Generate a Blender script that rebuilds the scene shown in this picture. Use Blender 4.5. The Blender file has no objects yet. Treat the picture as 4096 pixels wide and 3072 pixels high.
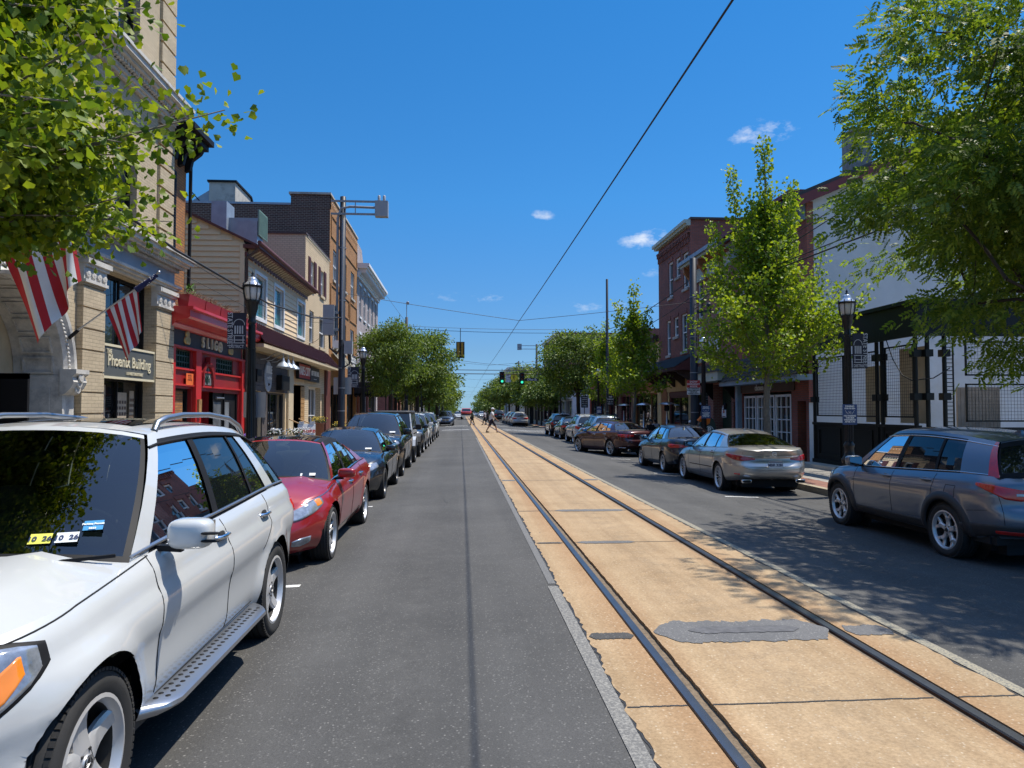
import bpy, bmesh, math, random
import numpy as np
from mathutils import Vector, Matrix
PI = math.pi
R = math.radians
rnd = random.Random(7)
scene = bpy.context.scene
COL = scene.collection

# ------------------------------------------------------------------ tagging
def tag(o, label=None, cat=None, group=None, kind=None):
    if label: o['label'] = label
    if cat: o['category'] = cat
    if group: o['group'] = group
    if kind: o['kind'] = kind
    return o

def thing(name, label, cat, loc=(0, 0, 0), rz=0.0, group=None):
    o = bpy.data.objects.new(name, None)
    o.empty_display_size = 0.2
    COL.objects.link(o)
    o.location = loc
    o.rotation_euler = (0, 0, rz)
    return tag(o, label, cat, group)

def kids(o):
    return [c for c in bpy.data.objects if c.parent == o]

def copy_tree(root, loc, rz=None, label=None, paint=None, scale=None, skip=()):
    """copy of a thing with copies of its parts and sub-parts (mesh data shared)"""
    ch = {}
    for o in bpy.data.objects:
        if o.parent: ch.setdefault(o.parent.name, []).append(o)
    def rec(o, par):
        c = o.copy()
        COL.objects.link(c)
        if par: c.parent = par
        if paint and c.type == 'MESH':
            for s in c.material_slots:
                if s.material and s.material.name in paint:
                    m = paint[s.material.name]
                    s.link = 'OBJECT'
                    s.material = m
        for k in ch.get(o.name, []):
            if k.name.split('.')[0] in skip: continue
            rec(k, c)
        return c
    c = rec(root, None)
    c.location = loc
    if rz is not None: c.rotation_euler = (0, 0, rz)
    if scale: c.scale = scale
    if label: c['label'] = label
    return c

# ------------------------------------------------------------------ mesh builder
class MB:
    def __init__(s):
        s.v = []; s.f = []; s.m = []; s.s = []
    def add(s, vs, fs, m=0, smooth=False):
        b = len(s.v)
        s.v += [tuple(p) for p in vs]
        for f in fs:
            s.f.append([b + i for i in f]); s.m.append(m); s.s.append(smooth)
        return b
    def quad(s, a, b, c, d, m=0):
        s.add([a, b, c, d], [(0, 1, 2, 3)], m)
    def box(s, x0, x1, y0, y1, z0, z1, m=0):
        if x0 > x1: x0, x1 = x1, x0
        if y0 > y1: y0, y1 = y1, y0
        if z0 > z1: z0, z1 = z1, z0
        v = [(x0, y0, z0), (x1, y0, z0), (x1, y1, z0), (x0, y1, z0), (x0, y0, z1), (x1, y0, z1), (x1, y1, z1), (x0, y1, z1)]
        s.add(v, [(3, 2, 1, 0), (4, 5, 6, 7), (0, 1, 5, 4), (1, 2, 6, 5), (2, 3, 7, 6), (3, 0, 4, 7)], m)
    def obox(s, c, ax, ay, az, m=0):
        c, ax, ay, az = Vector(c), Vector(ax), Vector(ay), Vector(az)
        v = [c + sx * ax + sy * ay + sz * az for sz in (-1, 1) for sx, sy in ((-1, -1), (1, -1), (1, 1), (-1, 1))]
        s.add(v, [(3, 2, 1, 0), (4, 5, 6, 7), (0, 1, 5, 4), (1, 2, 6, 5), (2, 3, 7, 6), (3, 0, 4, 7)], m)
    def bar(s, p, q, w, h, m=0, up=(0, 0, 1)):
        p, q = Vector(p), Vector(q)
        d = q - p; L = d.length
        if L < 1e-6: return
        d.normalize()
        u = Vector(up)
        if abs(d.dot(u)) > .98: u = Vector((1, 0, 0))
        a = d.cross(u).normalized(); b = a.cross(d).normalized()
        s.obox((p + q) / 2, a * w / 2, d * L / 2, b * h / 2, m)
    def prism(s, poly, fn, m=0, smooth=False):
        """poly: 2D points; fn(p,k)-> 3D for k=0,1"""
        n = len(poly)
        v = [fn(p, 0) for p in poly] + [fn(p, 1) for p in poly]
        f = [tuple(range(n))[::-1], tuple(range(n, 2 * n))]
        s.add(v, f, m)
        s.add(v, [(i, (i + 1) % n, n + (i + 1) % n, n + i) for i in range(n)], m, smooth)
    def tube(s, pts, r, n=8, m=0, smooth=True, caps=True):
        pts = [Vector(p) for p in pts]
        k = len(pts)
        rs = r if isinstance(r, (list, tuple)) else [r] * k
        vs = []; ref = None
        for i, p in enumerate(pts):
            d = (pts[min(i + 1, k - 1)] - pts[max(i - 1, 0)])
            if d.length < 1e-9: d = Vector((0, 0, 1))
            d.normalize()
            if ref is None:
                ref = Vector((0, 0, 1)) if abs(d.z) < .9 else Vector((1, 0, 0))
            a = d.cross(ref)
            if a.length < 1e-4: a = d.cross(Vector((0.3, 1, .2)))
            a.normalize(); b = a.cross(d).normalized()
            ref = b if abs(d.z) >= .0 else ref
            for j in range(n):
                t = 2 * PI * j / n
                vs.append(p + rs[i] * (math.cos(t) * a + math.sin(t) * b))
        fs = [(i * n + j, i * n + (j + 1) % n, (i + 1) * n + (j + 1) % n, (i + 1) * n + j) for i in range(k - 1) for j in range(n)]
        s.add(vs, fs, m, smooth)
        if caps:
            s.add(vs[:n], [tuple(range(n))[::-1]], m); s.add(vs[-n:], [tuple(range(n))], m)
    def lathe(s, prof, n=16, c=(0, 0, 0), m=0, axis='z', smooth=True, a0=0.0, a1=2 * PI):
        """prof: (r, h) list revolved round an axis"""
        full = abs(a1 - a0 - 2 * PI) < 1e-6
        k = n if full else n + 1
        vs = []
        for r, h in prof:
            for j in range(k):
                t = a0 + (a1 - a0) * j / n
                x, y = r * math.cos(t), r * math.sin(t)
                if axis == 'z': p = (c[0] + x, c[1] + y, c[2] + h)
                elif axis == 'x': p = (c[0] + h, c[1] + x, c[2] + y)
                else: p = (c[0] + y, c[1] + h, c[2] + x)
                vs.append(p)
        fs = []
        for i in range(len(prof) - 1):
            for j in range(n):
                j2 = (j + 1) % k
                fs.append((i * k + j, i * k + j2, (i + 1) * k + j2, (i + 1) * k + j))
        s.add(vs, fs, m, smooth)
    def grid(s, fn, nu, nv, m=0, smooth=True, flip=False):
        vs = [fn(i / nu, j / nv) for i in range(nu + 1) for j in range(nv + 1)]
        w = nv + 1
        fs = [(i * w + j, (i + 1) * w + j, (i + 1) * w + j + 1, i * w + j + 1) for i in range(nu) for j in range(nv)]
        if flip: fs = [f[::-1] for f in fs]
        s.add(vs, fs, m, smooth)
    def sq(s, c, r, e=(0.5, 0.5), n=12, m=0, rot=None):
        """superellipsoid"""
        def pw(a, p): return math.copysign(abs(a) ** p, a)
        vs = []
        for i in range(n + 1):
            la = -PI / 2 + PI * i / n
            for j in range(2 * n):
                lo = 2 * PI * j / (2 * n)
                p = Vector((r[0] * pw(math.cos(la), e[0]) * pw(math.cos(lo), e[1]), r[1] * pw(math.cos(la), e[0]) * pw(math.sin(lo), e[1]), r[2] * pw(math.sin(la), e[0])))
                if rot: p = rot @ p
                vs.append(Vector(c) + p)
        w = 2 * n
        fs = [(i * w + j, i * w + (j + 1) % w, (i + 1) * w + (j + 1) % w, (i + 1) * w + j) for i in range(n) for j in range(w)]
        s.add(vs, fs, m, True)
    def mirror_x(s):
        b = len(s.v)
        s.v += [(-x, y, z) for x, y, z in s.v]
        k = len(s.f)
        for i in range(k):
            s.f.append([b + q for q in s.f[i]][::-1]); s.m.append(s.m[i]); s.s.append(s.s[i])
        return s
    def build(s, name, mats, parent=None, off=None, sharp=None, merge=None):
        me = bpy.data.meshes.new(name)
        v = s.v
        if off is not None: v = [(p[0] - off[0], p[1] - off[1], p[2] - off[2]) for p in v]
        me.from_pydata(v, [], s.f)
        ml = mats if isinstance(mats, (list, tuple)) else [mats]
        for mt in ml: me.materials.append(mt)
        me.polygons.foreach_set('material_index', s.m)
        me.polygons.foreach_set('use_smooth', s.s)
        if merge is not None:
            bm = bmesh.new(); bm.from_mesh(me)
            bmesh.ops.remove_doubles(bm, verts=bm.verts, dist=merge)
            bm.to_mesh(me); bm.free()
        me.update()
        if sharp is not None:
            me.set_sharp_from_angle(angle=R(sharp))
        o = bpy.data.objects.new(name, me)
        COL.objects.link(o)
        if parent is not None: o.parent = parent
        return o

# ------------------------------------------------------------------ materials
MATS = {}
class NT:
    """small node-tree helper"""
    def __init__(s, m):
        m.use_nodes = True
        s.t = m.node_tree; s.t.nodes.clear()
        s.out = s.n('ShaderNodeOutputMaterial')
    def n(s, typ, **kw):
        nd = s.t.nodes.new(typ)
        for k, v in kw.items():
            if k.startswith('i_'): nd.inputs[k[2:].replace('_', ' ')].default_value = v
            else: setattr(nd, k, v)
        return nd
    def l(s, a, b): s.t.links.new(a, b)
    def noise(s, vec, scale, detail=4, rough=.6):
        nd = s.n('ShaderNodeTexNoise'); nd.inputs['Scale'].default_value = scale
        nd.inputs['Detail'].default_value = detail; nd.inputs['Roughness'].default_value = rough
        if vec is not None: s.l(vec, nd.inputs['Vector'])
        return nd.outputs['Fac']
    def ramp(s, fac, stops):
        nd = s.n('ShaderNodeValToRGB'); s.l(fac, nd.inputs['Fac'])
        e = nd.color_ramp.elements
        while len(e) < len(stops): e.new(.5)
        for el, (p, c) in zip(e, stops):
            el.position = p; el.color = (c if len(c) == 4 else (*c, 1))
        return nd.outputs['Color']
    def mix(s, fac, a, b, mode='MIX'):
        nd = s.n('ShaderNodeMix', data_type='RGBA', blend_type=mode)
        for val, key in ((fac, 0), (a, 6), (b, 7)):
            if hasattr(val, 'is_output') or hasattr(val, 'links'): s.l(val, nd.inputs[key])
            elif key == 0: nd.inputs[0].default_value = val
            else: nd.inputs[key].default_value = (*val, 1) if len(val) == 3 else val
        return nd.outputs[2]
    def math(s, op, a, b=0.0, clamp=False):
        nd = s.n('ShaderNodeMath', operation=op, use_clamp=clamp)
        for val, key in ((a, 0), (b, 1)):
            if hasattr(val, 'links'): s.l(val, nd.inputs[key])
            else: nd.inputs[key].default_value = val
        return nd.outputs[0]
    def bump(s, h, strength=.3, dist=.01):
        nd = s.n('ShaderNodeBump'); nd.inputs['Strength'].default_value = strength; nd.inputs['Distance'].default_value = dist
        s.l(h, nd.inputs['Height']); return nd.outputs['Normal']
    def bsdf(s, col=None, rough=.6, metal=0., spec=.5, normal=None, **kw):
        b = s.n('ShaderNodeBsdfPrincipled')
        if col is not None:
            if hasattr(col, 'links'): s.l(col, b.inputs['Base Color'])
            else: b.inputs['Base Color'].default_value = (*col, 1)
        if hasattr(rough, 'links'): s.l(rough, b.inputs['Roughness'])
        else: b.inputs['Roughness'].default_value = rough
        b.inputs['Metallic'].default_value = metal
        b.inputs['Specular IOR Level'].default_value = spec
        if normal is not None: s.l(normal, b.inputs['Normal'])
        for k, v in kw.items(): b.inputs[k.replace('_', ' ')].default_value = v
        s.l(b.outputs[0], s.out.inputs['Surface'])
        return b
    def pos(s): return s.n('ShaderNodeNewGeometry').outputs['Position']
    def obj(s): return s.n('ShaderNodeTexCoord').outputs['Object']

def mat(name, col, rough=.6, metal=0., var=0.12, scale=2.5, bump=0., bscale=60., spec=.5, coat=0., dirt=None):
    """principled with soft procedural variation"""
    if name in MATS: return MATS[name]
    m = bpy.data.materials.new(name); t = NT(m)
    c = col
    nrm = None
    if var:
        v = t.obj()
        f = t.noise(v, scale, 5, .65)
        c = t.ramp(f, [(.25, tuple(x * (1 - var) for x in col)), (.75, tuple(min(1, x * (1 + var)) for x in col))])
        if dirt:
            g = t.noise(v, scale * .35, 6, .75)
            fac = t.ramp(g, [(.5, (0, 0, 0)), (.72, (1, 1, 1))])
            c = t.mix(fac, c, dirt)
    if bump:
        nrm = t.bump(t.noise(t.obj(), bscale, 3, .6), bump, .01)
    t.bsdf(c, rough, metal, spec, nrm, Coat_Weight=coat, Coat_Roughness=.05)
    MATS[name] = m
    return m

def emit(name, col, strength):
    m = bpy.data.materials.new(name); t = NT(m)
    t.bsdf(col, .4, Emission_Color=(*col, 1), Emission_Strength=strength)
    return m

def brick(name, c1, c2, mortar, bw=.215, bh=.075, ms=.010, rough=.85, var=.3, dirt=.25):
    """running-bond brick on axis-aligned walls (u = x+y, v = z)"""
    m = bpy.data.materials.new(name); t = NT(m)
    sep = t.n('ShaderNodeSeparateXYZ'); t.l(t.pos(), sep.inputs[0])
    u = t.math('ADD', sep.outputs[0], sep.outputs[1])
    cb = t.n('ShaderNodeCombineXYZ'); t.l(u, cb.inputs[0]); t.l(sep.outputs[2], cb.inputs[1])
    b = t.n('ShaderNodeTexBrick'); t.l(cb.outputs[0], b.inputs['Vector'])
    b.inputs['Scale'].default_value = 1.0
    b.inputs['Brick Width'].default_value = bw; b.inputs['Row Height'].default_value = bh
    b.inputs['Mortar Size'].default_value = ms; b.inputs['Mortar Smooth'].default_value = .3
    b.inputs['Bias'].default_value = -.1
    b.inputs['Color1'].default_value = (*c1, 1); b.inputs['Color2'].default_value = (*c2, 1); b.inputs['Mortar'].default_value = (*mortar, 1)
    n = t.noise(t.pos(), 1.1, 6, .7)
    sh = t.ramp(n, [(.3, (1 - var,) * 3), (.7, (1.0,) * 3)])
    c = t.mix(1.0, b.outputs['Color'], sh, 'MULTIPLY')
    n2 = t.noise(t.pos(), 22, 3, .6)
    c = t.mix(.25, c, t.ramp(n2, [(.3, (.4, .4, .4)), (.7, (1, 1, 1))]), 'MULTIPLY')
    h = t.math('SUBTRACT', 1.0, b.outputs['Fac'])
    t.bsdf(c, rough, normal=t.bump(h, .6, .008))
    return m

def paint(name, col, metal=0., rough=.35, flake=0.0):
    if name in MATS: return MATS[name]
    m = bpy.data.materials.new(name); t = NT(m)
    c = col
    n = t.noise(t.obj(), 1.3, 4, .6)
    c = t.ramp(n, [(.3, tuple(x * .93 for x in col)), (.7, col)])
    # road film toward the sills
    sep = t.n('ShaderNodeSeparateXYZ'); t.l(t.obj(), sep.inputs[0])
    low = t.n('ShaderNodeMapRange'); t.l(sep.outputs[2], low.inputs[0])
    low.inputs[1].default_value = .75; low.inputs[2].default_value = .2; low.inputs[3].default_value = 0; low.inputs[4].default_value = .22
    fac = t.math('MULTIPLY', low.outputs[0], t.noise(t.obj(), 5, 5, .7))
    c = t.mix(fac, c, (.2, .18, .16))
    orange = t.bump(t.noise(t.obj(), 900, 1, .5), .015, .001)
    b = t.bsdf(c, rough, metal, .5, None, Coat_Weight=1.0, Coat_Roughness=.025, Coat_IOR=1.5)
    MATS[name] = m
    return m

def glass_car(name, tint=(.25, .3, .28), alpha=.55):
    """tinted see-through car glass: mirror reflection over a dimming transparency"""
    m = bpy.data.materials.new(name); t = NT(m)
    tr = t.n('ShaderNodeBsdfTransparent'); tr.inputs[0].default_value = (*[x for x in tint], 1)
    gl = t.n('ShaderNodeBsdfGlossy'); gl.inputs[0].default_value = (1, 1, 1, 1); gl.inputs['Roughness'].default_value = .01
    fr = t.n('ShaderNodeFresnel'); fr.inputs[0].default_value = 1.6
    f2 = t.math('MULTIPLY', fr.outputs[0], 1.35, True)
    mx = t.n('ShaderNodeMixShader'); t.l(f2, mx.inputs[0]); t.l(tr.outputs[0], mx.inputs[1]); t.l(gl.outputs[0], mx.inputs[2])
    t.l(mx.outputs[0], t.out.inputs['Surface'])
    return m

# ------------------------------------------------------------------ text
def text_mesh(mb, s, size, o, xd, up, depth=.01, m=0, align='CENTER', bold=0.0, sx=1.0):
    cu = bpy.data.curves.new('tmp_text', 'FONT')
    cu.body = s; cu.size = size; cu.align_x = align; cu.align_y = 'CENTER'
    cu.extrude = depth / 2; cu.offset = bold; cu.resolution_u = 3
    ob = bpy.data.objects.new('tmp_text', cu)
    me = ob.to_mesh()
    xd, up = Vector(xd).normalized(), Vector(up).normalized(); nn = xd.cross(up)
    o = Vector(o)
    vs = [o + xd * v.co.x * sx + up * v.co.y + nn * (v.co.z + depth / 2) for v in me.vertices]
    mb.add(vs, [tuple(p.vertices) for p in me.polygons], m)
    ob.to_mesh_clear()
    bpy.data.objects.remove(ob); bpy.data.curves.remove(cu)

def lerp(a, b, t): return a + (b - a) * t
def interp(x, pts):
    if x <= pts[0][0]: return pts[0][1]
    for (x0, y0), (x1, y1) in zip(pts, pts[1:]):
        if x <= x1: return y0 + (y1 - y0) * (x - x0) / (x1 - x0) if x1 > x0 else y1
    return pts[-1][1]
def sinterp(x, pts):
    """smooth (Catmull-Rom, clamped) interpolation through pts"""
    n = len(pts)
    if x <= pts[0][0]: return pts[0][1]
    if x >= pts[-1][0]: return pts[-1][1]
    for i in range(n - 1):
        if x <= pts[i + 1][0]: break
    x0, y0 = pts[i]; x1, y1 = pts[i + 1]
    h = x1 - x0; t = (x - x0) / h
    d = (y1 - y0) / h
    def sl(k):
        if k == 0: return (pts[1][1] - pts[0][1]) / (pts[1][0] - pts[0][0])
        if k == n - 1: return (pts[-1][1] - pts[-2][1]) / (pts[-1][0] - pts[-2][0])
        a = (pts[k][1] - pts[k - 1][1]) / (pts[k][0] - pts[k - 1][0]); b = (pts[k + 1][1] - pts[k][1]) / (pts[k + 1][0] - pts[k][0])
        if a * b <= 0: return 0.
        return 2 * a * b / (a + b)
    m0, m1 = sl(i), sl(i + 1)
    t2, t3 = t * t, t * t * t
    return (2 * t3 - 3 * t2 + 1) * y0 + (t3 - 2 * t2 + t) * h * m0 + (-2 * t3 + 3 * t2) * y1 + (t3 - t2) * h * m1
# ------------------------------------------------------------------ cars
M_BLACK = mat('black_trim', (.010, .010, .011), .6, var=.2, spec=.2)
M_PLASTIC = mat('grey_plastic_cladding', (.03, .03, .032), .6, var=.2, bump=.05, bscale=300)
M_TYRE = mat('tyre_rubber', (.022, .021, .02), .8, var=.25, scale=6, bump=.1, bscale=150)
M_ALLOY = mat('alloy_rim', (.62, .61, .60), .38, .55, var=.06)
M_DARKALLOY = mat('dark_alloy', (.06, .06, .062), .35, .7, var=.1)
M_DISC = mat('brake_disc', (.035, .033, .03), .6, .3, var=.3, scale=9)
M_CHROME = mat('chrome', (.72, .73, .75), .08, 1., var=0)
M_SATIN = mat('satin_silver', (.42, .43, .45), .3, .9, var=.05)
M_UNDER = mat('underbody', (.008, .008, .008), .9, var=0)
M_CARGLASS = glass_car('car_glass', (.2, .25, .23))
M_PRIVACY = mat('privacy_glass', (.006, .008, .009), .015, spec=.9, var=0)
M_SEAT = mat('seat_cloth', (.05, .05, .055), .8, var=.2)
M_TANSEAT = mat('tan_seat', (.32, .27, .2), .7, var=.15)
M_LAMPCLEAR = mat('headlamp_lens', (.30, .32, .35), .05, .5, var=.5, scale=16, coat=1.)
M_AMBER = mat('amber_lens', (.75, .22, .02), .1, var=.1, coat=1.)
M_RED = mat('red_lens', (.6, .015, .01), .1, var=.25, scale=10, coat=1.)
M_REDDARK = mat('dark_red_lens', (.34, .008, .008), .08, var=.3, scale=10, coat=1.)
M_PLATE = mat('plate_white', (.62, .64, .66), .4, var=.05)
M_PLATEINK = mat('plate_ink', (.01, .02, .08), .5, var=0)
M_MIRROR = mat('mirror_glass', (.22, .24, .26), .04, 1., var=0)
M_STICKER = mat('sticker_white', (.7, .72, .7), .5, var=.1)
M_STICKER_Y = mat('sticker_yellow', (.7, .65, .1), .5, var=.1)
M_STICKER_B = mat('sticker_blue', (.03, .25, .5), .5, var=.1)

class Car:
    def __init__(s, **k):
        d = dict(fo=.9, ro=1.0, wb=2.78, hw=.92, wr=.335, ww=.23, af=.8, ar=.7, nxf=3.0, nyf=2.0, nxr=3.8, nyr=2.2,
                 zb=[(-2.4, .34), (-1.7, .28), (-1.0, .24), (1.0, .22), (1.8, .22), (2.4, .2)],
                 zt=[(-2.4, 1.02), (-1.8, 1.04), (0, .98), (.9, .95), (1.6, .86), (2.35, .66)],
                 side=[(0, .10), (.08, .06), (.2, .03), (.4, .012), (.58, .0), (.72, .0), (.80, .022), (.9, .05), (1, .105)],
                 front=[(0, .14), (.12, .05), (.3, .0), (.5, .01), (.65, .06), (.8, .13), (.92, .22), (1, .34)],
                 rear=[(0, .2), (.15, .06), (.3, .0), (.48, .01), (.55, .06), (.75, .08), (.9, .07), (1, .11)],
                 crown_f=.07, crown_r=.03, step=.05, rows=18, arch=.055, flare=.018,
                 cols=[(.98, .28, 'p'), (.80, .2, 'w'), (-.05, -.14, 'b'), (-.16, -.26, 'w'), (-.98, -.86, 'p'), (-1.55, -.95, 'e')],
                 zr=[(-.95, 1.36), (-.3, 1.43), (.28, 1.38)], xr=[(-.95, .54), (-.3, .58), (.28, .57)],
                 rcrown=.05, bulge=.012, bowb=.16, bowt=.08, rbowb=.12, rbowt=.06, rear_t=(.08, .9), wtop=.88, roof_black=False,
                 paint=None, pillar=None, clad=None, interior=None, doors=None, glass=None, rearglass=None,
                 rim=('five', M_ALLOY), cap_skip=None, name='parked_car')
        d.update(k); s.__dict__.update(d)
        s.F = s.wb / 2 + s.fo; s.B = -(s.wb / 2 + s.ro)
        if s.glass is None: s.glass = M_CARGLASS if s.interior else M_PRIVACY
        if s.rearglass is None: s.rearglass = s.glass
        s.outline()

    # plan outline of the right half, front centre -> rear centre
    def outline(s):
        pts = []
        yf0, yr0 = s.F - s.af, s.B + s.ar
        n = 200
        for i in range(n + 1):
            th = PI / 2 * i / n
            pts.append((s.hw * math.sin(th) ** (2 / s.nxf), yf0 + s.af * max(0, math.cos(th)) ** (2 / s.nyf)))
        for i in range(1, 200):
            pts.append((s.hw, lerp(yf0, yr0, i / 200)))
        for i in range(n + 1):
            th = PI / 2 * (1 - i / n)
            pts.append((s.hw * math.sin(th) ** (2 / s.nxr), yr0 - s.ar * max(0, math.cos(th)) ** (2 / s.nyr)))
        L = [0]
        for a, b in zip(pts, pts[1:]): L.append(L[-1] + math.dist(a, b))
        N = max(40, int(round(L[-1] / s.step)))
        out = []; j = 0
        for i in range(N + 1):
            q = L[-1] * i / N
            while j < len(L) - 2 and L[j + 1] < q: j += 1
            t = (q - L[j]) / max(1e-9, L[j + 1] - L[j])
            out.append((lerp(pts[j][0], pts[j + 1][0], t), lerp(pts[j][1], pts[j + 1][1], t)))
        s.N = N; s.O = out; s.ds = L[-1] / N
        s.nrm = []
        for i in range(N + 1):
            a, b = out[max(0, i - 1)], out[min(N, i + 1)]
            tx, ty = b[0] - a[0], b[1] - a[1]
            l = math.hypot(tx, ty); s.nrm.append((-ty / l, tx / l))
        s.nrm[0] = (0, 1); s.nrm[N] = (0, -1)
        s.P = []; s.ZB = []; s.ZT = []
        for i in range(N + 1):
            x, y = out[i]; nx, ny = s.nrm[i]
            zb, zt = sinterp(y, s.zb), sinterp(y, s.zt)
            s.ZB.append(zb); s.ZT.append(zt)
            w = ny * ny if abs(ny) > .05 else 0
            col = []
            for j in range(s.rows + 1):
                v = j / s.rows
                ins = sinterp(v, s.side) * (1 - w) + (sinterp(v, s.front) if ny > 0 else sinterp(v, s.rear)) * w
                z = lerp(zb, zt, v)
                px, py = x - nx * ins, y - ny * ins
                if i in (0, N): px = 0
                if abs(nx) > .3:
                    for yc in (s.wb / 2, -s.wb / 2):
                        dd = math.hypot(py - yc, z - s.wr) - (s.wr + s.arch)
                        if dd > -.1: px += s.flare * math.exp(-(max(0, dd) / .07) ** 2)
                col.append(Vector((max(0, px), py, z)))
            s.P.append(col)

    def S(s, i, v):
        i = min(max(i, 0), s.N - 1e-6); v = min(max(v, 0), 1) * s.rows
        a, t = int(i), i - int(i); j = min(int(v), s.rows - 1); q = v - j
        p0 = s.P[a][j].lerp(s.P[a][j + 1], q); p1 = s.P[a + 1][j].lerp(s.P[a + 1][j + 1], q)
        return p0.lerp(p1, t)
    def i_of(s, c, mode):
        if mode == 'F': return c / s.ds
        if mode == 'R': return s.N - c / s.ds
        for i in range(s.N):
            if s.nrm[i][0] > .2 and s.O[i][1] >= c >= s.O[i + 1][1]:
                return i + (s.O[i][1] - c) / max(1e-9, s.O[i][1] - s.O[i + 1][1])
        return s.N / 2
    def pt(s, c, z, mode='S', off=0.):
        i = s.i_of(c, mode)
        a = int(min(i, s.N - 1)); t = i - a
        zb, zt = lerp(s.ZB[a], s.ZB[a + 1], t), lerp(s.ZT[a], s.ZT[a + 1], t)
        v = (z - zb) / (zt - zb)
        p = s.S(i, v)
        e = .02
        du = s.S(i + .5, v) - s.S(i - .5, v); dv = s.S(i, min(1, v + e)) - s.S(i, max(0, v - e))
        n = du.cross(dv)
        if n.length < 1e-9: n = Vector((s.nrm[a][0], s.nrm[a][1], 0))
        n.normalize()
        if n.x * s.nrm[a][0] + n.y * s.nrm[a][1] < 0: n = -n
        return p + n * off
    def patch(s, mb, st, mode='S', off=.006, rows=6, m=0, sub=.035, both=True, pillow=True):
        cs = []
        for (c0, a0, b0), (c1, a1, b1) in zip(st, st[1:]):
            k = max(1, int(abs(c1 - c0) / sub))
            cs += [(lerp(c0, c1, i / k), lerp(a0, a1, i / k), lerp(b0, b1, i / k)) for i in range(k)]
        cs.append(st[-1])
        ts = [0, .06] + [i / rows for i in range(1, rows)] + [.94, 1]
        nb = len(cs)
        vs = []
        for i, (c, za, zb) in enumerate(cs):
            for t in ts:
                o = off
                if pillow and (t in (0, 1) or i in (0, nb - 1)): o = -.004
                vs.append(s.pt(c, lerp(za, zb, t), mode, o))
        w = len(ts)
        fs = [(i * w + j, i * w + j + 1, (i + 1) * w + j + 1, (i + 1) * w + j) for i in range(nb - 1) for j in range(w - 1)]
        for sgn in ((1, -1) if both is True else (both,)):
            mb.add([(p.x * sgn, p.y, p.z) for p in vs], fs if sgn < 0 else [f[::-1] for f in fs], m, True)
    def seam(s, mb, pts, mode='S', r=.0035, m=0, both=True, k=10, off=0.):
        ps = []
        for a, b in zip(pts, pts[1:]):
            ps += [s.pt(lerp(a[0], b[0], i / k), lerp(a[1], b[1], i / k), mode, off) for i in range(k)]
        ps.append(s.pt(*pts[-1], mode, off))
        for sg in ((1, -1) if both is True else (both,)):
            mb.tube([(p.x * sg, p.y, p.z) for p in ps], r, 5, m)

    def build(s, label, cat, loc, rz, group=None):
        root = thing(s.name, label, cat, loc, rz, group); s.root = root
        N, rows = s.N, s.rows
        # ---- tub: body side panels, doors cut out as parts
        cent = []; keep = []
        Ra = s.wr + s.arch
        def inside(p):
            return p.x > .35 * s.hw and any((p.y - yc) ** 2 + (p.z - s.wr) ** 2 < Ra * Ra for yc in (s.wb / 2, -s.wb / 2))
        faces = []
        for i in range(N):
            for j in range(rows):
                c = (s.P[i][j] + s.P[i + 1][j] + s.P[i][j + 1] + s.P[i + 1][j + 1]) / 4
                if not inside(c): faces.append((i, j, c))
        cnt = {}
        for i, j, c in faces:
            for k in ((i, j), (i + 1, j), (i, j + 1), (i + 1, j + 1)): cnt[k] = cnt.get(k, 0) + 1
        P = {}
        rim = {1: [], -1: []}
        for (i, j), n in cnt.items():
            p = s.P[i][j].copy()
            if n < 4 and p.x > .35 * s.hw and j < rows:
                for sg in (1, -1):
                    yc = sg * s.wb / 2
                    d = math.hypot(p.y - yc, p.z - s.wr)
                    if d < Ra + .055 and (j > 0 or d < Ra + .02):
                        f = Ra / max(d, 1e-6)
                        p.y = yc + (p.y - yc) * f
                        if j > 0: p.z = s.wr + (p.z - s.wr) * f
                        rim[sg].append(p)
            P[(i, j)] = p
        doors = s.doors or []
        def door_of(c):
            if c.x < .5 * s.hw: return None
            for k, (y0, y1) in enumerate(doors):
                if y1 < c.y < y0: return k
            return None
        body = MB(); dm = {}
        for i, j, c in faces:
            d = door_of(c)
            tgt = [body] if d is None else [dm.setdefault((d, 1), MB()), dm.setdefault((d, -1), MB())]
            q = [P[(i, j)], P[(i + 1, j)], P[(i + 1, j + 1)], P[(i, j + 1)]]
            low = 1 if (s.clad and c.z < s.clad_z(c.y)) else 0
            if d is None:
                body.add(q, [(0, 1, 2, 3)], low, True)
                body.add([(-p.x, p.y, p.z) for p in q], [(3, 2, 1, 0)], low, True)
            else:
                tgt[0].add(q, [(0, 1, 2, 3)], low, True)
                tgt[1].add([(-p.x, p.y, p.z) for p in q], [(3, 2, 1, 0)], low, True)
        # ---- hood and deck caps
        K = 14
        yc0 = s.cols[0][0] - .02; yr0 = s.cols[-1][0] + .02
        lo, hi = s.cap_skip or (yr0 + .03, yc0 - .1)
        def caprow(i):
            x, y, z = s.P[i][rows]
            cf = s.crown_f if y > 0 else s.crown_r
            return [Vector((x * a, y, z + cf * min(1, x / (.5 * s.hw)) * (1 - abs(a) ** 2.4) + s.hood(a, y))) for a in [2 * k / K - 1 for k in range(K + 1)]]
        rowsC = [caprow(i) for i in range(N + 1)]
        for i in range(N):
            y = s.P[i][rows].y
            if lo < y < hi: continue
            for k in range(K):
                q = [rowsC[i][k], rowsC[i][k + 1], rowsC[i + 1][k + 1], rowsC[i + 1][k]]
                body.add(q, [(3, 2, 1, 0)], 0, True)
        mats = [s.paint, s.clad or M_PLASTIC]
        s.body = body.build('body', mats, root, sharp=50, merge=.0008)
        s.doorobj = {}
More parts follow.
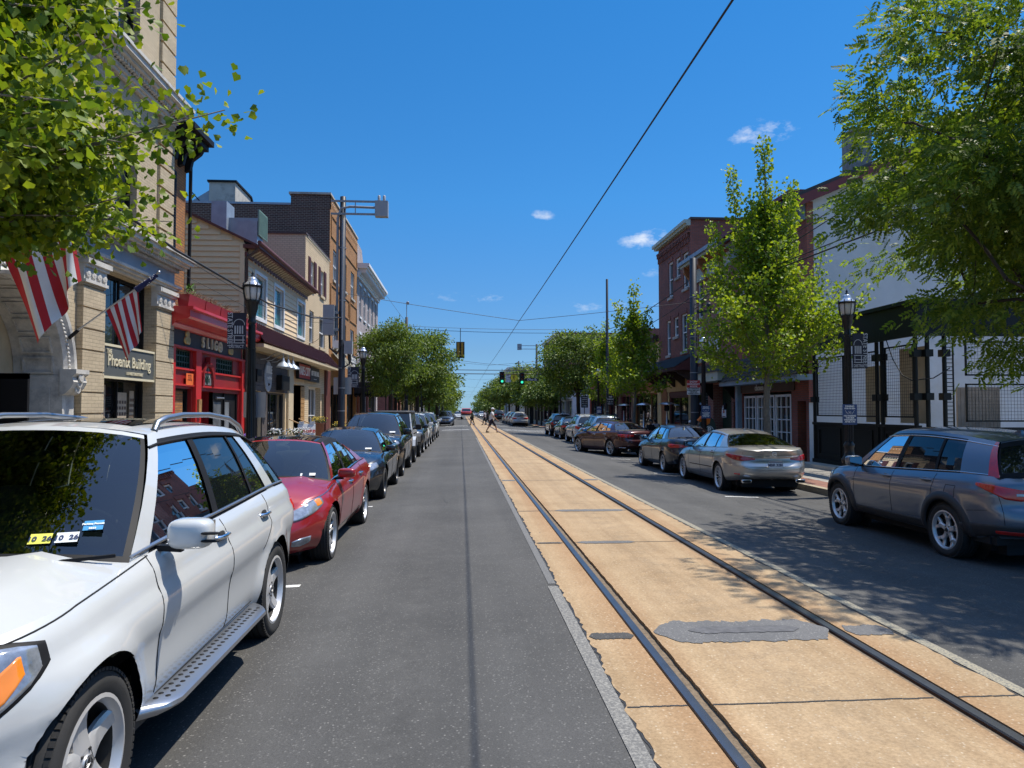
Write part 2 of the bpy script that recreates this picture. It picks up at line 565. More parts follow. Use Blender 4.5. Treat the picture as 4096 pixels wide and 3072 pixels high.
        for (d, sg), mb in dm.items():
            s.doorobj[(d, sg)] = mb.build('door', mats, root, sharp=50, merge=.0008)
        # ---- underside + wheel wells
        u = MB()
        u.box(-s.hw + .3, s.hw - .3, s.B + .3, s.F - .4, .17, .5)
        for yc in (s.wb / 2, -s.wb / 2):
            for sg in (1, -1):
                prof = [(Ra + .015, sg * (s.hw - .36)), (Ra + .015, sg * (s.hw - (.16 if yc > 0 else .07)))]
                u.lathe(prof, 20, (0, yc, s.wr), 0, 'x', True, -.3, PI + .3)
                u.lathe([(0, sg * (s.hw - .36)), (Ra + .015, sg * (s.hw - .36))], 20, (0, yc, s.wr), 0, 'x')
        for yc0_, yc1_ in ((s.wb / 2 - Ra, -s.wb / 2 + Ra), (s.F - .5, s.wb / 2 + Ra), (-s.wb / 2 - Ra, s.B + .45)):
            u.box(-s.hw + .22, s.hw - .22, yc0_, yc1_, .2, .4)
        u.build('underbody', M_UNDER, root)
        s.greenhouse(root)
        s.wheels(root)
        if s.interior: s.cabin(root)
        return root
    def hood(s, a, y): return 0.
    def clad_z(s, y): return -1

    def greenhouse(s, root):
        cols = s.cols
        rows = s.rows
        def ringx(y):
            best = s.P[int(round(s.i_of(y, 'S')))][rows]
            return s.pt(y, 99, 'S').x
        SUBT = [0, .05, .2, .4, .6, .78, s.wtop, .925, 1]
        ed = []                                       # all column lines
        kinds = []
        for (b0, r0, k), (b1, r1, _) in zip(cols, cols[1:]):
            n = max(1, int(abs(r1 - r0) / .12)) if k == 'w' else 1
            for i in range(n):
                ed.append((lerp(b0, b1, i / n), lerp(r0, r1, i / n))); kinds.append(k)
        ed.append((cols[-1][0], cols[-1][1]))
        def line(yb, yr):
            xb = ringx(yb) - .008; zb = sinterp(yb, s.zt) - .006
            xr = sinterp(yr, s.xr); zr = sinterp(yr, s.zr)
            return [Vector((lerp(xb, xr, t) + s.bulge * math.sin(PI * t) * 1.6 - .02 * t ** 6, lerp(yb, yr, t), lerp(zb, zr, t))) for t in SUBT]
        L = [line(*e) for e in ed]
        fr = MB(); wins = []
        cur = None
        for i, k in enumerate(kinds):
            for j in range(len(SUBT) - 1):
                q = [L[i][j], L[i + 1][j], L[i + 1][j + 1], L[i][j + 1]]
                isw = k == 'w' and SUBT[j] >= .05 and SUBT[j + 1] <= s.wtop + 1e-6
                if isw:
                    if j == 1:
                        if cur is None: cur = {1: MB(), -1: MB(), 'y': (L[i][0].y), 'z': []}; wins.append(cur)
                    for sg in (1, -1):
                        v = [(sg * (p.x - .010), p.y, p.z) for p in q]
                        cur[sg].add(v, [(0, 1, 2, 3) if sg > 0 else (3, 2, 1, 0)], 0, True)
                    cur['y1'] = L[i + 1][0].y
                    continue
                m = 0
                if k == 'b' and SUBT[j + 1] <= s.wtop + 1e-6: m = 1
                if k == 'w' and SUBT[j] < .05: m = 1
                if k in 'wbp' and 0 < i < len(kinds) - 1 and abs(SUBT[j] - s.wtop) < 1e-6: m = 1
                if s.roof_black and k != 'p' : m = 1
                fr.add(q, [(0, 1, 2, 3)], m, True)
                fr.add([(-p.x, p.y, p.z) for p in q], [(3, 2, 1, 0)], m, True)
            if k != 'w': cur = None
        # roof
        K = 14
        top = [l[-1] for l in L]
        y0, y1 = top[0].y, top[-1].y
        roofp = []
        for p in top:
            t = (y0 - p.y) / (y0 - y1)
            bow = lerp(s.bowt, -s.rbowt, t)
            roofp.append([Vector((p.x * a, p.y + bow * (1 - a * a), p.z + s.rcrown * (1 - abs(a) ** 2.6))) for a in [2 * k / K - 1 for k in range(K + 1)]])
        for i in range(len(top) - 1):
            for k in range(K):
                q = [roofp[i][k], roofp[i][k + 1], roofp[i + 1][k + 1], roofp[i + 1][k]]
                m = 0
                a = abs(2 * (k + .5) / K - 1)
                if s.roof_black == 'glass' and a < .8: m = 2
                elif s.roof_black: m = 1
                fr.add(q, [(3, 2, 1, 0)], m, True)
        # windscreen
        def screen(l, bowb, bowt, crown, sgn, tw, gname, gl, frit, edge):
            TS = [0, .05, .12, .25, .4, .55, .7, .82, .9, .96, 1]
            g = MB()
            def pp(a, t):
                b, r = l[0], l[-1]
                yb = b.y + sgn * bowb * (1 - a * a); yr = r.y + sgn * bowt * (1 - a * a)
                zb = (sinterp(yb, s.zt) if sgn > 0 else b.z) + crown * (1 - abs(a) ** 2.4) - .006
                zr = r.z + s.rcrown * (1 - abs(a) ** 2.6)
                xx = lerp(b.x, r.x, t) + s.bulge * math.sin(PI * t) * 1.6 - .02 * t ** 6
                if abs(a) == 1:
                    return Vector((a * xx, lerp(b.y, r.y, t), lerp(b.z, r.z, t)))
                return Vector((a * xx, lerp(yb, yr, t) + sgn * .025 * math.sin(PI * t) * (1 - a * a), lerp(zb, zr, t) + .01 * math.sin(PI * t)))
            AS = [-1, -.965, -.8, -.6, -.4, -.2, 0, .2, .4, .6, .8, .965, 1]
            for i in range(len(AS) - 1):
                for j in range(len(TS) - 1):
                    q = [pp(AS[i], TS[j]), pp(AS[i + 1], TS[j]), pp(AS[i + 1], TS[j + 1]), pp(AS[i], TS[j + 1])]
                    if sgn > 0: q = q[::-1]
                    ac = abs(AS[i] + AS[i + 1]) / 2
                    if tw[0] - 1e-6 <= TS[j] and TS[j + 1] <= tw[1] + 1e-6 and ac < edge:
                        g.add(q, [(0, 1, 2, 3)], 0, True)
                    else:
                        fr.add(q, [(0, 1, 2, 3)], 1 if (frit and TS[j + 1] <= max(tw[1], .97)) else 0, True)
            return g.build(gname, gl, root, merge=.0005)
        s.wpts = L
        s.ws = screen(L[0], s.bowb, s.bowt, s.crown_f, 1, (.05, .96), 'windshield', s.glass if s.interior else M_PRIVACY, True, .97)
        s.rw = screen(L[-1], s.rbowb, s.rbowt, s.crown_r, -1, s.rear_t, 'rear_window', s.rearglass, s.rear_frit if hasattr(s, 'rear_frit') else True, .97)
        s.fr = fr.build('roof', [s.paint, M_BLACK, M_PRIVACY], root, sharp=40, merge=.0008)
        for k, w in enumerate(wins):
            for sg in (1, -1):
                par = root
                mid = (w['y'] + w['y1']) / 2
                for d, (a, b) in enumerate(s.doors or []):
                    if b < mid < a and (d, sg) in s.doorobj: par = s.doorobj[(d, sg)]
                gl = s.glass if k == 0 else s.rearglass
                w[sg].build('window', gl, par)

    def window_line(s, t, r=.006, m=None, skip_last=False, k0=0):
        """trim strip along the side glass at height fraction t"""
        SUBT = [0, .05, .2, .4, .6, .78, s.wtop, .925, 1]
        j = min(range(len(SUBT)), key=lambda q: abs(SUBT[q] - t))
        ps = [l[j] for l in s.wpts[k0:]]
        if skip_last: ps = ps[:-1]
        for sg in (1, -1):
            w = MB(); w.tube([(sg * (p.x + .004), p.y, p.z) for p in ps], r, 6, 0)
            w.build('window_trim', m, s.root)

    def wheels(s, root):
        Rw, W = s.wr, s.ww
        rr = s.rimr if hasattr(s, 'rimr') else Rw * .72
        x1 = W / 2
        ty = MB()
        pr = [(rr - .005, -x1 + .01), (rr + .01, -x1 + .002), ((rr + Rw) / 2, -x1 - .008), (Rw - .025, -x1 + .006), (Rw - .006, -x1 + .025)]
        g = []
        for c in (-.06, -.02, .02, .06):
            c *= W / .23
            g += [(Rw, c - .008), (Rw - .008, c - .006), (Rw - .008, c + .006), (Rw, c + .008)]
        pr += g + [(Rw - .006, x1 - .025), (Rw - .025, x1 - .006), ((rr + Rw) / 2 + .008, x1 + .008), ((rr + Rw) / 2 - .01, x1 + .008), (rr + .01, x1 - .002), (rr - .005, x1 - .01)]
        ty.lathe(pr, 48, (0, 0, 0), 0, 'x')
        # sidewall ribs and tread blocks
        for i in range(72):
            t = 2 * PI * i / 72
            c, sn = math.cos(t), math.sin(t)
            for e in (-1, 1):
                ty.obox((e * (x1 - .014), c * (Rw - .010), sn * (Rw - .010)), (.010, 0, 0), (0, c * .007, sn * .007), (0, -sn * .0115, c * .0115))
        kind, rm = s.rim
        ri = MB()
        # barrel + lip
        ri.lathe([(rr - .0, x1 - .012), (rr + .006, x1 - .003), (rr - .012, x1 + .001), (rr - .022, x1 - .012), (rr - .03, x1 - .04)], 40, (0, 0, 0), 0, 'x')
        ri.lathe([(rr - .03, x1 - .04), (rr - .045, -x1 + .03)], 40, (0, 0, 0), 1, 'x')
        ri.lathe([(.0, -.0), (rr * .62, -.0), (rr * .64, -.012), (rr * .62, -.03)], 32, (0, 0, 0), 1, 'x')
        ri.lathe([(0, -.035), (rr - .04, -.035)], 24, (0, 0, 0), 2, 'x')
        xo = x1 - .018
        hub = rr * .2
        ri.lathe([(0, xo - .012), (.03, xo - .012), (.034, xo - .018), (hub, xo - .02), (hub + .012, xo - .035), (hub + .012, .0)], 24, (0, 0, 0), 0, 'x')
        ri.lathe([(0, xo - .006), (.026, xo - .007), (.031, xo - .014)], 20, (0, 0, 0), 3, 'x')
        def spoke(t0, w0, w1, r0=hub, r1=rr - .012, t1=None, dish=.012, m=0, th=.03):
            t1 = t0 if t1 is None else t1
            d0 = Vector((0, math.cos(t0), math.sin(t0))); d1 = Vector((0, math.cos(t1), math.sin(t1)))
            p0, p1 = d0 * r0, d1 * r1
            ax = (p1 - p0).normalized(); sd = Vector((0, -ax.z, ax.y))
            n = 5; vs = []
            for i in range(n + 1):
                f = i / n
                c = p0.lerp(p1, f); w = lerp(w0, w1, f)
                x = lerp(xo - .018, xo - .004, f) - dish * math.sin(PI * f)
                vs += [c - sd * w / 2 + Vector((x - .012, 0, 0)), c - sd * w * .32 + Vector((x, 0, 0)), c + sd * w * .32 + Vector((x, 0, 0)), c + sd * w / 2 + Vector((x - .012, 0, 0)), c + sd * w / 2 + Vector((x - th, 0, 0)), c - sd * w / 2 + Vector((x - th, 0, 0))]
            fs = [(i * 6 + k, i * 6 + (k + 1) % 6, i * 6 + 6 + (k + 1) % 6, i * 6 + 6 + k) for i in range(n) for k in range(6)]
            ri.add(vs, fs, m, False)
        off = getattr(s, 'rimrot', .3)
        if kind == 'five':
            for i in range(5): spoke(off + 2 * PI * i / 5, .085, .065)
        elif kind == 'five_star':
            for i in range(5): spoke(off + 2 * PI * i / 5, .125, .088, dish=.016)
            for i in range(5):
                t = off + 2 * PI * (i + .5) / 5
                ri.lathe([(0, xo - .03), (.009, xo - .03), (.009, xo - .045)], 8, (0, math.cos(t) * .057, math.sin(t) * .057), 1, 'x')
        elif kind == 'twin5':
            for i in range(5):
                for e in (-1, 1): spoke(off + 2 * PI * i / 5 + e * .1, .034, .03, t1=off + 2 * PI * i / 5 + e * .2)
        elif kind == 'split5':
            for i in range(5):
                t = off + 2 * PI * i / 5
                for e in (-1, 1):
                    spoke(t + e * .12, .04, .03, r0=hub, r1=rr * .62, t1=t + e * .24); spoke(t + e * .24, .03, .045, r0=rr * .58, r1=rr - .012, t1=t + e * .13)
                spoke(t, .06, .05, r0=hub, r1=rr * .6, m=1)
        elif kind == 'ypoke':
            for i in range(5):
                t = off + 2 * PI * i / 5
                spoke(t, .075, .06, r1=rr * .62, m=0)
                for e in (-1, 1): spoke(t + e * .03, .045, .05, r0=rr * .52, t1=t + e * .30, m=0)
        elif kind == 'ten':
            for i in range(10): spoke(off + 2 * PI * i / 10 + (.07 if i % 2 else -.07), .03, .034)
        elif kind == 'multi':
            for i in range(15): spoke(off + 2 * PI * i / 15, .02, .022)
        elif kind == 'steel':
            for i in range(7): spoke(off + 2 * PI * i / 7, .05, .05)
        for i in range(5):
            t = off + PI / 5 + 2 * PI * i / 5
            ri.lathe([(0, xo - .012), (.008, xo - .014), (.009, xo - .03)], 8, (0, math.cos(t) * .055, math.sin(t) * .055), 3, 'x')
        tme = None
        for sx in (1, -1):
            for yc in (s.wb / 2, -s.wb / 2):
                if tme is None:
                    o = ty.build('wheel', M_TYRE, root, sharp=35)
                    r = ri.build('rim', [rm, M_DISC, M_UNDER, getattr(s, 'hubmat', M_DARKALLOY)], o, sharp=30)
                    tme, rme = o.data, r.data
                else:
                    o = bpy.data.objects.new('wheel', tme); COL.objects.link(o); o.parent = root
                    r = bpy.data.objects.new('rim', rme); COL.objects.link(r); r.parent = o
                o.location = (sx * (s.hw - .015 - x1), yc, s.wr)
                if sx < 0: o.rotation_euler = (0, 0, PI)

    def cabin(s, root):
        mb = MB(); sm = s.interior
        yb = s.cols[-1][0]; yf = s.cols[0][0]
        hw = s.hw - .13
        zt = sinterp(0, s.zt) - .04
        mb.box(-hw, hw, yb + .1, yf - .1, .3, .36)
        for e in (-1, 1): mb.box(e * hw, e * (hw + .03), yb + .1, yf - .1, .3, zt - .03)
        mb.box(-hw, hw, yb + .02, yb + .12, .3, zt)
        mb.build('cabin_liner', M_UNDER, root)
        d = MB()
        d.grid(lambda a, b: Vector(((2 * a - 1) * (hw - .02), lerp(yf + .05, yf - .55, b), zt + .02 + .03 * math.sin(PI * b) - .12 * b * b - .03 * (2 * a - 1) ** 2)), 14, 8)
        d.sq((-.37, yf - .38, zt + .03), (.2, .16, .06), (.6, .8), 8)
        d.build('dashboard', M_SEAT, root)
        w = MB()
        c = Vector((-.37, yf - .62, zt + .03)); tilt = Matrix.Rotation(R(-25), 3, 'X')
        ring = [c + tilt @ Vector((.185 * math.cos(t), 0, .185 * math.sin(t))) for t in [2 * PI * i / 24 for i in range(25)]]
        w.tube(ring, .016, 8)
        for t in (0, PI, -PI / 2): w.bar(c, c + tilt @ Vector((.18 * math.cos(t), 0, .18 * math.sin(t))), .035, .02)
        w.sq(c, (.07, .04, .06), n=8)
        w.build('steering_wheel', M_SEAT, root)
        for e in (-1, 1):
            st = MB()
            y0 = s.seat_y if hasattr(s, 'seat_y') else -.15
            st.sq((e * .37, y0 + .2, .55), (.26, .28, .1), (.5, .5), 10)
            st.sq((e * .37, y0 - .12, .88), (.25, .09, .34), (.5, .5), 10, rot=Matrix.Rotation(R(12), 3, 'X'))
            st.sq((e * .37, y0 - .2, 1.27), (.13, .06, .1), (.6, .6), 8)
            st.build('seat', sm, root)
        rs = MB()
        y0 = max(yb + .55, -1.15)
        rs.sq((0, y0 + .2, .58), (.62, .26, .1), (.4, .4), 10)
        rs.sq((0, y0 - .1, .9), (.62, .08, .3), (.4, .4), 10, rot=Matrix.Rotation(R(15), 3, 'X'))
        for e in (-.4, .4): rs.sq((e, y0 - .18, 1.2), (.12, .05, .08), (.6, .6), 8)
        rs.build('rear_seat', sm, root)

    def into(s, o, mb, m):
        """surface detail stays inside the mesh of its part"""
        me = o.data; k = len(me.materials); me.materials.append(m)
        bm = bmesh.new(); bm.from_mesh(me)
        vs = [bm.verts.new(v) for v in mb.v]
        for f, sm in zip(mb.f, mb.s):
            try: q = bm.faces.new([vs[i] for i in f]); q.material_index = k; q.smooth = sm
            except ValueError: pass
        bm.to_mesh(me); bm.free()
    # ---- fittings
    def mirrors(s, y, z, size=(.12, .075, .08), m=None, black=True, arm=.06, out=.10):
        for sg in (1, -1):
            mb = MB()
            x = s.pt(y, z - .06, 'S').x
            c = (sg * (x + out + size[0] * .35), y + .02, z + .02)
            mb.sq(c, size, (.55, .6), 12, 0)
            mb.bar((sg * (x - .03), y + .03, z - .05), (sg * (x + out), y + .03, z - size[2] * .75), .05, .03, 1)
            o = mb.build('wing_mirror', [m or s.paint, M_BLACK], s.root)
            g = MB(); g.box(c[0] - size[0] * .82, c[0] + size[0] * .82, c[1] - size[1] - .006, c[1] - size[1] + .012, c[2] - size[2] * .72, c[2] + size[2] * .72)
            g.build('mirror_glass', M_MIRROR, o)
    def handle(s, y, z, d, m=None, w=.11, recess=True):
        for sg in (1, -1):
            mb = MB()
            p = s.pt(y, z, 'S', .022)
            mb.tube([(sg * (p.x - .03), y + w, p.z), (sg * (p.x + .004), y + w * .75, p.z), (sg * (p.x + .008), y, p.z), (sg * (p.x + .004), y - w * .75, p.z), (sg * (p.x - .03), y - w, p.z)], .014, 8)
            mb.build('handle', m or s.paint, s.doorobj.get((d, sg), s.root))
            if recess:
                q = MB(); q.sq((sg * (p.x - .022), y, p.z), (.012, w * .62, .032), (.8, .8), 8)
                q.build('handle_cup', s.paint if not m else M_UNDER, s.doorobj.get((d, sg), s.root))
    def part(s, name, fn, m, parent=None, **k):
        mb = MB(); fn(mb); return mb.build(name, m, parent or s.root, **k)
    def pair(s, name, fn, m, parent=None):
        for sg in (1, -1):
            mb = MB(); fn(mb, sg); mb.build(name, m, parent or s.root)
    def plate(s, y, z, text=None, tilt=0.):
        f = 1 if y > 0 else -1
        mb = MB(); mb.box(-.155, .155, y, y + f * .012, z - .078, z + .078)
        o = mb.build('number_plate', M_PLATE, s.root)
        t = MB()
        t.box(-.155, .155, y + f * .0125, y + f * .014, z + .05, z + .074)
        if text: text_mesh(t, text, .085, (0, y + f * .0125, z - .01), (-f, 0, 0), (0, 0, 1), .002, 0, bold=.002)
        t.build('plate_lettering', M_PLATEINK, o)
# ------------------------------------------------------------------ parked cars
def gz(x):
    """road surface height (crowned)"""
    return interp(x, [(-3.85, -.13), (-1.6, -.06), (.9, 0.), (3.5, 0.), (6.1, -.16), (8.3, -.2)])

P_WHITE = paint('paint_white', (.52, .53, .525), 0, .3)
P_RED = paint('paint_red', (.30, .006, .007), .1, .3)
P_GREY = paint('paint_grey', (.16, .18, .215), .5, .3)
P_SILVER = paint('paint_silver', (.46, .445, .42), .65, .3)
P_NAVY = paint('paint_navy', (.018, .024, .036), .4, .3)
P_BLACK = paint('paint_black', (.008, .009, .011), .2, .25)
P_MAROON = paint('paint_maroon', (.055, .008, .012), .4, .3)
P_BLUEGREY = paint('paint_blue_grey', (.07, .10, .15), .5, .3)
P_ICE = paint('paint_ice_silver', (.42, .47, .52), .6, .3)
P_DKGREY = paint('paint_dark_grey', (.03, .034, .04), .5, .3)
P_TRUCK = paint('paint_bright_red', (.55, .03, .02), .0, .3)

def car_white_suv():
    c = Car(fo=.87, ro=1.03, wb=2.915, hw=.965, wr=.378, ww=.27, af=.85, ar=.6, nxf=3.0, nyr=2.4, nxr=4.2, paint=P_WHITE,
            zb=[(-2.5, .42), (-1.9, .38), (-1.2, .36), (1.0, .33), (1.8, .30), (2.4, .26)],
            zt=[(-2.5, 1.17), (-1.9, 1.19), (-.5, 1.15), (.8, 1.11), (1.5, 1.06), (2.0, .99), (2.33, .86)],
            side=[(0, .09), (.07, .06), (.2, .035), (.36, .03), (.50, .016), (.56, .0), (.66, -.004), (.74, .006), (.80, .03), (.9, .05), (1, .10)],
            cols=[(.98, .14, 'p'), (.76, .03, 'w'), (-.24, -.34, 'b'), (-.34, -.43, 'w'), (-1.10, -1.06, 'b'), (-1.15, -1.10, 'w'), (-1.52, -1.26, 'p'), (-1.74, -1.46, 'w'), (-2.2, -1.92, 'b'), (-2.26, -2.0, 'e')],
            zr=[(-2.0, 1.60), (-1.4, 1.70), (-.6, 1.735), (0, 1.72), (.14, 1.70)], xr=[(-2, .56), (-1, .615), (.2, .60)], rcrown=.055,
            crown_f=.075, bowb=.20, bowt=.10, clad=P_WHITE, interior=M_TANSEAT, rearglass=M_PRIVACY, doors=[(.80, -.29), (-.30, -1.30)],
            rim=('five_star', M_ALLOY), rimr=.265, rimrot=.45, flare=.028, arch=.06, step=.04, rows=24, hubmat=M_DARKALLOY)
    def hood(a, y):
        if y < .6: return 0.
        r = .022 * math.exp(-((abs(a) - .62) / .1) ** 2)
        return r + .012 * (abs(a) < .62)
    c.hood = hood
    c.seat_y = .0
    r = c.build('white SUV with roof rails and ribbed running board parked nearest the camera, left kerb', 'car', (-2.47, 4.63, gz(-2.5)), PI, 'cars parked along the left kerb')
    c.roof_idx = None
    # panel gaps
    def gaps(mb):
        for y in (.80, -.295, -1.31):
            pts = [(y + .02, 1.13 if y > -1 else 1.17), (y - .01 if y < .5 else y + .03, .8), (y + .01, .42)]
            if y < -1: pts = [(-1.30, 1.17), (-1.27, .95), (-1.06, .78)]
            c.seam(mb, pts, off=.0005)
        c.seam(mb, [(.80, 1.105), (1.5, 1.04), (2.0, .965), (2.2, .9)], r=.004)
        c.seam(mb, [(.78, .40), (-.9, .43)], r=.004)
        c.seam(mb, [(1.95, .62), (2.02, .75)], r=.003)
    g = MB(); gaps(g); c.into(c.body, g, M_UNDER)
    c.window_line(.05, .011, M_SATIN); c.window_line(.88, .009, M_BLACK)
    # black sail at the mirror foot
    for d, y in ((0, -.18), (1, -1.16)):
        c.handle(y, 1.03, d, M_CHROME, .10)
    c.mirrors(.62, 1.17, (.115, .085, .08), arm=.1, out=.12)
    # mirror louvres are small black slots
    def louvre(mb, sg):
        for k in (0, 1):
            mb.sq((sg * 1.155, .545 + .17, 1.20 - k * .04), (.05, .02, .007), (.6, .6), 6)
    for o in kids(r):
        if o.name.startswith('wing_mirror'):
            mb = MB(); louvre(mb, 1 if o.data.vertices[0].co.x > 0 else -1); c.into(o, mb, M_BLACK)
    # running boards with rubber studs
    for sg in (1, -1):
        mb = MB()
        y0, y1 = .98, -.98
        prof = [(.80, .40), (1.015, .40), (1.05, .385), (1.055, .365), (1.03, .345), (.80, .34)]
        n = 30
        vs = []
        for i in range(n + 1):
            y = lerp(y0, y1, i / n); e = min(1, min(i, n - i) / 3)
            vs += [(sg * (.80 + (x - .80) * (.45 + .55 * e ** .5)), y, z) for x, z in prof]
        fs = [(i * 6 + k, i * 6 + k + 1, i * 6 + 7 + k, i * 6 + 6 + k) for i in range(n) for k in range(5)]
        mb.add(vs, fs if sg < 0 else [f[::-1] for f in fs], 0, True)
        o = mb.build('running_board', M_SATIN, r, sharp=40)
        st = MB()
        for k in range(2):
            for i in range(26):
                st.lathe([(0, .003), (.013, .002), (.014, 0)], 10, (sg * (.94 + .048 * k), lerp(.84, -.84, (i + .5 * k) / 26), .4005), 0)
        c.into(o, st, M_BLACK)
        k = MB(); k.box(sg * .72, sg * .90, -1.05, 1.02, .30, .44); k.build('sill', M_PLASTIC, r)
        # roof rails
        rl = MB()
        ys = [.02, -.02, -.14, -.4, -.9, -1.4, -1.72, -1.84, -1.88]
        pts = []
        for i, y in enumerate(ys):
            zz = sinterp(y, c.zr); up = (0.0, .045, .068, .08, .083, .078, .062, .036, 0)[i]
            pts.append((sg * (sinterp(y, c.xr) - .03), y, zz + up))
        rl.tube(pts, [.02, .022, .022, .02, .02, .02, .022, .022, .02], 10)
        rl.build('roof_rail', M_SATIN, r)
    # sunroof
    def sun(mb):
        def fn(u, v):
            a = (2 * u - 1) * .74; y = lerp(-.02, -1.25, v)
            x = a * sinterp(y, c.xr)
            return Vector((x, y + .05, sinterp(y, c.zr) + c.rcrown * (1 - abs(a) ** 2.6) + .004))
        mb.grid(fn, 12, 12, 0, True)
    c.part('sunroof', sun, M_PRIVACY)
    # lights
    for sg in (1, -1):
        mb = MB(); c.patch(mb, [(.48, .785, .87), (.62, .70, .95), (.78, .67, .995), (.95, .725, 1.005), (1.12, .815, .99), (1.25, .90, .965)], 'F', .006, both=sg); mb.build('headlight_surround', M_BLACK, r)
        mb = MB(); c.patch(mb, [(.50, .80, .86), (.62, .72, .93), (.78, .69, .98), (.95, .74, .99), (1.12, .83, .975), (1.22, .90, .955)], 'F', .012, both=sg)
        o = mb.build('headlight', M_LAMPCLEAR, r)
        am = MB(); c.patch(am, [(.93, .76, .83), (1.02, .80, .90), (1.1, .86, .94), (1.17, .905, .94)], 'F', .016, both=sg)
        am.build('indicator', M_AMBER, o)
        mb = MB(); c.patch(mb, [(.50, .90, 1.0), (.8, .88, 1.06), (1.0, .9, 1.06), (1.18, .95, 1.05)], 'R', .012, both=sg)
        mb.build('taillight', M_RED, r)
    c.part('grille', lambda mb: c.patch(mb, [(0, .56, .86), (.3, .58, .86), (.42, .66, .84)], 'F', .01), M_BLACK)
    for z in (.64, .74): c.part('grille_bar', lambda mb: c.patch(mb, [(0, z, z + .035), (.4, z, z + .03)], 'F', .022), M_SATIN)
    c.part('lower_grille', lambda mb: c.patch(mb, [(0, .32, .46), (.6, .32, .45), (.75, .36, .44)], 'F', .008), M_BLACK)
    for q in (.55, 1.05):
        for sg in (1, -1): c.part('parking_sensor', lambda mb: c.patch(mb, [(q, .535, .575), (q + .04, .535, .575)], 'F', .006, rows=3, both=sg), M_SATIN)
    c.plate(c.F - .01, .5)
    def emblem(mb):
        mb.lathe([(.06, 0), (.072, .012), (.078, 0)], 28, (0, c.F + .02, .74), 0, 'y')
        for k in range(3):
            t = PI / 2 + k * 2 * PI / 3
            mb.bar((0, c.F + .03, .74), (.07 * math.cos(t), c.F + .03, .74 + .07 * math.sin(t)), .012, .01)
    c.part('badge', emblem, M_CHROME)
    # rim emblems
    for w in kids(r):
        if w.name.startswith('wheel'):
            mb = MB(); xo = .135 - .018 - .004
            mb.lathe([(.025, xo), (.030, xo + .002), (.033, xo)], 24, (0, 0, 0), 0, 'x')
            for k in range(3):
                t = PI / 2 + k * 2 * PI / 3
                mb.bar((xo, 0, 0), (xo, .027 * math.cos(t), .027 * math.sin(t)), .005, .003)
            mb.build('hub_badge', M_CHROME, w)
    # hood vents
    def vent(mb):
        for sg in (1, -1):
            mb.sq((sg * .36, 1.04, 1.165), (.11, .035, .012), (.5, .6), 8)
    g = MB(); vent(g); c.into(c.body, g, M_BLACK)
    # permit and inspection stickers behind the windscreen, interior mirror
    W = c.wpts[0]
    def wsp(a, t, o=.0):
        b, q = W[0], W[-1]
        return Vector((a * lerp(b.x, q.x, t), lerp(b.y, q.y, t) + lerp(c.bowb, c.bowt, t) * (1 - a * a) + .02 + .045 * math.sin(PI * max(0, t)) * (1 - a * a) + o, lerp(b.z, q.z, t) + .035 + .02 * math.sin(PI * max(0, t))))
    def stick(nm, a0, a1, t0, t1, m, txt=None, ink=None, sz=.03):
        mb = MB(); mb.grid(lambda u, v: wsp(lerp(a0, a1, u), lerp(t0, t1, v)), 2, 2, 0, False)
        o = mb.build(nm, m, r)
        if txt:
            t = MB(); p = wsp((a0 + a1) / 2, (t0 + t1) / 2, .006)
            up = (wsp(a0, t1) - wsp(a0, t0)).normalized(); xd = (wsp(a0, t0) - wsp(a1, t0)).normalized()
            for k, l in enumerate(txt): text_mesh(t, l, sz, p + up * (.022 * (len(txt) - 1) / 2 - k * .03), xd if xd.x < 0 else -xd, up, .001, 0, bold=.001)
            t.build('sticker_lettering', ink, o)
    stick('inspection_sticker', -.62, -.51, .125, .185, M_STICKER_Y, ['10  26'], M_PLATEINK, .04)
    stick('inspection_sticker', -.75, -.64, .125, .185, M_STICKER, ['10  26'], M_PLATEINK, .04)
    stick('parking_permit', -.86, -.76, .19, .25, M_STICKER_B, ['Parking Permit', '3323'], M_STICKER, .016)
    im = MB(); im.sq((0, W[-1].y + .12, W[-1].z - .12), (.11, .025, .035), (.5, .6), 8); im.build('interior_mirror', M_SEAT, r)
    wp = MB()
    for x0, x1 in ((-.15, -.72), (.45, -.05)):
        wp = MB(); wp.bar(wsp(x0 / .75, -.01, .06), wsp(x1 / .75, .03, .03), .02, .015)
        wp.build('wiper', M_BLACK, r)
    return c

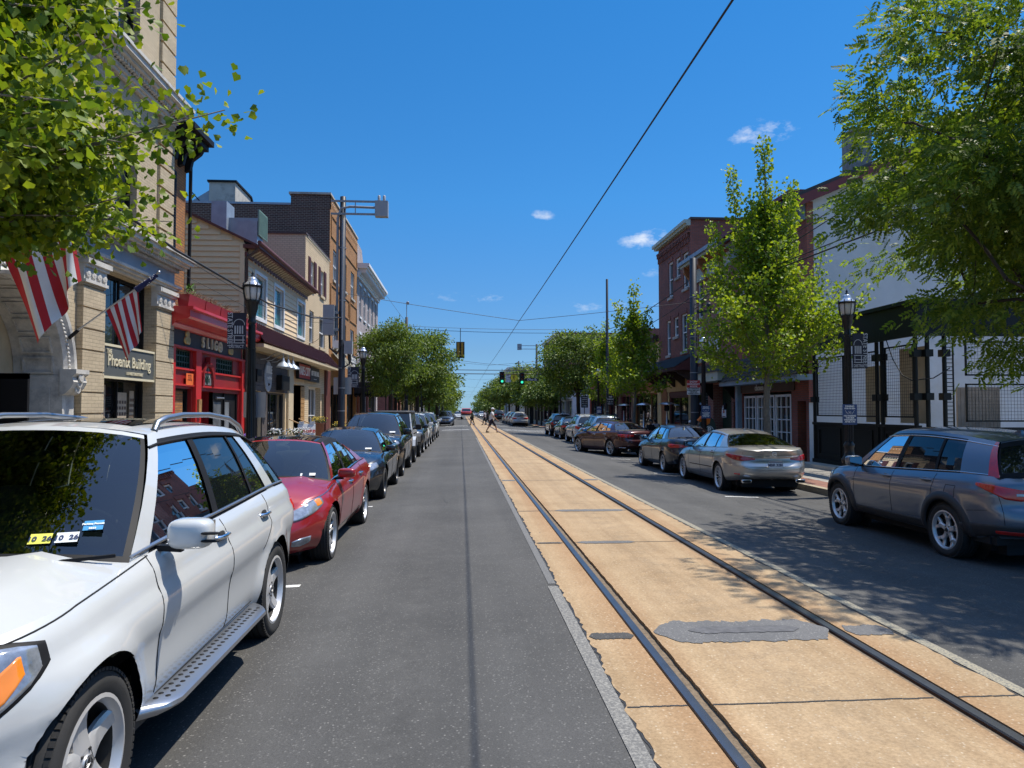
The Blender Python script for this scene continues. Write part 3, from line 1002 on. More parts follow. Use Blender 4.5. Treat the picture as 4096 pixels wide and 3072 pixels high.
def dress(c, gaps=True, handles=None, mirror=None, heads=None, tails=None, grille=None, fog=None, plate=None, plate_r=None, hm=None, mm=None,
          headm=M_LAMPCLEAR, tailm=M_RED, lower_r=None, lower_f=None, exhaust=None, rails=None, garnish=None, reflector=None, fin=None, amber=None, badge_r=None, wiper=True, step=None):
    r = c.root
    zt = lambda y: sinterp(y, c.zt)
    if gaps and c.doors:
        g = MB()
        ys = [c.doors[0][0]] + [d[1] for d in c.doors]
        for k, y in enumerate(ys):
            if k == 2: c.seam(g, [(y, zt(y) - .02), (y + .02, .8), (-c.wb / 2 + c.wr + c.arch, .62)], off=.0005)
            else: c.seam(g, [(y + .015, zt(y) - .02), (y - .01, .75), (y, .34)], off=.0005)
        c.seam(g, [(c.doors[0][0], .335), (-c.wb / 2 + c.wr + .1, .35)], r=.003)
        c.seam(g, [(c.doors[0][0] + .1, zt(c.doors[0][0]) - .015), (c.F - .45, zt(c.F - .45) - .012)], r=.0035)
        yr = c.B + .28
        c.seam(g, [(-c.wb / 2 - c.wr - c.arch - .02, .68), (yr, .72)], r=.003)
        c.into(c.body, g, M_UNDER)
    for d, y, z in handles or []: c.handle(y, z, d, hm, recess=True)
    if mirror: c.mirrors(*mirror, m=mm)
    for sg in (1, -1):
        if heads: 
            o = c.part('headlight', lambda mb: c.patch(mb, heads, 'F', .010, both=sg), headm)
            if amber: c.part('indicator', lambda mb: c.patch(mb, amber, 'F', .014, both=sg), M_AMBER, o)
        if tails:
            c.part('taillight', lambda mb: c.patch(mb, tails, 'R', .012, both=sg), tailm)
        if fog: c.part('fog_lamp', lambda mb: c.patch(mb, fog, 'F', .01, both=sg), headm)
        if reflector: c.part('reflector', lambda mb: c.patch(mb, reflector, 'R', .008, both=sg), M_RED)
        if exhaust:
            mb = MB(); x, y, z, w = exhaust
            mb.sq((sg * x, y, z), (w, .05, .04), (.3, .6), 10); o = mb.build('exhaust_tip', M_CHROME, r)
            k = MB(); k.sq((sg * x, y - .012, z), (w * .85, .05, .03), (.3, .6), 10); k.build('exhaust_bore', M_UNDER, o)
        if rails:
            mb = MB(); a, b = rails
            ys = [a, a - .05, a - .2, (a + b) / 2, b + .2, b + .05, b]; up = (0, .05, .065, .07, .065, .05, 0)
            mb.tube([(sg * (sinterp(y, c.xr) - .03), y, sinterp(y, c.zr) + .01 + u) for y, u in zip(ys, up)], .016, 8)
            mb.build('roof_rail', M_BLACK, r)
    if grille: c.part('grille', lambda mb: c.patch(mb, grille, 'F', .008), M_BLACK)
    if lower_f: c.part('lower_grille', lambda mb: c.patch(mb, lower_f, 'F', .008), M_BLACK)
    if lower_r: c.part('rear_valance', lambda mb: c.patch(mb, lower_r, 'R', .006), M_BLACK)
    if garnish: c.part('trunk_garnish', lambda mb: c.patch(mb, garnish, 'R', .012), M_CHROME)
    if plate: c.plate(c.F - .02, plate)
    if plate_r: c.plate(c.B + plate_r[1], plate_r[0], plate_r[2])
    if fin:
        mb = MB(); z = sinterp(fin, c.zr) + c.rcrown
        mb.prism([(fin + .1, z - .01), (fin - .03, z + .05), (fin - .07, z + .045), (fin - .08, z - .01)], lambda p, k: (-.018 + .036 * k, p[0], p[1]))
        mb.build('roof_antenna', c.paint, r)
    if badge_r:
        mb = MB(); mb.lathe([(.036, 0), (.045, -.006), (.05, 0)], 24, (0, c.B + badge_r[1], badge_r[0]), 0, 'y'); mb.bar((-.02, c.B + badge_r[1] - .004, badge_r[0] + .025), (.005, c.B + badge_r[1] - .004, badge_r[0] - .02), .01, .006); mb.bar((-.01, c.B + badge_r[1] - .004, badge_r[0] - .02), (.03, c.B + badge_r[1] - .004, badge_r[0] - .02), .01, .006)
        mb.build('badge', M_CHROME, r)

SEDAN = dict(fo=.95, ro=1.08, wb=2.80, hw=.925, wr=.335, zt=[(-2.5, .98), (-2.2, 1.03), (-1.3, 1.02), (0, .95), (.9, .93), (1.5, .87), (2.05, .76), (2.36, .64)],
             cols=[(1.02, .30, 'p'), (.86, .22, 'w'), (-.02, -.10, 'b'), (-.12, -.2, 'w'), (-.88, -.74, 'b'), (-.92, -.78, 'w'), (-1.26, -.98, 'p'), (-1.72, -1.08, 'e')],
             zr=[(-1.08, 1.33), (-.7, 1.385), (-.2, 1.41), (.3, 1.36)], xr=[(-1.08, .53), (-.3, .575), (.3, .56)],
             doors=[(.86, -.08), (-.085, -1.12)])

def car_red_sedan():
    d = dict(SEDAN); d.update(paint=P_RED, interior=M_TANSEAT, roof_black='glass', step=.045, rows=22, af=.95, nxf=2.6, rim=('twin5', M_ALLOY), rimr=.25, fo=.93,
                              zr=[(-1.08, 1.35), (-.7, 1.41), (-.2, 1.435), (.3, 1.39)], crown_f=.085, ww=.225)
    c = Car(**d)
    c.hood = lambda a, y: (.018 * math.exp(-((abs(a) - .55) / .12) ** 2) if y > .6 else 0)
    c.build('dark red sedan with black glass roof, its nose close behind the white SUV', 'car', (-2.47, 10.45, gz(-2.4)), PI + R(-.5), 'cars parked along the left kerb')
    dress(c, handles=[(0, .0, .83), (1, -.92, .87)], mirror=(.72, .99, (.115, .07, .062)), hm=M_CHROME,
          heads=[(.42, .56, .60), (.55, .55, .645), (.75, .585, .70), (.95, .64, .76), (1.12, .70, .80), (1.22, .745, .805)],
          amber=[(1.02, .70, .775), (1.10, .71, .79), (1.19, .74, .80)],
          tails=[(.4, .80, .86), (.7, .78, .92), (1.0, .80, .93), (1.15, .86, .92)], fog=[(.62, .30, .36), (.75, .29, .39), (.92, .33, .40)],
          grille=[(0, .50, .60), (.25, .50, .58), (.36, .52, .55)], lower_f=[(0, .24, .38), (.42, .26, .36), (.55, .28, .33)], plate=.44)
    c.window_line(.05, .008, M_CHROME)
    c.part('grille_bar', lambda mb: c.patch(mb, [(0, .575, .60), (.3, .575, .595), (.42, .555, .575)], 'F', .02), M_CHROME)
    # wing crease in bright trim along the bonnet edge, inspection stickers
    for sg in (1, -1):
        mb = MB(); ps = [c.pt(lerp(.95, 2.0, i / 12), sinterp(lerp(.95, 2.0, i / 12), c.zt) - .03, 'S', .003) for i in range(13)]
        mb.tube([(sg * p.x, p.y, p.z) for p in ps], .006, 6); mb.build('bonnet_trim', M_CHROME, c.root)
    W = c.wpts[0]
    for a0, a1 in ((-.58, -.42), (-.78, -.62)):
        mb = MB(); 
        mb.grid(lambda u, v: Vector((lerp(a0, a1, u) * lerp(W[0].x, W[-1].x, .1), lerp(W[0].y, W[-1].y, .10 + .06 * v) + c.bowb * (1 - a0 * a0) + .03, lerp(W[0].z, W[-1].z, .10 + .06 * v) + .04)), 2, 2, 0, False)
        mb.build('inspection_sticker', M_STICKER, c.root)
    return c

def car_dark_sedan():
    d = dict(SEDAN); d.update(paint=P_BLACK, interior=M_SEAT, rim=('ten', M_DARKALLOY), af=.95, ro=1.05, fo=.92)
    c = Car(**d)
    c.build('glossy black sedan between the dark red sedan and the black SUV', 'car', (-2.48, 16.5, gz(-2.4)), PI, 'cars parked along the left kerb')
    dress(c, handles=[(0, .0, .83), (1, -.92, .87)], mirror=(.72, 1.0, (.11, .07, .062)), heads=[(.45, .58, .66), (.8, .62, .74), (1.1, .70, .79)],
          tails=[(.4, .80, .88), (.9, .80, .92), (1.15, .86, .92)], grille=[(0, .42, .62), (.3, .42, .62), (.4, .5, .6)], lower_f=[(0, .24, .36), (.55, .28, .33)], plate=.4)
    c.window_line(.88, .006, M_CHROME)
    W = c.wpts[0]
    mb = MB(); mb.grid(lambda u, v: Vector((lerp(-.74, -.5, u) * lerp(W[0].x, W[-1].x, .1), lerp(W[0].y, W[-1].y, .10 + .06 * v) + .10, lerp(W[0].z, W[-1].z, .10 + .06 * v) + .05)), 2, 2, 0, False)
    mb.build('inspection_sticker', M_STICKER, c.root)
    return c

def car_silver_sedan():
    d = dict(SEDAN); d.update(paint=P_SILVER, interior=M_SEAT, rim=('multi', M_ALLOY), rimr=.255, wb=2.87, ro=1.12, fo=.98, hw=.932, step=.045, rows=22, nxr=3.4, ar=.75,
        zt=[(-2.56, 1.0), (-2.2, 1.06), (-1.4, 1.03), (0, .965), (.9, .93), (1.5, .87), (2.05, .76), (2.4, .64)],
        rear=[(0, .2), (.12, .05), (.28, .0), (.44, .0), (.52, .05), (.62, .10), (.75, .115), (.9, .07), (1, .05)],
        cols=[(1.02, .30, 'p'), (.86, .22, 'w'), (-.02, -.10, 'b'), (-.12, -.2, 'w'), (-.92, -.78, 'b'), (-.95, -.8, 'w'), (-1.28, -1.0, 'p'), (-1.86, -1.12, 'e')],
        zr=[(-1.12, 1.33), (-.7, 1.385), (-.2, 1.41), (.3, 1.36)], xr=[(-1.12, .55), (-.3, .585), (.3, .565)], rbowb=.16, rear_t=(.06, .93))
    c = Car(**d)
    c.build('silver grey sedan with slanted tail lights, parked just ahead of the dark grey SUV', 'car', (6.13 + .93, 18.33, gz(7)), R(-.6), 'cars parked along the right kerb')
    dress(c, handles=[(0, -.02, .86), (1, -.95, .90)], mirror=(.74, 1.0, (.12, .07, .07)), mm=M_BLACK, hm=M_SATIN,
          heads=[(.45, .58, .66), (.8, .62, .74), (1.1, .70, .79)], tailm=M_REDDARK,
          tails=[(.42, .80, .835), (.6, .78, .86), (.78, .765, .895), (.95, .79, .915), (1.1, .84, .92), (1.32, .895, .915)],
          lower_r=[(0, .22, .36), (.5, .24, .36), (.62, .27, .34)], exhaust=(.62, c.B + .12, .32, .12), reflector=[(.78, .46, .49), (.98, .465, .495)], fin=-.75,
          plate_r=(.70, -.02, 'MBR 3281'), badge_r=(.93, .035), garnish=[(0, .865, .885), (.4, .862, .878), (.78, .885, .893)], grille=[(0, .35, .62), (.4, .4, .6)])
    c.window_line(.05, .007, M_CHROME); c.window_line(.88, .007, M_CHROME)
    g = MB()
    c.seam(g, [(.2, 1.0), (.72, .98)], 'R', .003); c.seam(g, [(.74, .98), (.72, .64), (.55, .585), (0, .57)], 'R', .003)
    c.into(c.body, g, M_UNDER)
    for sg in (1, -1): c.part('door_molding', lambda mb: c.patch(mb, [(.8, .50, .52), (-1.0, .53, .55)], 'S', .008, rows=2, both=sg), M_BLACK)
    return c

def car_navy_sedan():
    d = dict(SEDAN); d.update(paint=P_NAVY, interior=M_SEAT, rim=('twin5', M_ALLOY), rimr=.225, wr=.318, wb=2.70, ro=1.02, fo=.91, hw=.89, zr=[(-1.0, 1.36), (-.7, 1.40), (-.2, 1.425), (.3, 1.38)],
        cols=[(1.0, .28, 'p'), (.84, .2, 'w'), (-.04, -.12, 'b'), (-.14, -.22, 'w'), (-.86, -.72, 'b'), (-.9, -.76, 'w'), (-1.2, -.94, 'p'), (-1.62, -1.0, 'e')], xr=[(-1.0, .53), (-.3, .575), (.3, .56)],
        zt=[(-2.4, 1.0), (-2.1, 1.05), (-1.3, 1.03), (0, .96), (.9, .93), (1.5, .87), (2.05, .76), (2.3, .64)])
    c = Car(**d)
    c.build('dark navy sedan with red tail lights parked beside the thick black pole', 'car', (6.16 + .89, 23.2, gz(7)), R(0), 'cars parked along the right kerb')
    dress(c, handles=[(0, -.02, .85), (1, -.92, .88)], mirror=(.72, 1.0, (.115, .07, .07)), tails=[(.36, .82, .88), (.6, .80, .90), (.95, .79, .915), (1.12, .84, .90)],
          heads=[(.45, .58, .66), (.8, .62, .74), (1.1, .70, .79)], plate_r=(.62, 0, None), reflector=[(.98, .3, .44), (1.02, .3, .44)], lower_r=[(0, .22, .36), (.55, .25, .33)])
    return c

def car_maroon_sedan():
    d = dict(SEDAN); d.update(paint=P_MAROON, interior=M_SEAT, rim=('split5', M_ALLOY), rimr=.265, wb=2.776, ro=1.1)
    c = Car(**d)
    a = R(19)
    ax = Vector((6.15, 29.6)); f = Vector((-math.sin(a), math.cos(a))); rgt = Vector((f.y, -f.x))
    p = ax + f * 1.39 + rgt * .9
    c.build('maroon sedan angled out of its parking space into the lane', 'car', (p.x, p.y, gz(6)), a, 'cars parked along the right kerb')
    dress(c, handles=[(0, -.02, .85), (1, -.92, .88)], hm=M_CHROME, mirror=(.72, 1.0, (.115, .07, .065)), tails=[(.38, .80, .88), (.7, .78, .90), (1.0, .80, .91), (1.2, .86, .90)],
          heads=[(.45, .58, .66), (.8, .62, .74), (1.1, .70, .79)], plate_r=(.74, -.01, 'FTH 4621'), exhaust=(.58, c.B + .1, .27, .08), lower_r=[(0, .22, .34), (.55, .25, .32)], garnish=[(0, .90, .915), (.4, .89, .905)])
    c.window_line(.05, .007, M_CHROME); c.window_line(.88, .007, M_CHROME)
    for sg in (1, -1): c.part('bumper_trim', lambda mb: c.patch(mb, [(.75, .34, .365), (1.15, .36, .375)], 'R', .01, rows=2, both=sg), M_CHROME)
    return c

SUV = dict(fo=.9, ro=1.0, wb=2.70, hw=.93, wr=.355, ww=.235, af=.8, ar=.5, nyr=2.4, nxr=4.4, zb=[(-2.4, .40), (-1.7, .34), (-1.0, .3), (1.0, .3), (1.8, .28), (2.4, .26)],
           zt=[(-2.4, 1.10), (-1.8, 1.12), (-.3, 1.06), (.9, 1.02), (1.5, .97), (2.0, .90), (2.3, .76)],
           cols=[(1.02, .26, 'p'), (.84, .17, 'w'), (-.10, -.16, 'b'), (-.2, -.26, 'w'), (-1.02, -.98, 'b'), (-1.06, -1.02, 'w'), (-1.62, -1.44, 'p'), (-2.16, -1.80, 'e')],
           zr=[(-1.8, 1.53), (-1.2, 1.60), (-.5, 1.635), (.1, 1.62), (.26, 1.59)], xr=[(-1.8, .54), (-1, .59), (.2, .575)], rcrown=.055, rear_t=(.06, .84), arch=.055,
           rear=[(0, .12), (.15, .02), (.3, .0), (.45, .02), (.55, .06), (.75, .07), (.9, .08), (1, .12)], doors=[(.86, -.14), (-.145, -1.10)])

def car_grey_suv():
    d = dict(SUV); d.update(paint=P_GREY, interior=M_SEAT, rearglass=M_PRIVACY, wb=2.66, fo=.9, ro=1.03, step=.04, rows=24, rim=('ypoke', M_ALLOY), rimr=.25, wr=.36, ar=.55,
        cols=[(1.05, .26, 'p'), (.86, .17, 'w'), (-.08, -.16, 'b'), (-.17, -.25, 'w'), (-1.0, -.95, 'b'), (-1.05, -1.0, 'w'), (-1.52, -1.36, 'p'), (-2.14, -1.84, 'e')],
        zt=[(-2.4, 1.10), (-1.9, 1.13), (-.9, 1.09), (.0, 1.05), (.9, 1.02), (1.5, .97), (2.0, .88), (2.25, .74)], flare=.03)
    c = Car(**d)
    r = c.build('dark grey SUV with chrome window line, nearest car at right', 'car', (6.32 + .93, 10.42, gz(7)), R(-.3), 'cars parked along the right kerb')
    dress(c, handles=[(0, -.0, .95), (1, -.93, .98)], mirror=(.76, 1.10, (.12, .075, .085)), heads=[(.5, .72, .8), (.9, .76, .9), (1.15, .84, .93)], tails=[(.40, .86, .97), (.62, .84, .98), (.8, .86, 1.01), (.95, .93, 1.03), (1.1, .985, 1.04), (1.2, 1.01, 1.04)],
          reflector=[(.55, .43, .48), (.8, .44, .49), (.95, .45, .485)], plate_r=(.88, .03, None), grille=[(0, .6, .82), (.5, .64, .8)], fin=-1.5)
    c.window_line(.05, .008, M_CHROME); c.window_line(.88, .009, M_CHROME)
    Ra = c.wr + c.arch
    for sg in (1, -1):
        for yc in (c.wb / 2, -c.wb / 2):
            mb = MB(); n = 30; rr = (Ra - .02, Ra - .012, Ra + .03, Ra + .085, Ra + .095); oo = (-.02, .008, .012, .009, -.004); vs = []
            for i in range(n + 1):
                a = lerp(-.2, PI + .2, i / n)
                for q, o in zip(rr, oo):
                    p = c.pt(yc + q * math.cos(a), max(.29, c.wr + q * math.sin(a)), 'S', o); vs.append((sg * p.x, p.y, p.z))
            fs = [(i * 5 + k, i * 5 + k + 1, i * 5 + 6 + k, i * 5 + 5 + k) for i in range(n) for k in range(4)]
            mb.add(vs, [f[::-1] for f in fs] if sg > 0 else fs, 0, True); mb.build('arch_cladding', M_PLASTIC, r)
        c.part('sill_cladding', lambda mb: c.patch(mb, [(.86, .30, .43), (-.86, .31, .44)], 'S', .009, rows=4, both=sg), M_PLASTIC)
        c.part('bumper_cladding', lambda mb: c.patch(mb, [(.0, .41, .56), (.9, .41, .56), (1.28, .36, .54), (1.5, .33, .5)], 'R', .007, rows=4, both=sg), M_PLASTIC)
    # upright of the tail lamps on the D pillars, fuel flap, skid plate
    for sg in (1, -1):
        mb = MB(); l = c.wpts[-1]; k = c.wpts[-2]
        def fn(u, v):
            t = v * 8; j = min(int(t), 7); f = t - j
            a = l[j].lerp(l[j + 1], f); b = k[j].lerp(k[j + 1], f)
            q = a.lerp(b, u * lerp(.30, .10, v)) + Vector((.012, -.012, 0))
            return Vector((sg * q.x, q.y, q.z))
        mb.grid(fn, 3, 10, 0, True, flip=sg > 0)
        mb.build('taillight', M_RED, r)
        c.part('lamp_strip', lambda mb: c.patch(mb, [(.40, .90, .935), (.7, .90, .935)], 'R', .018, both=sg), M_LAMPCLEAR)
    c.part('bumper_trim', lambda mb: c.patch(mb, [(0, .30, .38), (.55, .31, .38), (.72, .34, .37)], 'R', .02), M_SATIN)
    g = MB()
    q = [(-1.55, .80), (-1.55, .96), (-1.36, .96), (-1.36, .80), (-1.55, .80)]
    c.seam(g, q, both=-1); c.seam(g, [(.9, 1.0), (.82, .7), (.80, .44)], 'R', .004)
    c.into(c.body, g, M_UNDER)
    return c

def car_generic_suv():
    d = dict(SUV); d.update(paint=P_DKGREY, rim=('ten', M_ALLOY), step=.055)
    c = Car(**d)
    c.build('near-black SUV behind the white box-shaped off-roader', 'car', (-2.5, 32.2, gz(-2.4)), PI, 'cars parked along the left kerb')
    dress(c, handles=[(0, -.02, .92), (1, -.95, .95)], mirror=(.76, 1.10, (.12, .075, .08)), heads=[(.5, .70, .78), (.9, .74, .88), (1.15, .82, .90)], tails=[(.42, .84, .98), (.8, .84, 1.02), (1.1, .92, 1.03)],
          grille=[(0, .5, .78), (.4, .54, .77)], plate=.5, plate_r=(.86, .02, None), rails=(.0, -1.5), lower_r=[(0, .30, .42), (.7, .34, .42)], lower_f=[(0, .28, .42), (.6, .32, .4)])
    return c

def car_black_suv():
    d = dict(SUV); d.update(paint=P_BLACK, interior=M_SEAT, rearglass=M_PRIVACY, hw=.97, wb=2.9, fo=.92, ro=1.1, wr=.37, rim=('five', M_DARKALLOY), step=.045, rows=22, af=.6, nxf=4.0,
        zt=[(-2.6, 1.16), (-1.8, 1.18), (-.3, 1.13), (.9, 1.10), (1.5, 1.07), (2.0, 1.02), (2.36, .92)], zr=[(-2.0, 1.64), (-1.2, 1.70), (-.5, 1.725), (.1, 1.70), (.26, 1.67)], xr=[(-2.0, .58), (-1, .63), (.2, .615)],
        cols=[(1.02, .26, 'p'), (.84, .17, 'w'), (-.10, -.16, 'b'), (-.2, -.26, 'w'), (-1.12, -1.08, 'b'), (-1.16, -1.12, 'w'), (-1.82, -1.64, 'p'), (-2.36, -2.0, 'e')])
    c = Car(**d)
    c.build('large black SUV with chrome grille edges parked behind the black sedan', 'car', (-2.55, 21.62, gz(-2.4)), PI, 'cars parked along the left kerb')
    dress(c, handles=[(0, -.02, .98), (1, -.98, 1.0)], mirror=(.78, 1.20, (.12, .08, .09)), heads=[(.52, .86, .93), (.75, .86, .97), (1.0, .90, .99), (1.12, .93, .985)], tails=[(.42, .9, 1.02), (.8, .9, 1.06), (1.1, .97, 1.06)],
          grille=[(0, .58, .92), (.42, .6, .9)], plate=.5, lower_f=[(0, .30, .5), (.7, .34, .48)], fog=[(.8, .55, .66), (1.0, .57, .68)])
    for sg in (1, -1): c.part('grille_trim', lambda mb: c.patch(mb, [(.38, .55, .94), (.43, .55, .94)], 'F', .02, both=sg), M_CHROME)
    W = c.wpts[0]
    mb = MB(); mb.grid(lambda u, v: Vector((lerp(-.82, -.62, u) * lerp(W[0].x, W[-1].x, .1), lerp(W[0].y, W[-1].y, .10 + .06 * v) + .09, lerp(W[0].z, W[-1].z, .10 + .06 * v) + .05)), 2, 2, 0, False)
    mb.build('inspection_sticker', M_STICKER, c.root)
    return c

def car_offroader():
    """boxy white off-roader: separate fenders, flat screen, slotted upright grille"""
    r = thing('parked_car', 'white boxy off-roader with black hardtop and flared fenders', 'car', (-2.5, 26.75, gz(-2.4)), PI, 'cars parked along the left kerb')
    b = MB()
    b.prism([(-.75, .55), (.75, .55), (.75, 1.10), (-.75, 1.10)], lambda p, k: (p[0], -1.95 + 2.75 * k, p[1]), 0)
    n = 10
    def hood(u, v):
        y = lerp(.8, 2.0, v); w = lerp(.73, .58, v); a = 2 * u - 1
        return Vector((a * w, y, 1.12 - .06 * v + .04 * (1 - abs(a) ** 4)))
    b.grid(hood, 14, 8, 0, True)
    for sg in (1, -1):
        b.grid(lambda u, v: Vector((sg * lerp(.73, .58, u), lerp(.8, 2.0, u), lerp(.5, 1.12 - .06 * u, v))), 6, 4, 0, True, flip=sg < 0)
    b.box(-.58, .58, 1.93, 2.0, .62, 1.07)
    b.build('body', P_WHITE, r, sharp=40)
    for sg in (1, -1):
        d = MB(); d.box(sg * .75, sg * .765, -.12, .78, .60, 1.085); o = d.build('door', P_WHITE, r)
        h = MB(); h.box(sg * .765, sg * .80, -.08, .08, .95, .985); h.build('handle', M_BLACK, o)
        d = MB(); d.box(sg * .75, sg * .765, -.95, -.14, .60, 1.085); o = d.build('door', P_WHITE, r)
        h = MB(); h.box(sg * .765, sg * .80, -.90, -.76, .95, .985); h.build('handle', M_BLACK, o)
        for y in (1.5, -1.5):
            f = MB(); pr = [(.62, .62), (.5, .82), (.2, .92), (-.2, .92), (-.5, .82), (-.62, .62)]
            f.prism([(p[0], p[1]) for p in pr] + [(p[0] * .88, p[1] - .05) for p in pr[::-1]], lambda p, k: (sg * (.62 + .32 * k), y + p[0], p[1]), 0)
            f.build('fender', P_WHITE if y > 0 else M_PLASTIC, r)
        l = MB(); l.lathe([(0, .03), (.07, .025), (.09, 0), (.095, -.02)], 20, (sg * .42, 2.0, .88), 0, 'y'); l.build('headlight', M_LAMPCLEAR, r)
        w = MB(); w.quad((sg * .742, .66, 1.12), (sg * .742, -.10, 1.12), (sg * .66, -.10, 1.66), (sg * .66, .42, 1.66)); w.build('window', M_PRIVACY, r)
        w = MB(); w.quad((sg * .742, -.16, 1.12), (sg * .742, -.92, 1.12), (sg * .66, -.92, 1.66), (sg * .66, -.16, 1.66)); w.build('window', M_PRIVACY, r)
        w = MB(); w.quad((sg * .742, -1.0, 1.12), (sg * .742, -1.8, 1.12), (sg * .66, -1.75, 1.66), (sg * .66, -1.0, 1.66)); w.build('window', M_PRIVACY, r)
        m = MB(); m.sq((sg * .95, .62, 1.22), (.11, .06, .1), (.4, .4), 8); m.bar((sg * .75, .66, 1.15), (sg * .9, .64, 1.18), .04, .04); m.build('wing_mirror', M_BLACK, r)
        t = MB(); t.box(sg * .60, sg * .72, -1.99, -1.95, .88, 1.05); t.build('taillight', M_RED, r)
    pil = MB()
    L = [(.92, .40), (.80, .34)]
    def pillar(y0, y1, t0, t1):
        for sg in (1, -1):
            pil.add([(sg * .75, y0, 1.10), (sg * .75, y1, 1.10), (sg * .665, t1, 1.70), (sg * .665, t0, 1.70), (sg * .70, y0, 1.10), (sg * .70, y1, 1.10), (sg * .62, t1, 1.70), (sg * .62, t0, 1.70)],
                    [(0, 1, 2, 3), (7, 6, 5, 4), (0, 3, 7, 4), (1, 5, 6, 2), (0, 4, 5, 1), (3, 2, 6, 7)])
    for a in ((.80, .66, .50, .40), (-.08, -.18, -.08, -.18), (-.9, -1.02, -.9, -1.02), (-1.8, -1.95, -1.74, -1.9)): pillar(*a)
    pil.build('pillar_frame', P_WHITE, r)
    rf = MB(); rf.sq((0, -.72, 1.745), (.70, 1.25, .06), (.3, .25), 14); rf.build('roof', M_PLASTIC, r)
    w = MB(); w.quad((-.70, .80, 1.13), (.70, .80, 1.13), (.62, .52, 1.69), (-.62, .52, 1.69)); w.build('windshield', M_PRIVACY, r)
    w = MB(); w.quad((.68, -1.955, 1.13), (-.68, -1.955, 1.13), (-.62, -1.91, 1.66), (.62, -1.91, 1.66)); w.build('rear_window', M_PRIVACY, r)
    g = MB()
    for k in range(7): g.box(-.27 + k * .08, -.23 + k * .08, 2.0, 2.006, .70, 1.0)
    g.build('grille', M_BLACK, r)
    g = MB(); g.box(-.80, .80, 2.05, 2.22, .48, .66); g.build('bumper', M_PLASTIC, r)
    g = MB(); g.box(-.78, .78, -2.1, -1.96, .48, .66); g.build('bumper', M_PLASTIC, r)
    u = MB(); u.box(-.6, .6, -1.9, 1.95, .32, .58); u.build('underbody', M_UNDER, r)
    t = Car(paint=P_WHITE, wr=.40, ww=.27, wb=3.0, hw=.93, rim=('five', M_DARKALLOY)); t.wheels(r)
    return r

def truck_red():
    r = thing('pickup_truck', 'bright red pickup truck coming up the street far off between the trees', 'truck', (.85, 131, gz(.9)), PI)
    b = MB()
    b.prism([(-1.0, .55), (-1.0, 1.28), (1.0, 1.28), (1.0, .55)], lambda p, k: (p[0], -3.0 + 5.75 * k, p[1]), 0)
    b.build('body', P_TRUCK, r)
    h = MB(); h.sq((0, 2.0, 1.18), (.98, .95, .22), (.3, .3), 10); h.build('hood', P_TRUCK, r)
    cab = MB()
    cab.add([(-.95, 1.35, 1.28), (.95, 1.35, 1.28), (.74, .75, 1.98), (-.74, .75, 1.98), (-.95, -1.0, 1.28), (.95, -1.0, 1.28), (.74, -.8, 1.98), (-.74, -.8, 1.98)],
            [(0, 1, 2, 3), (5, 4, 7, 6), (1, 5, 6, 2), (4, 0, 3, 7), (3, 2, 6, 7)]); cab.build('cab', P_TRUCK, r)
    w = MB(); w.quad((-.84, 1.29, 1.36), (.84, 1.29, 1.36), (.70, .84, 1.90), (-.70, .84, 1.90)); w.build('windshield', M_PRIVACY, r)
    g = MB(); g.box(-.72, .72, 2.75, 2.80, .80, 1.20); g.build('grille', M_BLUE_GRILLE, r)
    g = MB(); g.box(-1.0, 1.0, 2.75, 2.95, .50, .74); g.build('bumper', M_CHROME, r)
    for sg in (1, -1):
        l = MB(); l.box(sg * .74, sg * .98, 2.75, 2.79, .86, 1.16); l.build('headlight', M_LAMPCLEAR, r)
        m = MB(); m.sq((sg * 1.16, 1.2, 1.42), (.13, .06, .17), (.4, .4), 6); m.bar((sg * .9, 1.2, 1.36), (sg * 1.1, 1.2, 1.38), .04, .05); m.build('wing_mirror', M_BLACK, r)
        w = MB(); w.quad((sg * .945, 1.1, 1.34), (sg * .945, -.85, 1.34), (sg * .77, -.72, 1.9), (sg * .77, .72, 1.9)); w.build('window', M_PRIVACY, r)
    t = Car(paint=P_TRUCK, wr=.42, ww=.28, wb=3.7, hw=1.0, rim=('five', M_ALLOY)); t.wheels(r)
    return r
M_BLUE_GRILLE = mat('truck_grille', (.02, .06, .14), .25, .6)

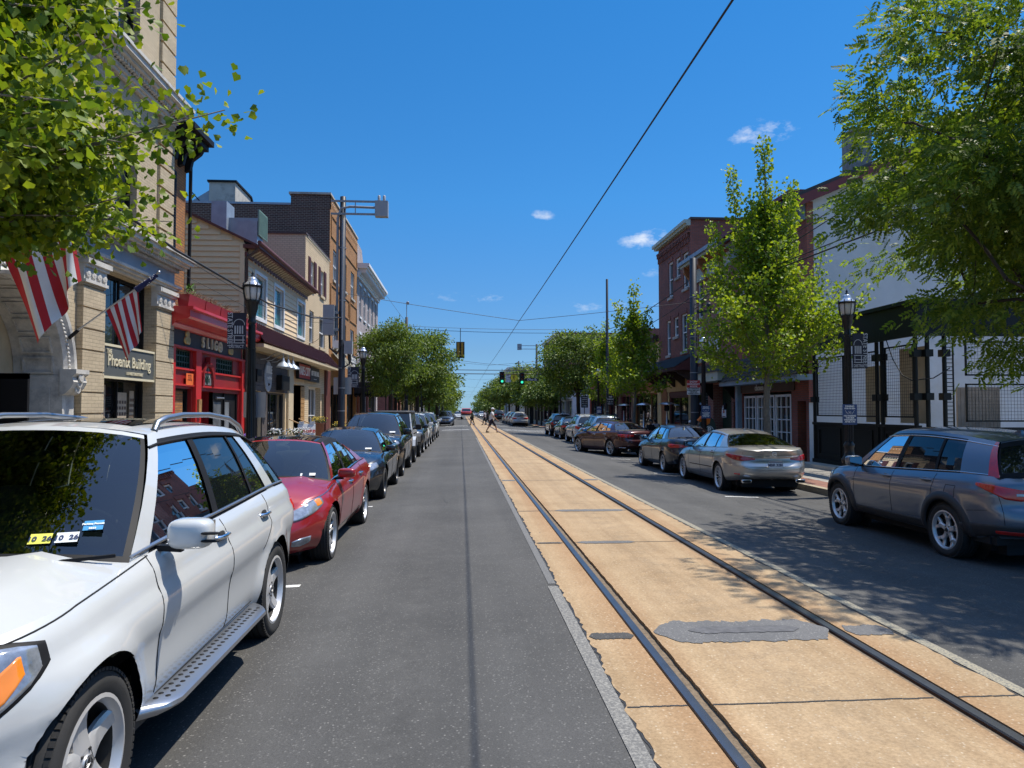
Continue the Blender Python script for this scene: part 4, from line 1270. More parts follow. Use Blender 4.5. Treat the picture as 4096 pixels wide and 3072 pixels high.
def cars():
    global CARS_BUILT
    truck_red(); car_white_suv(); car_red_sedan(); car_dark_sedan(); car_black_suv(); car_offroader()
    gs = car_generic_suv()
    car_grey_suv(); car_silver_sedan(); ns = car_navy_sedan(); car_maroon_sedan()
    def suv(x, y, rz, p, label, group='cars parked along the left kerb'):
        o = copy_tree(gs.root, (x, y, gz(x)), rz, label, {'paint_dark_grey': p}); o['group'] = group; return o
    def sed(x, y, rz, p, label, group='cars parked along the right kerb'):
        o = copy_tree(ns.root, (x, y, gz(x)), rz, label, {'paint_navy': p}); o['group'] = group; return o
    Rg = 'cars parked along the right kerb'
    suv(-2.5, 37.2, PI, P_WHITE, 'white SUV partly hidden behind the near-black SUV, left row')
    suv(-2.48, 42.6, PI, P_BLUEGREY, 'blue grey SUV in the left row just before the last white one')
    suv(-2.45, 48.2, PI, P_WHITE, 'last white SUV at the far end of the left row before the corner')
    o = suv(-1.75, 82, PI, P_BLUEGREY, 'blue grey SUV driving toward the camera in the left lane past the corner'); del o['group']; o.name = 'moving_car'
    sed(-.5, 138, PI, P_WHITE, 'white car following close beside the far red pickup truck')['group'] = 'cars far off'
    suv(7.12, 36.4, 0, P_ICE, 'ice silver SUV parked just beyond the angled maroon sedan', Rg)
    suv(7.25, 42.1, 0, P_WHITE, 'white SUV parked between the ice silver SUV and a black sedan, right side', Rg)
    sed(7.3, 48.2, 0, P_BLACK, 'black sedan parked just ahead of the white SUV, right side')
    suv(7.4, 54.2, 0, P_MAROON, 'dark red SUV at the corner end of the right parked row', Rg)
    suv(6.72, 84.4, 0, P_WHITE, 'white SUV seen from behind, first car beyond the corner at right', Rg)
    suv(6.75, 90.2, 0, P_WHITE, 'second white SUV beyond the corner at right, mostly hidden', Rg)
    suv(6.75, 96.4, 0, P_WHITE, 'third white SUV beyond the corner at right', Rg)
    sed(6.75, 103, 0, P_DKGREY, 'dark grey sedan beyond the white SUVs at far right')
    o = suv(6.4, 123, 0, P_BLACK, 'tall black SUV farthest along the right kerb', Rg); o.scale = (1.1, 1.1, 1.15)
    for x, y, p, l in ((4.6, 160, P_WHITE, 'small white car far off near the rails'), (5.3, 190, P_ICE, 'tiny pale car at the far end of the street'), (3.3, 176, P_WHITE, 'white car far off, facing the camera beyond the walkers')):
        sed(x, y, PI, p, l)['group'] = 'cars far off'
cars()
# ------------------------------------------------------------------ ground, road, tracks, pavements
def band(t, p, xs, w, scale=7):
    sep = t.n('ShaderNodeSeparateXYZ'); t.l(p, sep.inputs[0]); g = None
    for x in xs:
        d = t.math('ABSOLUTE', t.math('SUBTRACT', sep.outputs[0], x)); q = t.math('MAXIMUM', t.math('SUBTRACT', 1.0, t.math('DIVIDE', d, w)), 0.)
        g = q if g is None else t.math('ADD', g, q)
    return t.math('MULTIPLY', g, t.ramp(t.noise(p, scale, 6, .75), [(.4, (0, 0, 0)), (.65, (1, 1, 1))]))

def road_mat(name, base, speck, big=.25, tint=None):
    m = bpy.data.materials.new(name); t = NT(m)
    p = t.pos()
    n = t.noise(p, .35, 6, .7)
    c = t.ramp(n, [(.3, tuple(x * (1 - big) for x in base)), (.7, tuple(x * (1 + big) for x in base))])
    # wheel-track polish and stains run along the street
    mp = t.n('ShaderNodeMapping'); mp.inputs['Scale'].default_value = (1.6, .05, 1); t.l(p, mp.inputs[0])
    n2 = t.noise(mp.outputs[0], 1.2, 4, .6)
    c = t.mix(.5, c, t.ramp(n2, [(.35, (.72,) * 3), (.65, (1.15, 1.13, 1.1))]), 'MULTIPLY')
    v = t.n('ShaderNodeTexVoronoi'); v.inputs['Scale'].default_value = 58; t.l(p, v.inputs['Vector'])
    sp = t.ramp(v.outputs['Color'], [(.62, (0, 0, 0)), (.95, (1, 1, 1))])
    d = t.ramp(v.outputs['Distance'], [(.0, (1, 1, 1)), (.5, (0, 0, 0))])
    f = t.mix(1., sp, d, 'MULTIPLY')
    c = t.mix(f, c, speck)
    dk = t.ramp(t.noise(p, 120, 2, .5), [(.35, (.6,) * 3), (.6, (1.06,) * 3)])
    c = t.mix(.7, c, dk, 'MULTIPLY')
    c = t.mix(t.math('MULTIPLY', band(t, p, (-.35, 4.75), .5), .5), c, tuple(x * .55 for x in base))
    c = t.mix(t.math('MULTIPLY', band(t, p, (-1.05, .4, 4.1, 5.4), .38, 1.5), .3), c, tuple(x * 1.45 for x in base))
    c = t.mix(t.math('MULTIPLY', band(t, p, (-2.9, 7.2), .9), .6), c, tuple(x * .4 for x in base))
    t.bsdf(c, .86, spec=.35, normal=t.bump(t.noise(p, 110, 3, .7), .5, .006))
    return m
M_ASPH = road_mat('asphalt', (.070, .069, .067), (.30, .29, .27))
M_ASPH2 = road_mat('old_asphalt', (.13, .13, .132), (.4, .39, .37), .15)
M_SLAB = None
def slab_mat():
    m = bpy.data.materials.new('track_concrete'); t = NT(m)
    p = t.pos()
    c = t.ramp(t.noise(p, .8, 6, .7), [(.25, (.285, .197, .108)), (.75, (.435, .317, .19))])
    mp = t.n('ShaderNodeMapping'); mp.inputs['Scale'].default_value = (5, .12, 1); t.l(p, mp.inputs[0])
    c = t.mix(.45, c, t.ramp(t.noise(mp.outputs[0], 1.5, 4, .6), [(.3, (.70, .62, .55)), (.62, (1.08, 1.08, 1.08))]), 'MULTIPLY')
    # rust bleeding out beside the rails
    sep = t.n('ShaderNodeSeparateXYZ'); t.l(p, sep.inputs[0])
    g = None
    for x in (1.36, 3.0):
        d = t.math('ABSOLUTE', t.math('SUBTRACT', sep.outputs[0], x))
        q = t.math('MAXIMUM', t.math('SUBTRACT', 1.0, t.math('DIVIDE', d, .30)), 0.)
        g = q if g is None else t.math('ADD', g, q)
    c = t.mix(t.math('MULTIPLY', g, .55), c, (.27, .135, .055))
    v = t.n('ShaderNodeTexVoronoi'); v.inputs['Scale'].default_value = 48; t.l(p, v.inputs['Vector'])
    sp = t.ramp(v.outputs['Color'], [(.55, (0, 0, 0)), (.95, (1, 1, 1))])
    d = t.ramp(v.outputs['Distance'], [(.0, (1, 1, 1)), (.45, (0, 0, 0))])
    c = t.mix(t.mix(1., sp, d, 'MULTIPLY'), c, (.62, .55, .43))
    c = t.mix(.6, c, t.ramp(t.noise(p, 45, 5, .75), [(.3, (.45, .42, .38)), (.62, (1.06, 1.06, 1.06))]), 'MULTIPLY')
    c = t.mix(t.math('MULTIPLY', band(t, p, (2.19,), .55, 4), .38), c, (.13, .10, .07))
    # a few dark spots of old gum and tar
    v2 = t.n('ShaderNodeTexVoronoi'); v2.inputs['Scale'].default_value = 1.9; t.l(p, v2.inputs['Vector'])
    n3 = t.noise(p, 30, 2, .5)
    sd = t.math('ADD', v2.outputs['Distance'], t.math('MULTIPLY', n3, .05))
    c = t.mix(t.ramp(sd, [(.055, (1, 1, 1)), (.062, (0, 0, 0))]), c, (.09, .085, .085))
    t.bsdf(c, .85, spec=.3, normal=t.bump(t.noise(p, 90, 3, .7), .35, .005))
    return m
M_SLAB = slab_mat()
def worn_paint(name, col, under, th=.48):
    m = bpy.data.materials.new(name); t = NT(m); p = t.pos()
    f = t.ramp(t.noise(p, 55, 4, .8), [(th - .06, (0, 0, 0)), (th + .06, (1, 1, 1))])
    c = t.mix(f, col, under)
    t.bsdf(c, .8)
    return m
M_OLDLINE = worn_paint('worn_line', (.24, .23, .205), (.115, .112, .106), .47)
M_LINE = worn_paint('white_line', (.6, .6, .58), (.12, .12, .12), .58)
M_TAR = mat('tar', (.014, .014, .015), .6, var=.2)
M_DIRT = mat('groove_dirt', (.15, .11, .07), .95, var=.5, scale=30, bump=.6, bscale=80)
M_STEEL = mat('rail_steel', (.145, .155, .17), .33, .85, var=.15, scale=4)
M_RUST = mat('rail_rust', (.07, .035, .02), .8, .2, var=.4, scale=20)
M_WALK = road_mat('pavement_concrete', (.30, .285, .255), (.4, .38, .34), .2)
M_KERB = mat('kerb_stone', (.30, .25, .17), .85, var=.3, scale=6, bump=.2)
def flat_brick():
    m = bpy.data.materials.new('flat_brick_paving'); t = NT(m)
    b = t.n('ShaderNodeTexBrick'); t.l(t.pos(), b.inputs['Vector'])
    b.inputs['Scale'].default_value = 1; b.inputs['Brick Width'].default_value = .2; b.inputs['Row Height'].default_value = .1; b.inputs['Mortar Size'].default_value = .006
    b.inputs['Color1'].default_value = (.27, .11, .065, 1); b.inputs['Color2'].default_value = (.19, .075, .05, 1); b.inputs['Mortar'].default_value = (.15, .13, .11, 1)
    t.bsdf(t.mix(.4, b.outputs[0], t.ramp(t.noise(t.pos(), 3, 5), [(.3, (.6,) * 3), (.7, (1,) * 3)]), 'MULTIPLY'), .85)
    return m
KL, KR = -3.85, 8.3            # kerb lines
YA, YB = -12., 420.
def ground():
    st = lambda o: tag(o, kind='structure')
    g = MB(); g.quad((-1500, -300, -.6), (1500, -300, -.6), (1500, 3000, -.6), (-1500, 3000, -.6)); st(g.build('ground', mat('far_ground', (.12, .13, .09), .95)))
    r2 = random.Random(3)
    ys = [YA]
    while ys[-1] < 40: ys.append(ys[-1] + .06 if ys[-1] > 1.5 else ys[-1] + .5)
    while ys[-1] < YB: ys.append(ys[-1] + 3)
    def jag(y, ph): return .006 * math.sin(y * 2.3 + ph) + .006 * math.sin(y * 9.7 + 2 * ph) + r2.uniform(-.016, .016)
    eL = [.98 + jag(y, 1) for y in ys]; eR = [3.42 + jag(y, 4) for y in ys]
    # asphalt lanes with a broken edge against the slab
    for nm, xs, edge, first in (('road', [KL, -2.7, -1.6, -.6, .3], eL, True), ('road', [8.3, 7.2, 6.1, 5.0, 4.1], eR, False)):
        m = MB(); k = len(xs) + 1
        vs = []
        for y, e in zip(ys, edge):
            for x in xs: vs.append((x, y, gz(x)))
            vs.append((e, y, gz(e)))
        fs = [(i * k + j, i * k + j + 1, (i + 1) * k + j + 1, (i + 1) * k + j) for i in range(len(ys) - 1) for j in range(k - 1)]
        if not first: fs = [f[::-1] for f in fs]
        m.add(vs, fs, 0, False)
        # sealed cracks
        for c in range(3):
            x = r2.uniform(-1.4, .6) if first else r2.uniform(3.9, 6); y = r2.uniform(2, 30); pts = []
            for q in range(r2.randint(8, 20)):
                pts.append((x, y)); x += r2.uniform(-.06, .06); y += r2.uniform(.1, .3)
            for (xa, ya), (xb, yb) in zip(pts, pts[1:]):
                w = r2.uniform(.001, .003)
                m.quad((xa - w, ya, gz(xa) + .0025), (xa + w, ya, gz(xa) + .0025), (xb + w, yb, gz(xb) + .0025), (xb - w, yb, gz(xb) + .0025), 1)
        # dark joint where asphalt meets the slab
        for i in range(len(ys) - 1):
            if ys[i] > 60: break
            s = 1 if first else -1
            w0, w1 = (r2.uniform(.008, .03) if ys[i] > 1 else .01), .015
            m.quad((edge[i] - s * w0, ys[i], gz(edge[i]) + .003), (edge[i] + s * .006, ys[i], gz(edge[i]) + .003), (edge[i + 1] + s * .006, ys[i + 1], gz(edge[i]) + .003), (edge[i + 1] - s * w1, ys[i + 1], gz(edge[i]) + .003), 1)
        st(m.build(nm, [M_ASPH, M_TAR]))
    bed = MB(); bed.quad((.8, YA, -.022), (3.6, YA, -.022), (3.6, YB, -.022), (.8, YB, -.022)); st(bed.build('track_bed', M_DIRT))
    # concrete slab strips between and beside the rails
    joints = [4.26, 9.49, 12.47, 17.88, 23.4, 26.7, 32.3, 36.5, 40, 44.8, 50, 55.5, 61, 66, 71, 77, 83, 90]
    for x0, x1, jl, jr in ((.98, 1.345, True, False), (1.50, 2.875, 2, 2), (3.035, 3.42, False, True)):
        m = MB(); last = None
        for i, y in enumerate(ys):
            a, b = x0, x1
            if jl is True: a = eL[i] - .001
            if jr is True: b = eR[i] + .001
            if jl == 2: a, b = x0 + r2.uniform(-.003, .005), x1 + r2.uniform(-.002, .002)
            q = [(a, y, -.07), (a, y, .006), (b, y, .006), (b, y, -.07)]
            if last: m.add(last + q, [(0, 1, 5, 4), (1, 2, 6, 5), (2, 3, 7, 6)], 0)
            last = q
        for y in joints:
            n = 14; w = .02 if y in (17.88, 12.47) else .008
            for k in range(n):
                xa, xb = lerp(x0, x1, k / n), lerp(x0, x1, (k + 1) / n)
                dy = (r2.uniform(-.004, .004)); yy = y + (xa - 2.2) * .004
                m.quad((xa, yy + dy - w, .0085), (xb, yy + dy - w, .0085), (xb, yy + dy + w, .0085), (xa, yy + dy + w, .0085), 1)
        st(m.build('track_slab', [M_SLAB, M_TAR]))
    # asphalt repairs on the slab
    def patch(x0, x1, y0, y1, mt, seed, pz=.0105):
        q = random.Random(seed); n = 64; top = []; ja = jb = 1.; bot = []
        for i in range(n + 1):
            x = lerp(x0, x1, i / n); e = min(1, min(i, n - i) / 7 + .1); ja = lerp(ja, q.uniform(.72, 1.12), .5); jb = lerp(jb, q.uniform(.72, 1.12), .5)
            ym = (y0 + y1) / 2; h = (y1 - y0) / 2
            top.append((x, ym + h * e * (ja + q.uniform(-.05, .05)), pz)); bot.append((x, ym - h * e * (jb + q.uniform(-.05, .05)), pz))
        m = MB()
        for i in range(n): m.quad(bot[i], bot[i + 1], top[i + 1], top[i])
        st(m.build('road_patch', mt))
    patch(1.52, 2.93, 5.36, 5.93, M_ASPH2, 1); patch(1.8, 2.7, 5.57, 5.75, mat('patch_stain', (.085, .085, .09), .85, var=.4, scale=20), 2, .0145); patch(.99, 1.34, 5.50, 5.66, M_ASPH, 3)
    patch(3.05, 3.41, 5.45, 5.72, M_ASPH2, 4); patch(1.53, 2.3, 9.40, 9.58, M_ASPH2, 5); patch(1.62, 2.86, 12.36, 12.62, M_ASPH2, 6); patch(.99, 1.34, 17.7, 18.0, M_ASPH2, 7); patch(3.05, 3.41, 17.75, 18.05, M_ASPH2, 8)
    patch(.99, 1.33, 9.43, 9.53, M_ASPH, 9)
    # rails
    for nm, x, gs, lab in (('rail', 1.395, 1, 'left steel tram rail set in the tan concrete'), ('rail', 2.985, -1, 'right steel tram rail set in the tan concrete')):
        m = MB()
        prof = [(-.036, -.05), (-.036, -.004), (-.030, .006), (0, .0085), (.030, .006), (.036, -.004), (.036, -.05)]
        yy = [YA, 420]
        vs = [(x + a, y, z) for y in yy for a, z in prof]
        m.add(vs, [(i, i + 1, 8 + i, 7 + i) for i in (1, 2, 3, 4)], 0, True); m.add(vs, [(0, 1, 8, 7), (5, 6, 13, 12)], 1)
        o = m.build(nm, [M_STEEL, M_RUST], sharp=40); tag(o, lab, 'rail', 'tram rails')
    # worn edge lines, parking ticks, stop lines
    def line(x0, x1, y0, y1, mt, dz=.004):
        m = MB()
        n = max(1, int(abs(x1 - x0) / .5)); 
        for k in range(n):
            a, b = lerp(x0, x1, k / n), lerp(x0, x1, (k + 1) / n)
            m.quad((a, y0, gz(a) + dz), (b, y0, gz(b) + dz), (b, y1, gz(b) + dz), (a, y1, gz(a) + dz))
        st(m.build('road_marking', mt))
    line(.862, .962, -3, 7.2, M_OLDLINE, .005); line(.88, .955, 7.3, 45, worn_paint('faded_line', (.15, .147, .14), (.09, .09, .09), .5))
    line(3.45, 3.55, -3, 45, worn_paint('yellowed_line', (.27, .24, .17), (.1, .1, .095), .53))
    for y in (7.6, 13.7, 19.5, 24.4): line(-2.3, -1.66, y, y + .1, M_LINE)
    for y in (15.4, 21.2, 27.4): line(5.75, 6.5, y, y + .1, M_LINE)
    line(-1.7, .7, 63.5, 64.1, M_LINE); line(-1.7, .7, 77, 77.4, M_LINE); line(3.7, 7.6, 64.3, 64.8, M_LINE); line(3.7, 7.6, 77, 77.4, M_LINE); line(3.7, 7.6, 61.2, 61.6, M_LINE); line(-1.7, .7, 80, 80.4, M_LINE)
    # pavements with kerbs, broken by the cross street
    for y0, y1 in ((YA, 66), (75.5, YB)):
        m = MB(); m.box(-30, KL - .15, y0, y1, -.5, 0.0); st(m.build('pavement', M_WALK))
        m = MB(); m.box(KL - .15, KL, y0, y1, -.5, .004); st(m.build('kerb', M_KERB))
        m = MB(); m.box(KR + .18, 40, y0, y1, -.5, -.06); st(m.build('pavement', M_WALK))
        m = MB(); m.box(KR, KR + .18, y0, y1, -.5, -.056); st(m.build('kerb', M_KERB))
        m = MB(); m.quad((KR + .18, y0, -.055), (9.15, y0, -.055), (9.15, y1, -.055), (KR + .18, y1, -.055)); st(m.build('brick_paving_strip', flat_brick()))
    m = MB(); m.quad((KR, 66, -.2), (60, 66, -.2), (60, 75.5, -.2), (KR, 75.5, -.2)); m.quad((-60, 66, -.13), (KL, 66, -.13), (KL, 75.5, -.13), (-60, 75.5, -.13)); st(m.build('cross_street', M_ASPH))
    j = MB()
    for y in range(-2, 60, 2):
        j.quad((9.15, y, -.057), (11.8, y, -.057), (11.8, y + .02, -.057), (9.15, y + .02, -.057))
    st(j.build('pavement_joints', M_TAR))
ground()
# ------------------------------------------------------------------ buildings
M_BUFF = brick('buff_brick', (.57, .46, .305), (.50, .40, .265), (.38, .31, .21), .28, .072, .006, var=.2)
M_BUFFP = mat('buff_plaster', (.50, .405, .265), .85, var=.15)
M_LIME = mat('limestone_trim', (.52, .495, .45), .8, var=.18, scale=4, dirt=(.22, .22, .22))
M_BLUELIME = mat('grey_frieze', (.32, .34, .38), .8, var=.15)
M_ORANGEB = brick('orange_brick', (.45, .19, .055), (.36, .14, .045), (.16, .1, .06))
M_TANB = brick('tan_painted_brick', (.70, .54, .34), (.65, .50, .31), (.42, .31, .2), .22, .095, .010, var=.15)
M_BROWNB = brick('brown_brick', (.12, .055, .040), (.075, .038, .03), (.30, .24, .19), .26, .10, .013)
M_OCHREB = brick('ochre_brick', (.50, .235, .075), (.42, .19, .06), (.2, .12, .06), .215, .078, .009)
M_PALEB = brick('pale_brick', (.52, .45, .44), (.45, .38, .37), (.24, .2, .2), .22, .09, .012)
M_REDB = brick('red_brick', (.42, .12, .08), (.33, .09, .06), (.17, .12, .10))
M_REDB2 = brick('weathered_red_brick', (.42, .15, .105), (.32, .10, .075), (.42, .34, .29), var=.45)
M_DARKB = brick('dark_red_brick', (.36, .12, .085), (.27, .09, .068), (.10, .075, .065))
M_SIDING = mat('beige_siding', (.72, .54, .33), .6, var=.07, scale=1.5)
M_STUCCO = mat('white_stucco', (.56, .56, .56), .9, var=.1, scale=.8, dirt=(.5, .47, .42), bump=.1, bscale=50)
M_YSTUCCO = mat('yellow_stucco', (.60, .45, .23), .9, var=.15, scale=1.2, bump=.2, bscale=20)
M_PUB = mat('pub_red', (.52, .022, .02), .4, var=.12, scale=2, coat=.3)
M_PUBD = mat('pub_dark_red', (.27, .014, .016), .45, var=.15, coat=.3)
M_CHAR = mat('charcoal_board', (.035, .033, .035), .6, var=.2)
M_BROWN = mat('brown_boards', (.075, .06, .055), .7, var=.3, scale=5)
M_MARROON = mat('maroon_metal', (.10, .030, .032), .45, .1, var=.12)
M_MARTRIM = mat('maroon_trim', (.11, .03, .025), .6, var=.2)
M_WTRIM = mat('white_trim', (.72, .72, .72), .5, var=.06)
M_WOOD = mat('varnished_wood', (.36, .20, .075), .5, var=.3, scale=6)
M_DKWOOD = mat('dark_wood', (.07, .04, .028), .6, var=.3, scale=5)
M_ORWOOD = mat('orange_wood', (.28, .10, .035), .5, var=.25, scale=5)
M_GREENP = mat('green_paint', (.012, .045, .033), .4, var=.15)
M_PALEGRN = mat('pale_green_trim', (.42, .47, .40), .6, var=.12)
M_BLUEG = mat('blue_grey_trim', (.22, .30, .36), .6, var=.15)
M_SLATE = mat('slate', (.045, .055, .06), .7, var=.35, scale=8)
M_SHAKE = mat('weathered_shakes', (.05, .052, .048), .9, var=.5, scale=9, bump=.3)
M_CAGE = mat('black_painted_steel', (.006, .008, .008), .5, var=.2, spec=.25)
M_GOLD = mat('gold_leaf', (.52, .38, .15), .35, .5, var=.1)
M_CREAM = mat('cream_letters', (.62, .55, .38), .5, var=.05)
M_WIN = None
def window_glass(name, col, rough=.02, spec=.8):
    m = bpy.data.materials.new(name); t = NT(m)
    n = t.noise(t.obj(), .9, 2, .5)
    c = t.ramp(n, [(.35, tuple(x * .5 for x in col)), (.65, tuple(x * 1.4 for x in col))])
    b = t.bsdf(c, rough, 0, spec, t.bump(t.noise(t.obj(), 1.7, 1, .5), .04, .02))
    return m
M_GLASS = window_glass('window_glass', (.016, .022, .028))
M_TEAL = window_glass('teal_window_film', (.03, .17, .20))
M_SHOPGL = window_glass('shop_glass', (.013, .014, .015))
M_GREYGL = window_glass('grey_block_glass', (.16, .17, .18), .25)
M_POSTER = mat('poster_paper', (.42, .34, .25), .7, var=.2, scale=12)
M_GREYMET = mat('galvanised_metal', (.28, .32, .37), .5, .35, var=.15, scale=3)
M_ROOF = mat('flat_roof', (.06, .06, .06), .9, var=.2)
M_CONC = mat('weathered_concrete', (.42, .40, .36), .9, var=.2, scale=1.5, dirt=(.16, .15, .14))
M_LETW = mat('white_letters', (.75, .75, .74), .5, var=.03)
M_LETB = mat('black_letters', (.01, .01, .012), .5, var=0)
M_VAPE = mat('red_sign_face', (.42, .03, .03), .4, var=.08)
M_SIGNW = mat('white_sign', (.7, .71, .72), .5, var=.06)
M_SIGNR = mat('red_sign', (.45, .02, .02), .45, var=.06)
M_SIGNB = mat('blue_sign', (.025, .06, .17), .5, var=.1)
M_BULB = mat('string_bulb', (.8, .72, .55), .3, var=0)

class Bld:
    """a building whose street front lies on plane x = X, outward normal n (+1 left side, -1 right side)"""
    def __init__(s, name, label, X, n, a0, a1, cat='building', group=None, z0=0.):
        s.X, s.n, s.a0, s.a1, s.z0 = X, n, a0, a1, z0
        s.off = (X, (a0 + a1) / 2, z0)
        s.root = thing(name, label, cat, s.off, 0, group)
    def P(s, a, z, d): return (s.X + s.n * d, a, z)
    def box(s, mb, a0, a1, z0, z1, d0, d1, m=0):
        mb.box(s.X + s.n * d0, s.X + s.n * d1, a0, a1, z0, z1, m)
    def face(s, mb, a0, a1, z0, z1, d, m=0):
        q = [s.P(a0, z0, d), s.P(a1, z0, d), s.P(a1, z1, d), s.P(a0, z1, d)]
        mb.quad(*(q if s.n > 0 else q[::-1]), m)
    def put(s, mb, name, mats, parent=None, sharp=None):
        return mb.build(name, mats, parent or s.root, off=s.off, sharp=sharp)
    def wall(s, mats, z0, z1, holes=(), depth=9., a0=None, a1=None, rev=.16, roofz=None, name='wall', side=0, rec=None):
        a0 = s.a0 if a0 is None else a0; a1 = s.a1 if a1 is None else a1
        mb = MB()
        A = sorted({a0, a1, *[h[0] for h in holes], *[h[1] for h in holes]}); Z = sorted({z0, z1, *[h[2] for h in holes], *[h[3] for h in holes]})
        for i in range(len(A) - 1):
            for j in range(len(Z) - 1):
                ca, cz = (A[i] + A[i + 1]) / 2, (Z[j] + Z[j + 1]) / 2
                if any(h[0] < ca < h[1] and h[2] < cz < h[3] for h in holes): continue
                s.face(mb, A[i], A[i + 1], Z[j], Z[j + 1], 0)
        for h in holes:
            r = -(h[4] if len(h) > 4 else rev)
            b0, b1, c0, c1 = h[:4]
            P = s.P
            for q in ([P(b0, c0, 0), P(b0, c1, 0), P(b0, c1, r), P(b0, c0, r)], [P(b1, c0, r), P(b1, c1, r), P(b1, c1, 0), P(b1, c0, 0)],
                      [P(b0, c1, 0), P(b1, c1, 0), P(b1, c1, r), P(b0, c1, r)], [P(b0, c0, r), P(b1, c0, r), P(b1, c0, 0), P(b0, c0, 0)]):
                mb.quad(*(q if s.n < 0 else q[::-1]))
        P = s.P
        mb.quad(P(a0, z0, -depth), P(a0, z0, 0), P(a0, z1, 0), P(a0, z1, -depth), side)
        mb.quad(P(a1, z0, 0), P(a1, z0, -depth), P(a1, z1, -depth), P(a1, z1, 0), side)
        mb.quad(P(a1, z0, -depth), P(a0, z0, -depth), P(a0, z1, -depth), P(a1, z1, -depth), side)
        o = s.put(mb, name, mats)
        r = MB(); z = z1 - .25 if roofz is None else roofz
        q = [P(a0 + .02, z, -.02), P(a1 - .02, z, -.02), P(a1 - .02, z, -depth + .02), P(a0 + .02, z, -depth + .02)]
        r.quad(*q); s.put(r, 'roof', M_ROOF)
        return o
    def window(s, a0, a1, z0, z1, frame=None, glass=None, fw=.07, d=-.10, sash=True, mull=0, sill=None, surround=0, rows=0, head=None, name='window'):
        frame = frame or M_WTRIM; glass = glass or M_GLASS
        mb = MB()
        if surround:
            w = surround
            s.box(mb, a0 - w, a0, z0 - w, z1 + w, -.02, .05); s.box(mb, a1, a1 + w, z0 - w, z1 + w, -.02, .05)
            s.box(mb, a0, a1, z1, z1 + w, -.02, .05); s.box(mb, a0, a1, z0 - w, z0, -.02, .06)
        s.box(mb, a0, a0 + fw, z0, z1, d - .04, d + .03); s.box(mb, a1 - fw, a1, z0, z1, d - .04, d + .03)
        s.box(mb, a0 + fw, a1 - fw, z1 - fw, z1, d - .04, d + .03); s.box(mb, a0 + fw, a1 - fw, z0, z0 + fw, d - .04, d + .03)
        if sash: s.box(mb, a0 + fw, a1 - fw, (z0 + z1) / 2 - .03, (z0 + z1) / 2 + .03, d - .03, d + .025)
        for k in range(mull):
            a = lerp(a0, a1, (k + 1) / (mull + 1)); s.box(mb, a - .02, a + .02, z0 + fw, z1 - fw, d - .03, d + .02)
        for k in range(rows):
            z = lerp(z0, z1, (k + 1) / (rows + 1)); s.box(mb, a0 + fw, a1 - fw, z - .018, z + .018, d - .028, d + .018)
        o = s.put(mb, name, frame)
        g = MB(); s.face(g, a0 + .01, a1 - .01, z0 + .01, z1 - .01, d - .045); s.put(g, 'pane', glass, o)
        if sill: 
            q = MB(); s.box(q, a0 - .08, a1 + .08, z0 - .14 - (surround or 0), z0 - (surround or 0), -.1, .08); s.put(q, 'sill', sill, o)
        if head:
            q = MB(); s.box(q, a0 - .08, a1 + .08, z1 + .002, z1 + .2, -.1, .04); s.put(q, 'lintel', head, o)
        return o
    def shutter(s, a0, a1, z0, z1, m):
        mb = MB(); s.box(mb, a0, a1, z0, z1, .0, .04)
        n = int((z1 - z0) / .07)
        for k in range(n):
            z = lerp(z0 + .05, z1 - .05, (k + .5) / n); s.box(mb, a0 + .05, a1 - .05, z - .015, z + .02, .04, .055)
        return s.put(mb, 'shutter', m)
    def text(s, txt, size, a, z, d, m, parent=None, depth=.02, sx=1., bold=0., name='lettering', align='CENTER'):
        mb = MB(); text_mesh(mb, txt, size, s.P(a, z, d), (0, s.n, 0), (0, 0, 1), depth, 0, align, bold, sx)
        return s.put(mb, name, m, parent)
    def lights(s, a0, a1, z, d, step=.3, sag=0.):
        """string of festoon bulbs: one thing, wire plus bulbs in one mesh"""
        mb = MB(); n = int(abs(a1 - a0) / step)
        mb.tube([s.P(lerp(a0, a1, i / 8), z, d) for i in range(9)], .008, 5)
        for k in range(n): mb.sq(s.P(lerp(a0, a1, (k + .5) / n), z - .05, d + .02), (.022, .022, .04), (1, 1), 4, 1)
        return s.put(mb, 'string_lights', [M_BLACK, M_BULB])

def shop_sign(b, label, a0, a1, z0, z1, d, face, frame=None, texts=(), oval=False, cat='sign', name='shop_sign', th=.06, group=None):
    t = thing(name, label, cat, b.P((a0 + a1) / 2, z0, d), 0, group)
    off = tuple(t.location)
    mb = MB()
    if oval:
        ac, zc = (a0 + a1) / 2, (z0 + z1) / 2
        poly = [(ac + (a1 - a0) / 2 * math.cos(q), zc + (z1 - z0) / 2 * math.sin(q)) for q in [2 * PI * i / 36 for i in range(36)]]
        mb.prism(poly, lambda p, k: b.P(p[0], p[1], d + th * k))
    else:
        b.box(mb, a0, a1, z0, z1, d, d + th)
    mb.build('board', face, t, off=off)
    if frame:
        f = MB(); w = .05
        b.box(f, a0 - w, a1 + w, z1, z1 + w, d, d + th + .02); b.box(f, a0 - w, a1 + w, z0 - w, z0, d, d + th + .02)
        b.box(f, a0 - w, a0, z0, z1, d, d + th + .02); b.box(f, a1, a1 + w, z0, z1, d, d + th + .02)
        f.build('frame', frame, t, off=off)
    for (txt, size, a, z, m, sx) in texts:
        q = MB(); text_mesh(q, txt, size, b.P(a, z, d + th), (0, b.n, 0), (0, 0, 1), .02, 0, 'CENTER', .004, sx)
        q.build('lettering', m, t, off=off)
    return t

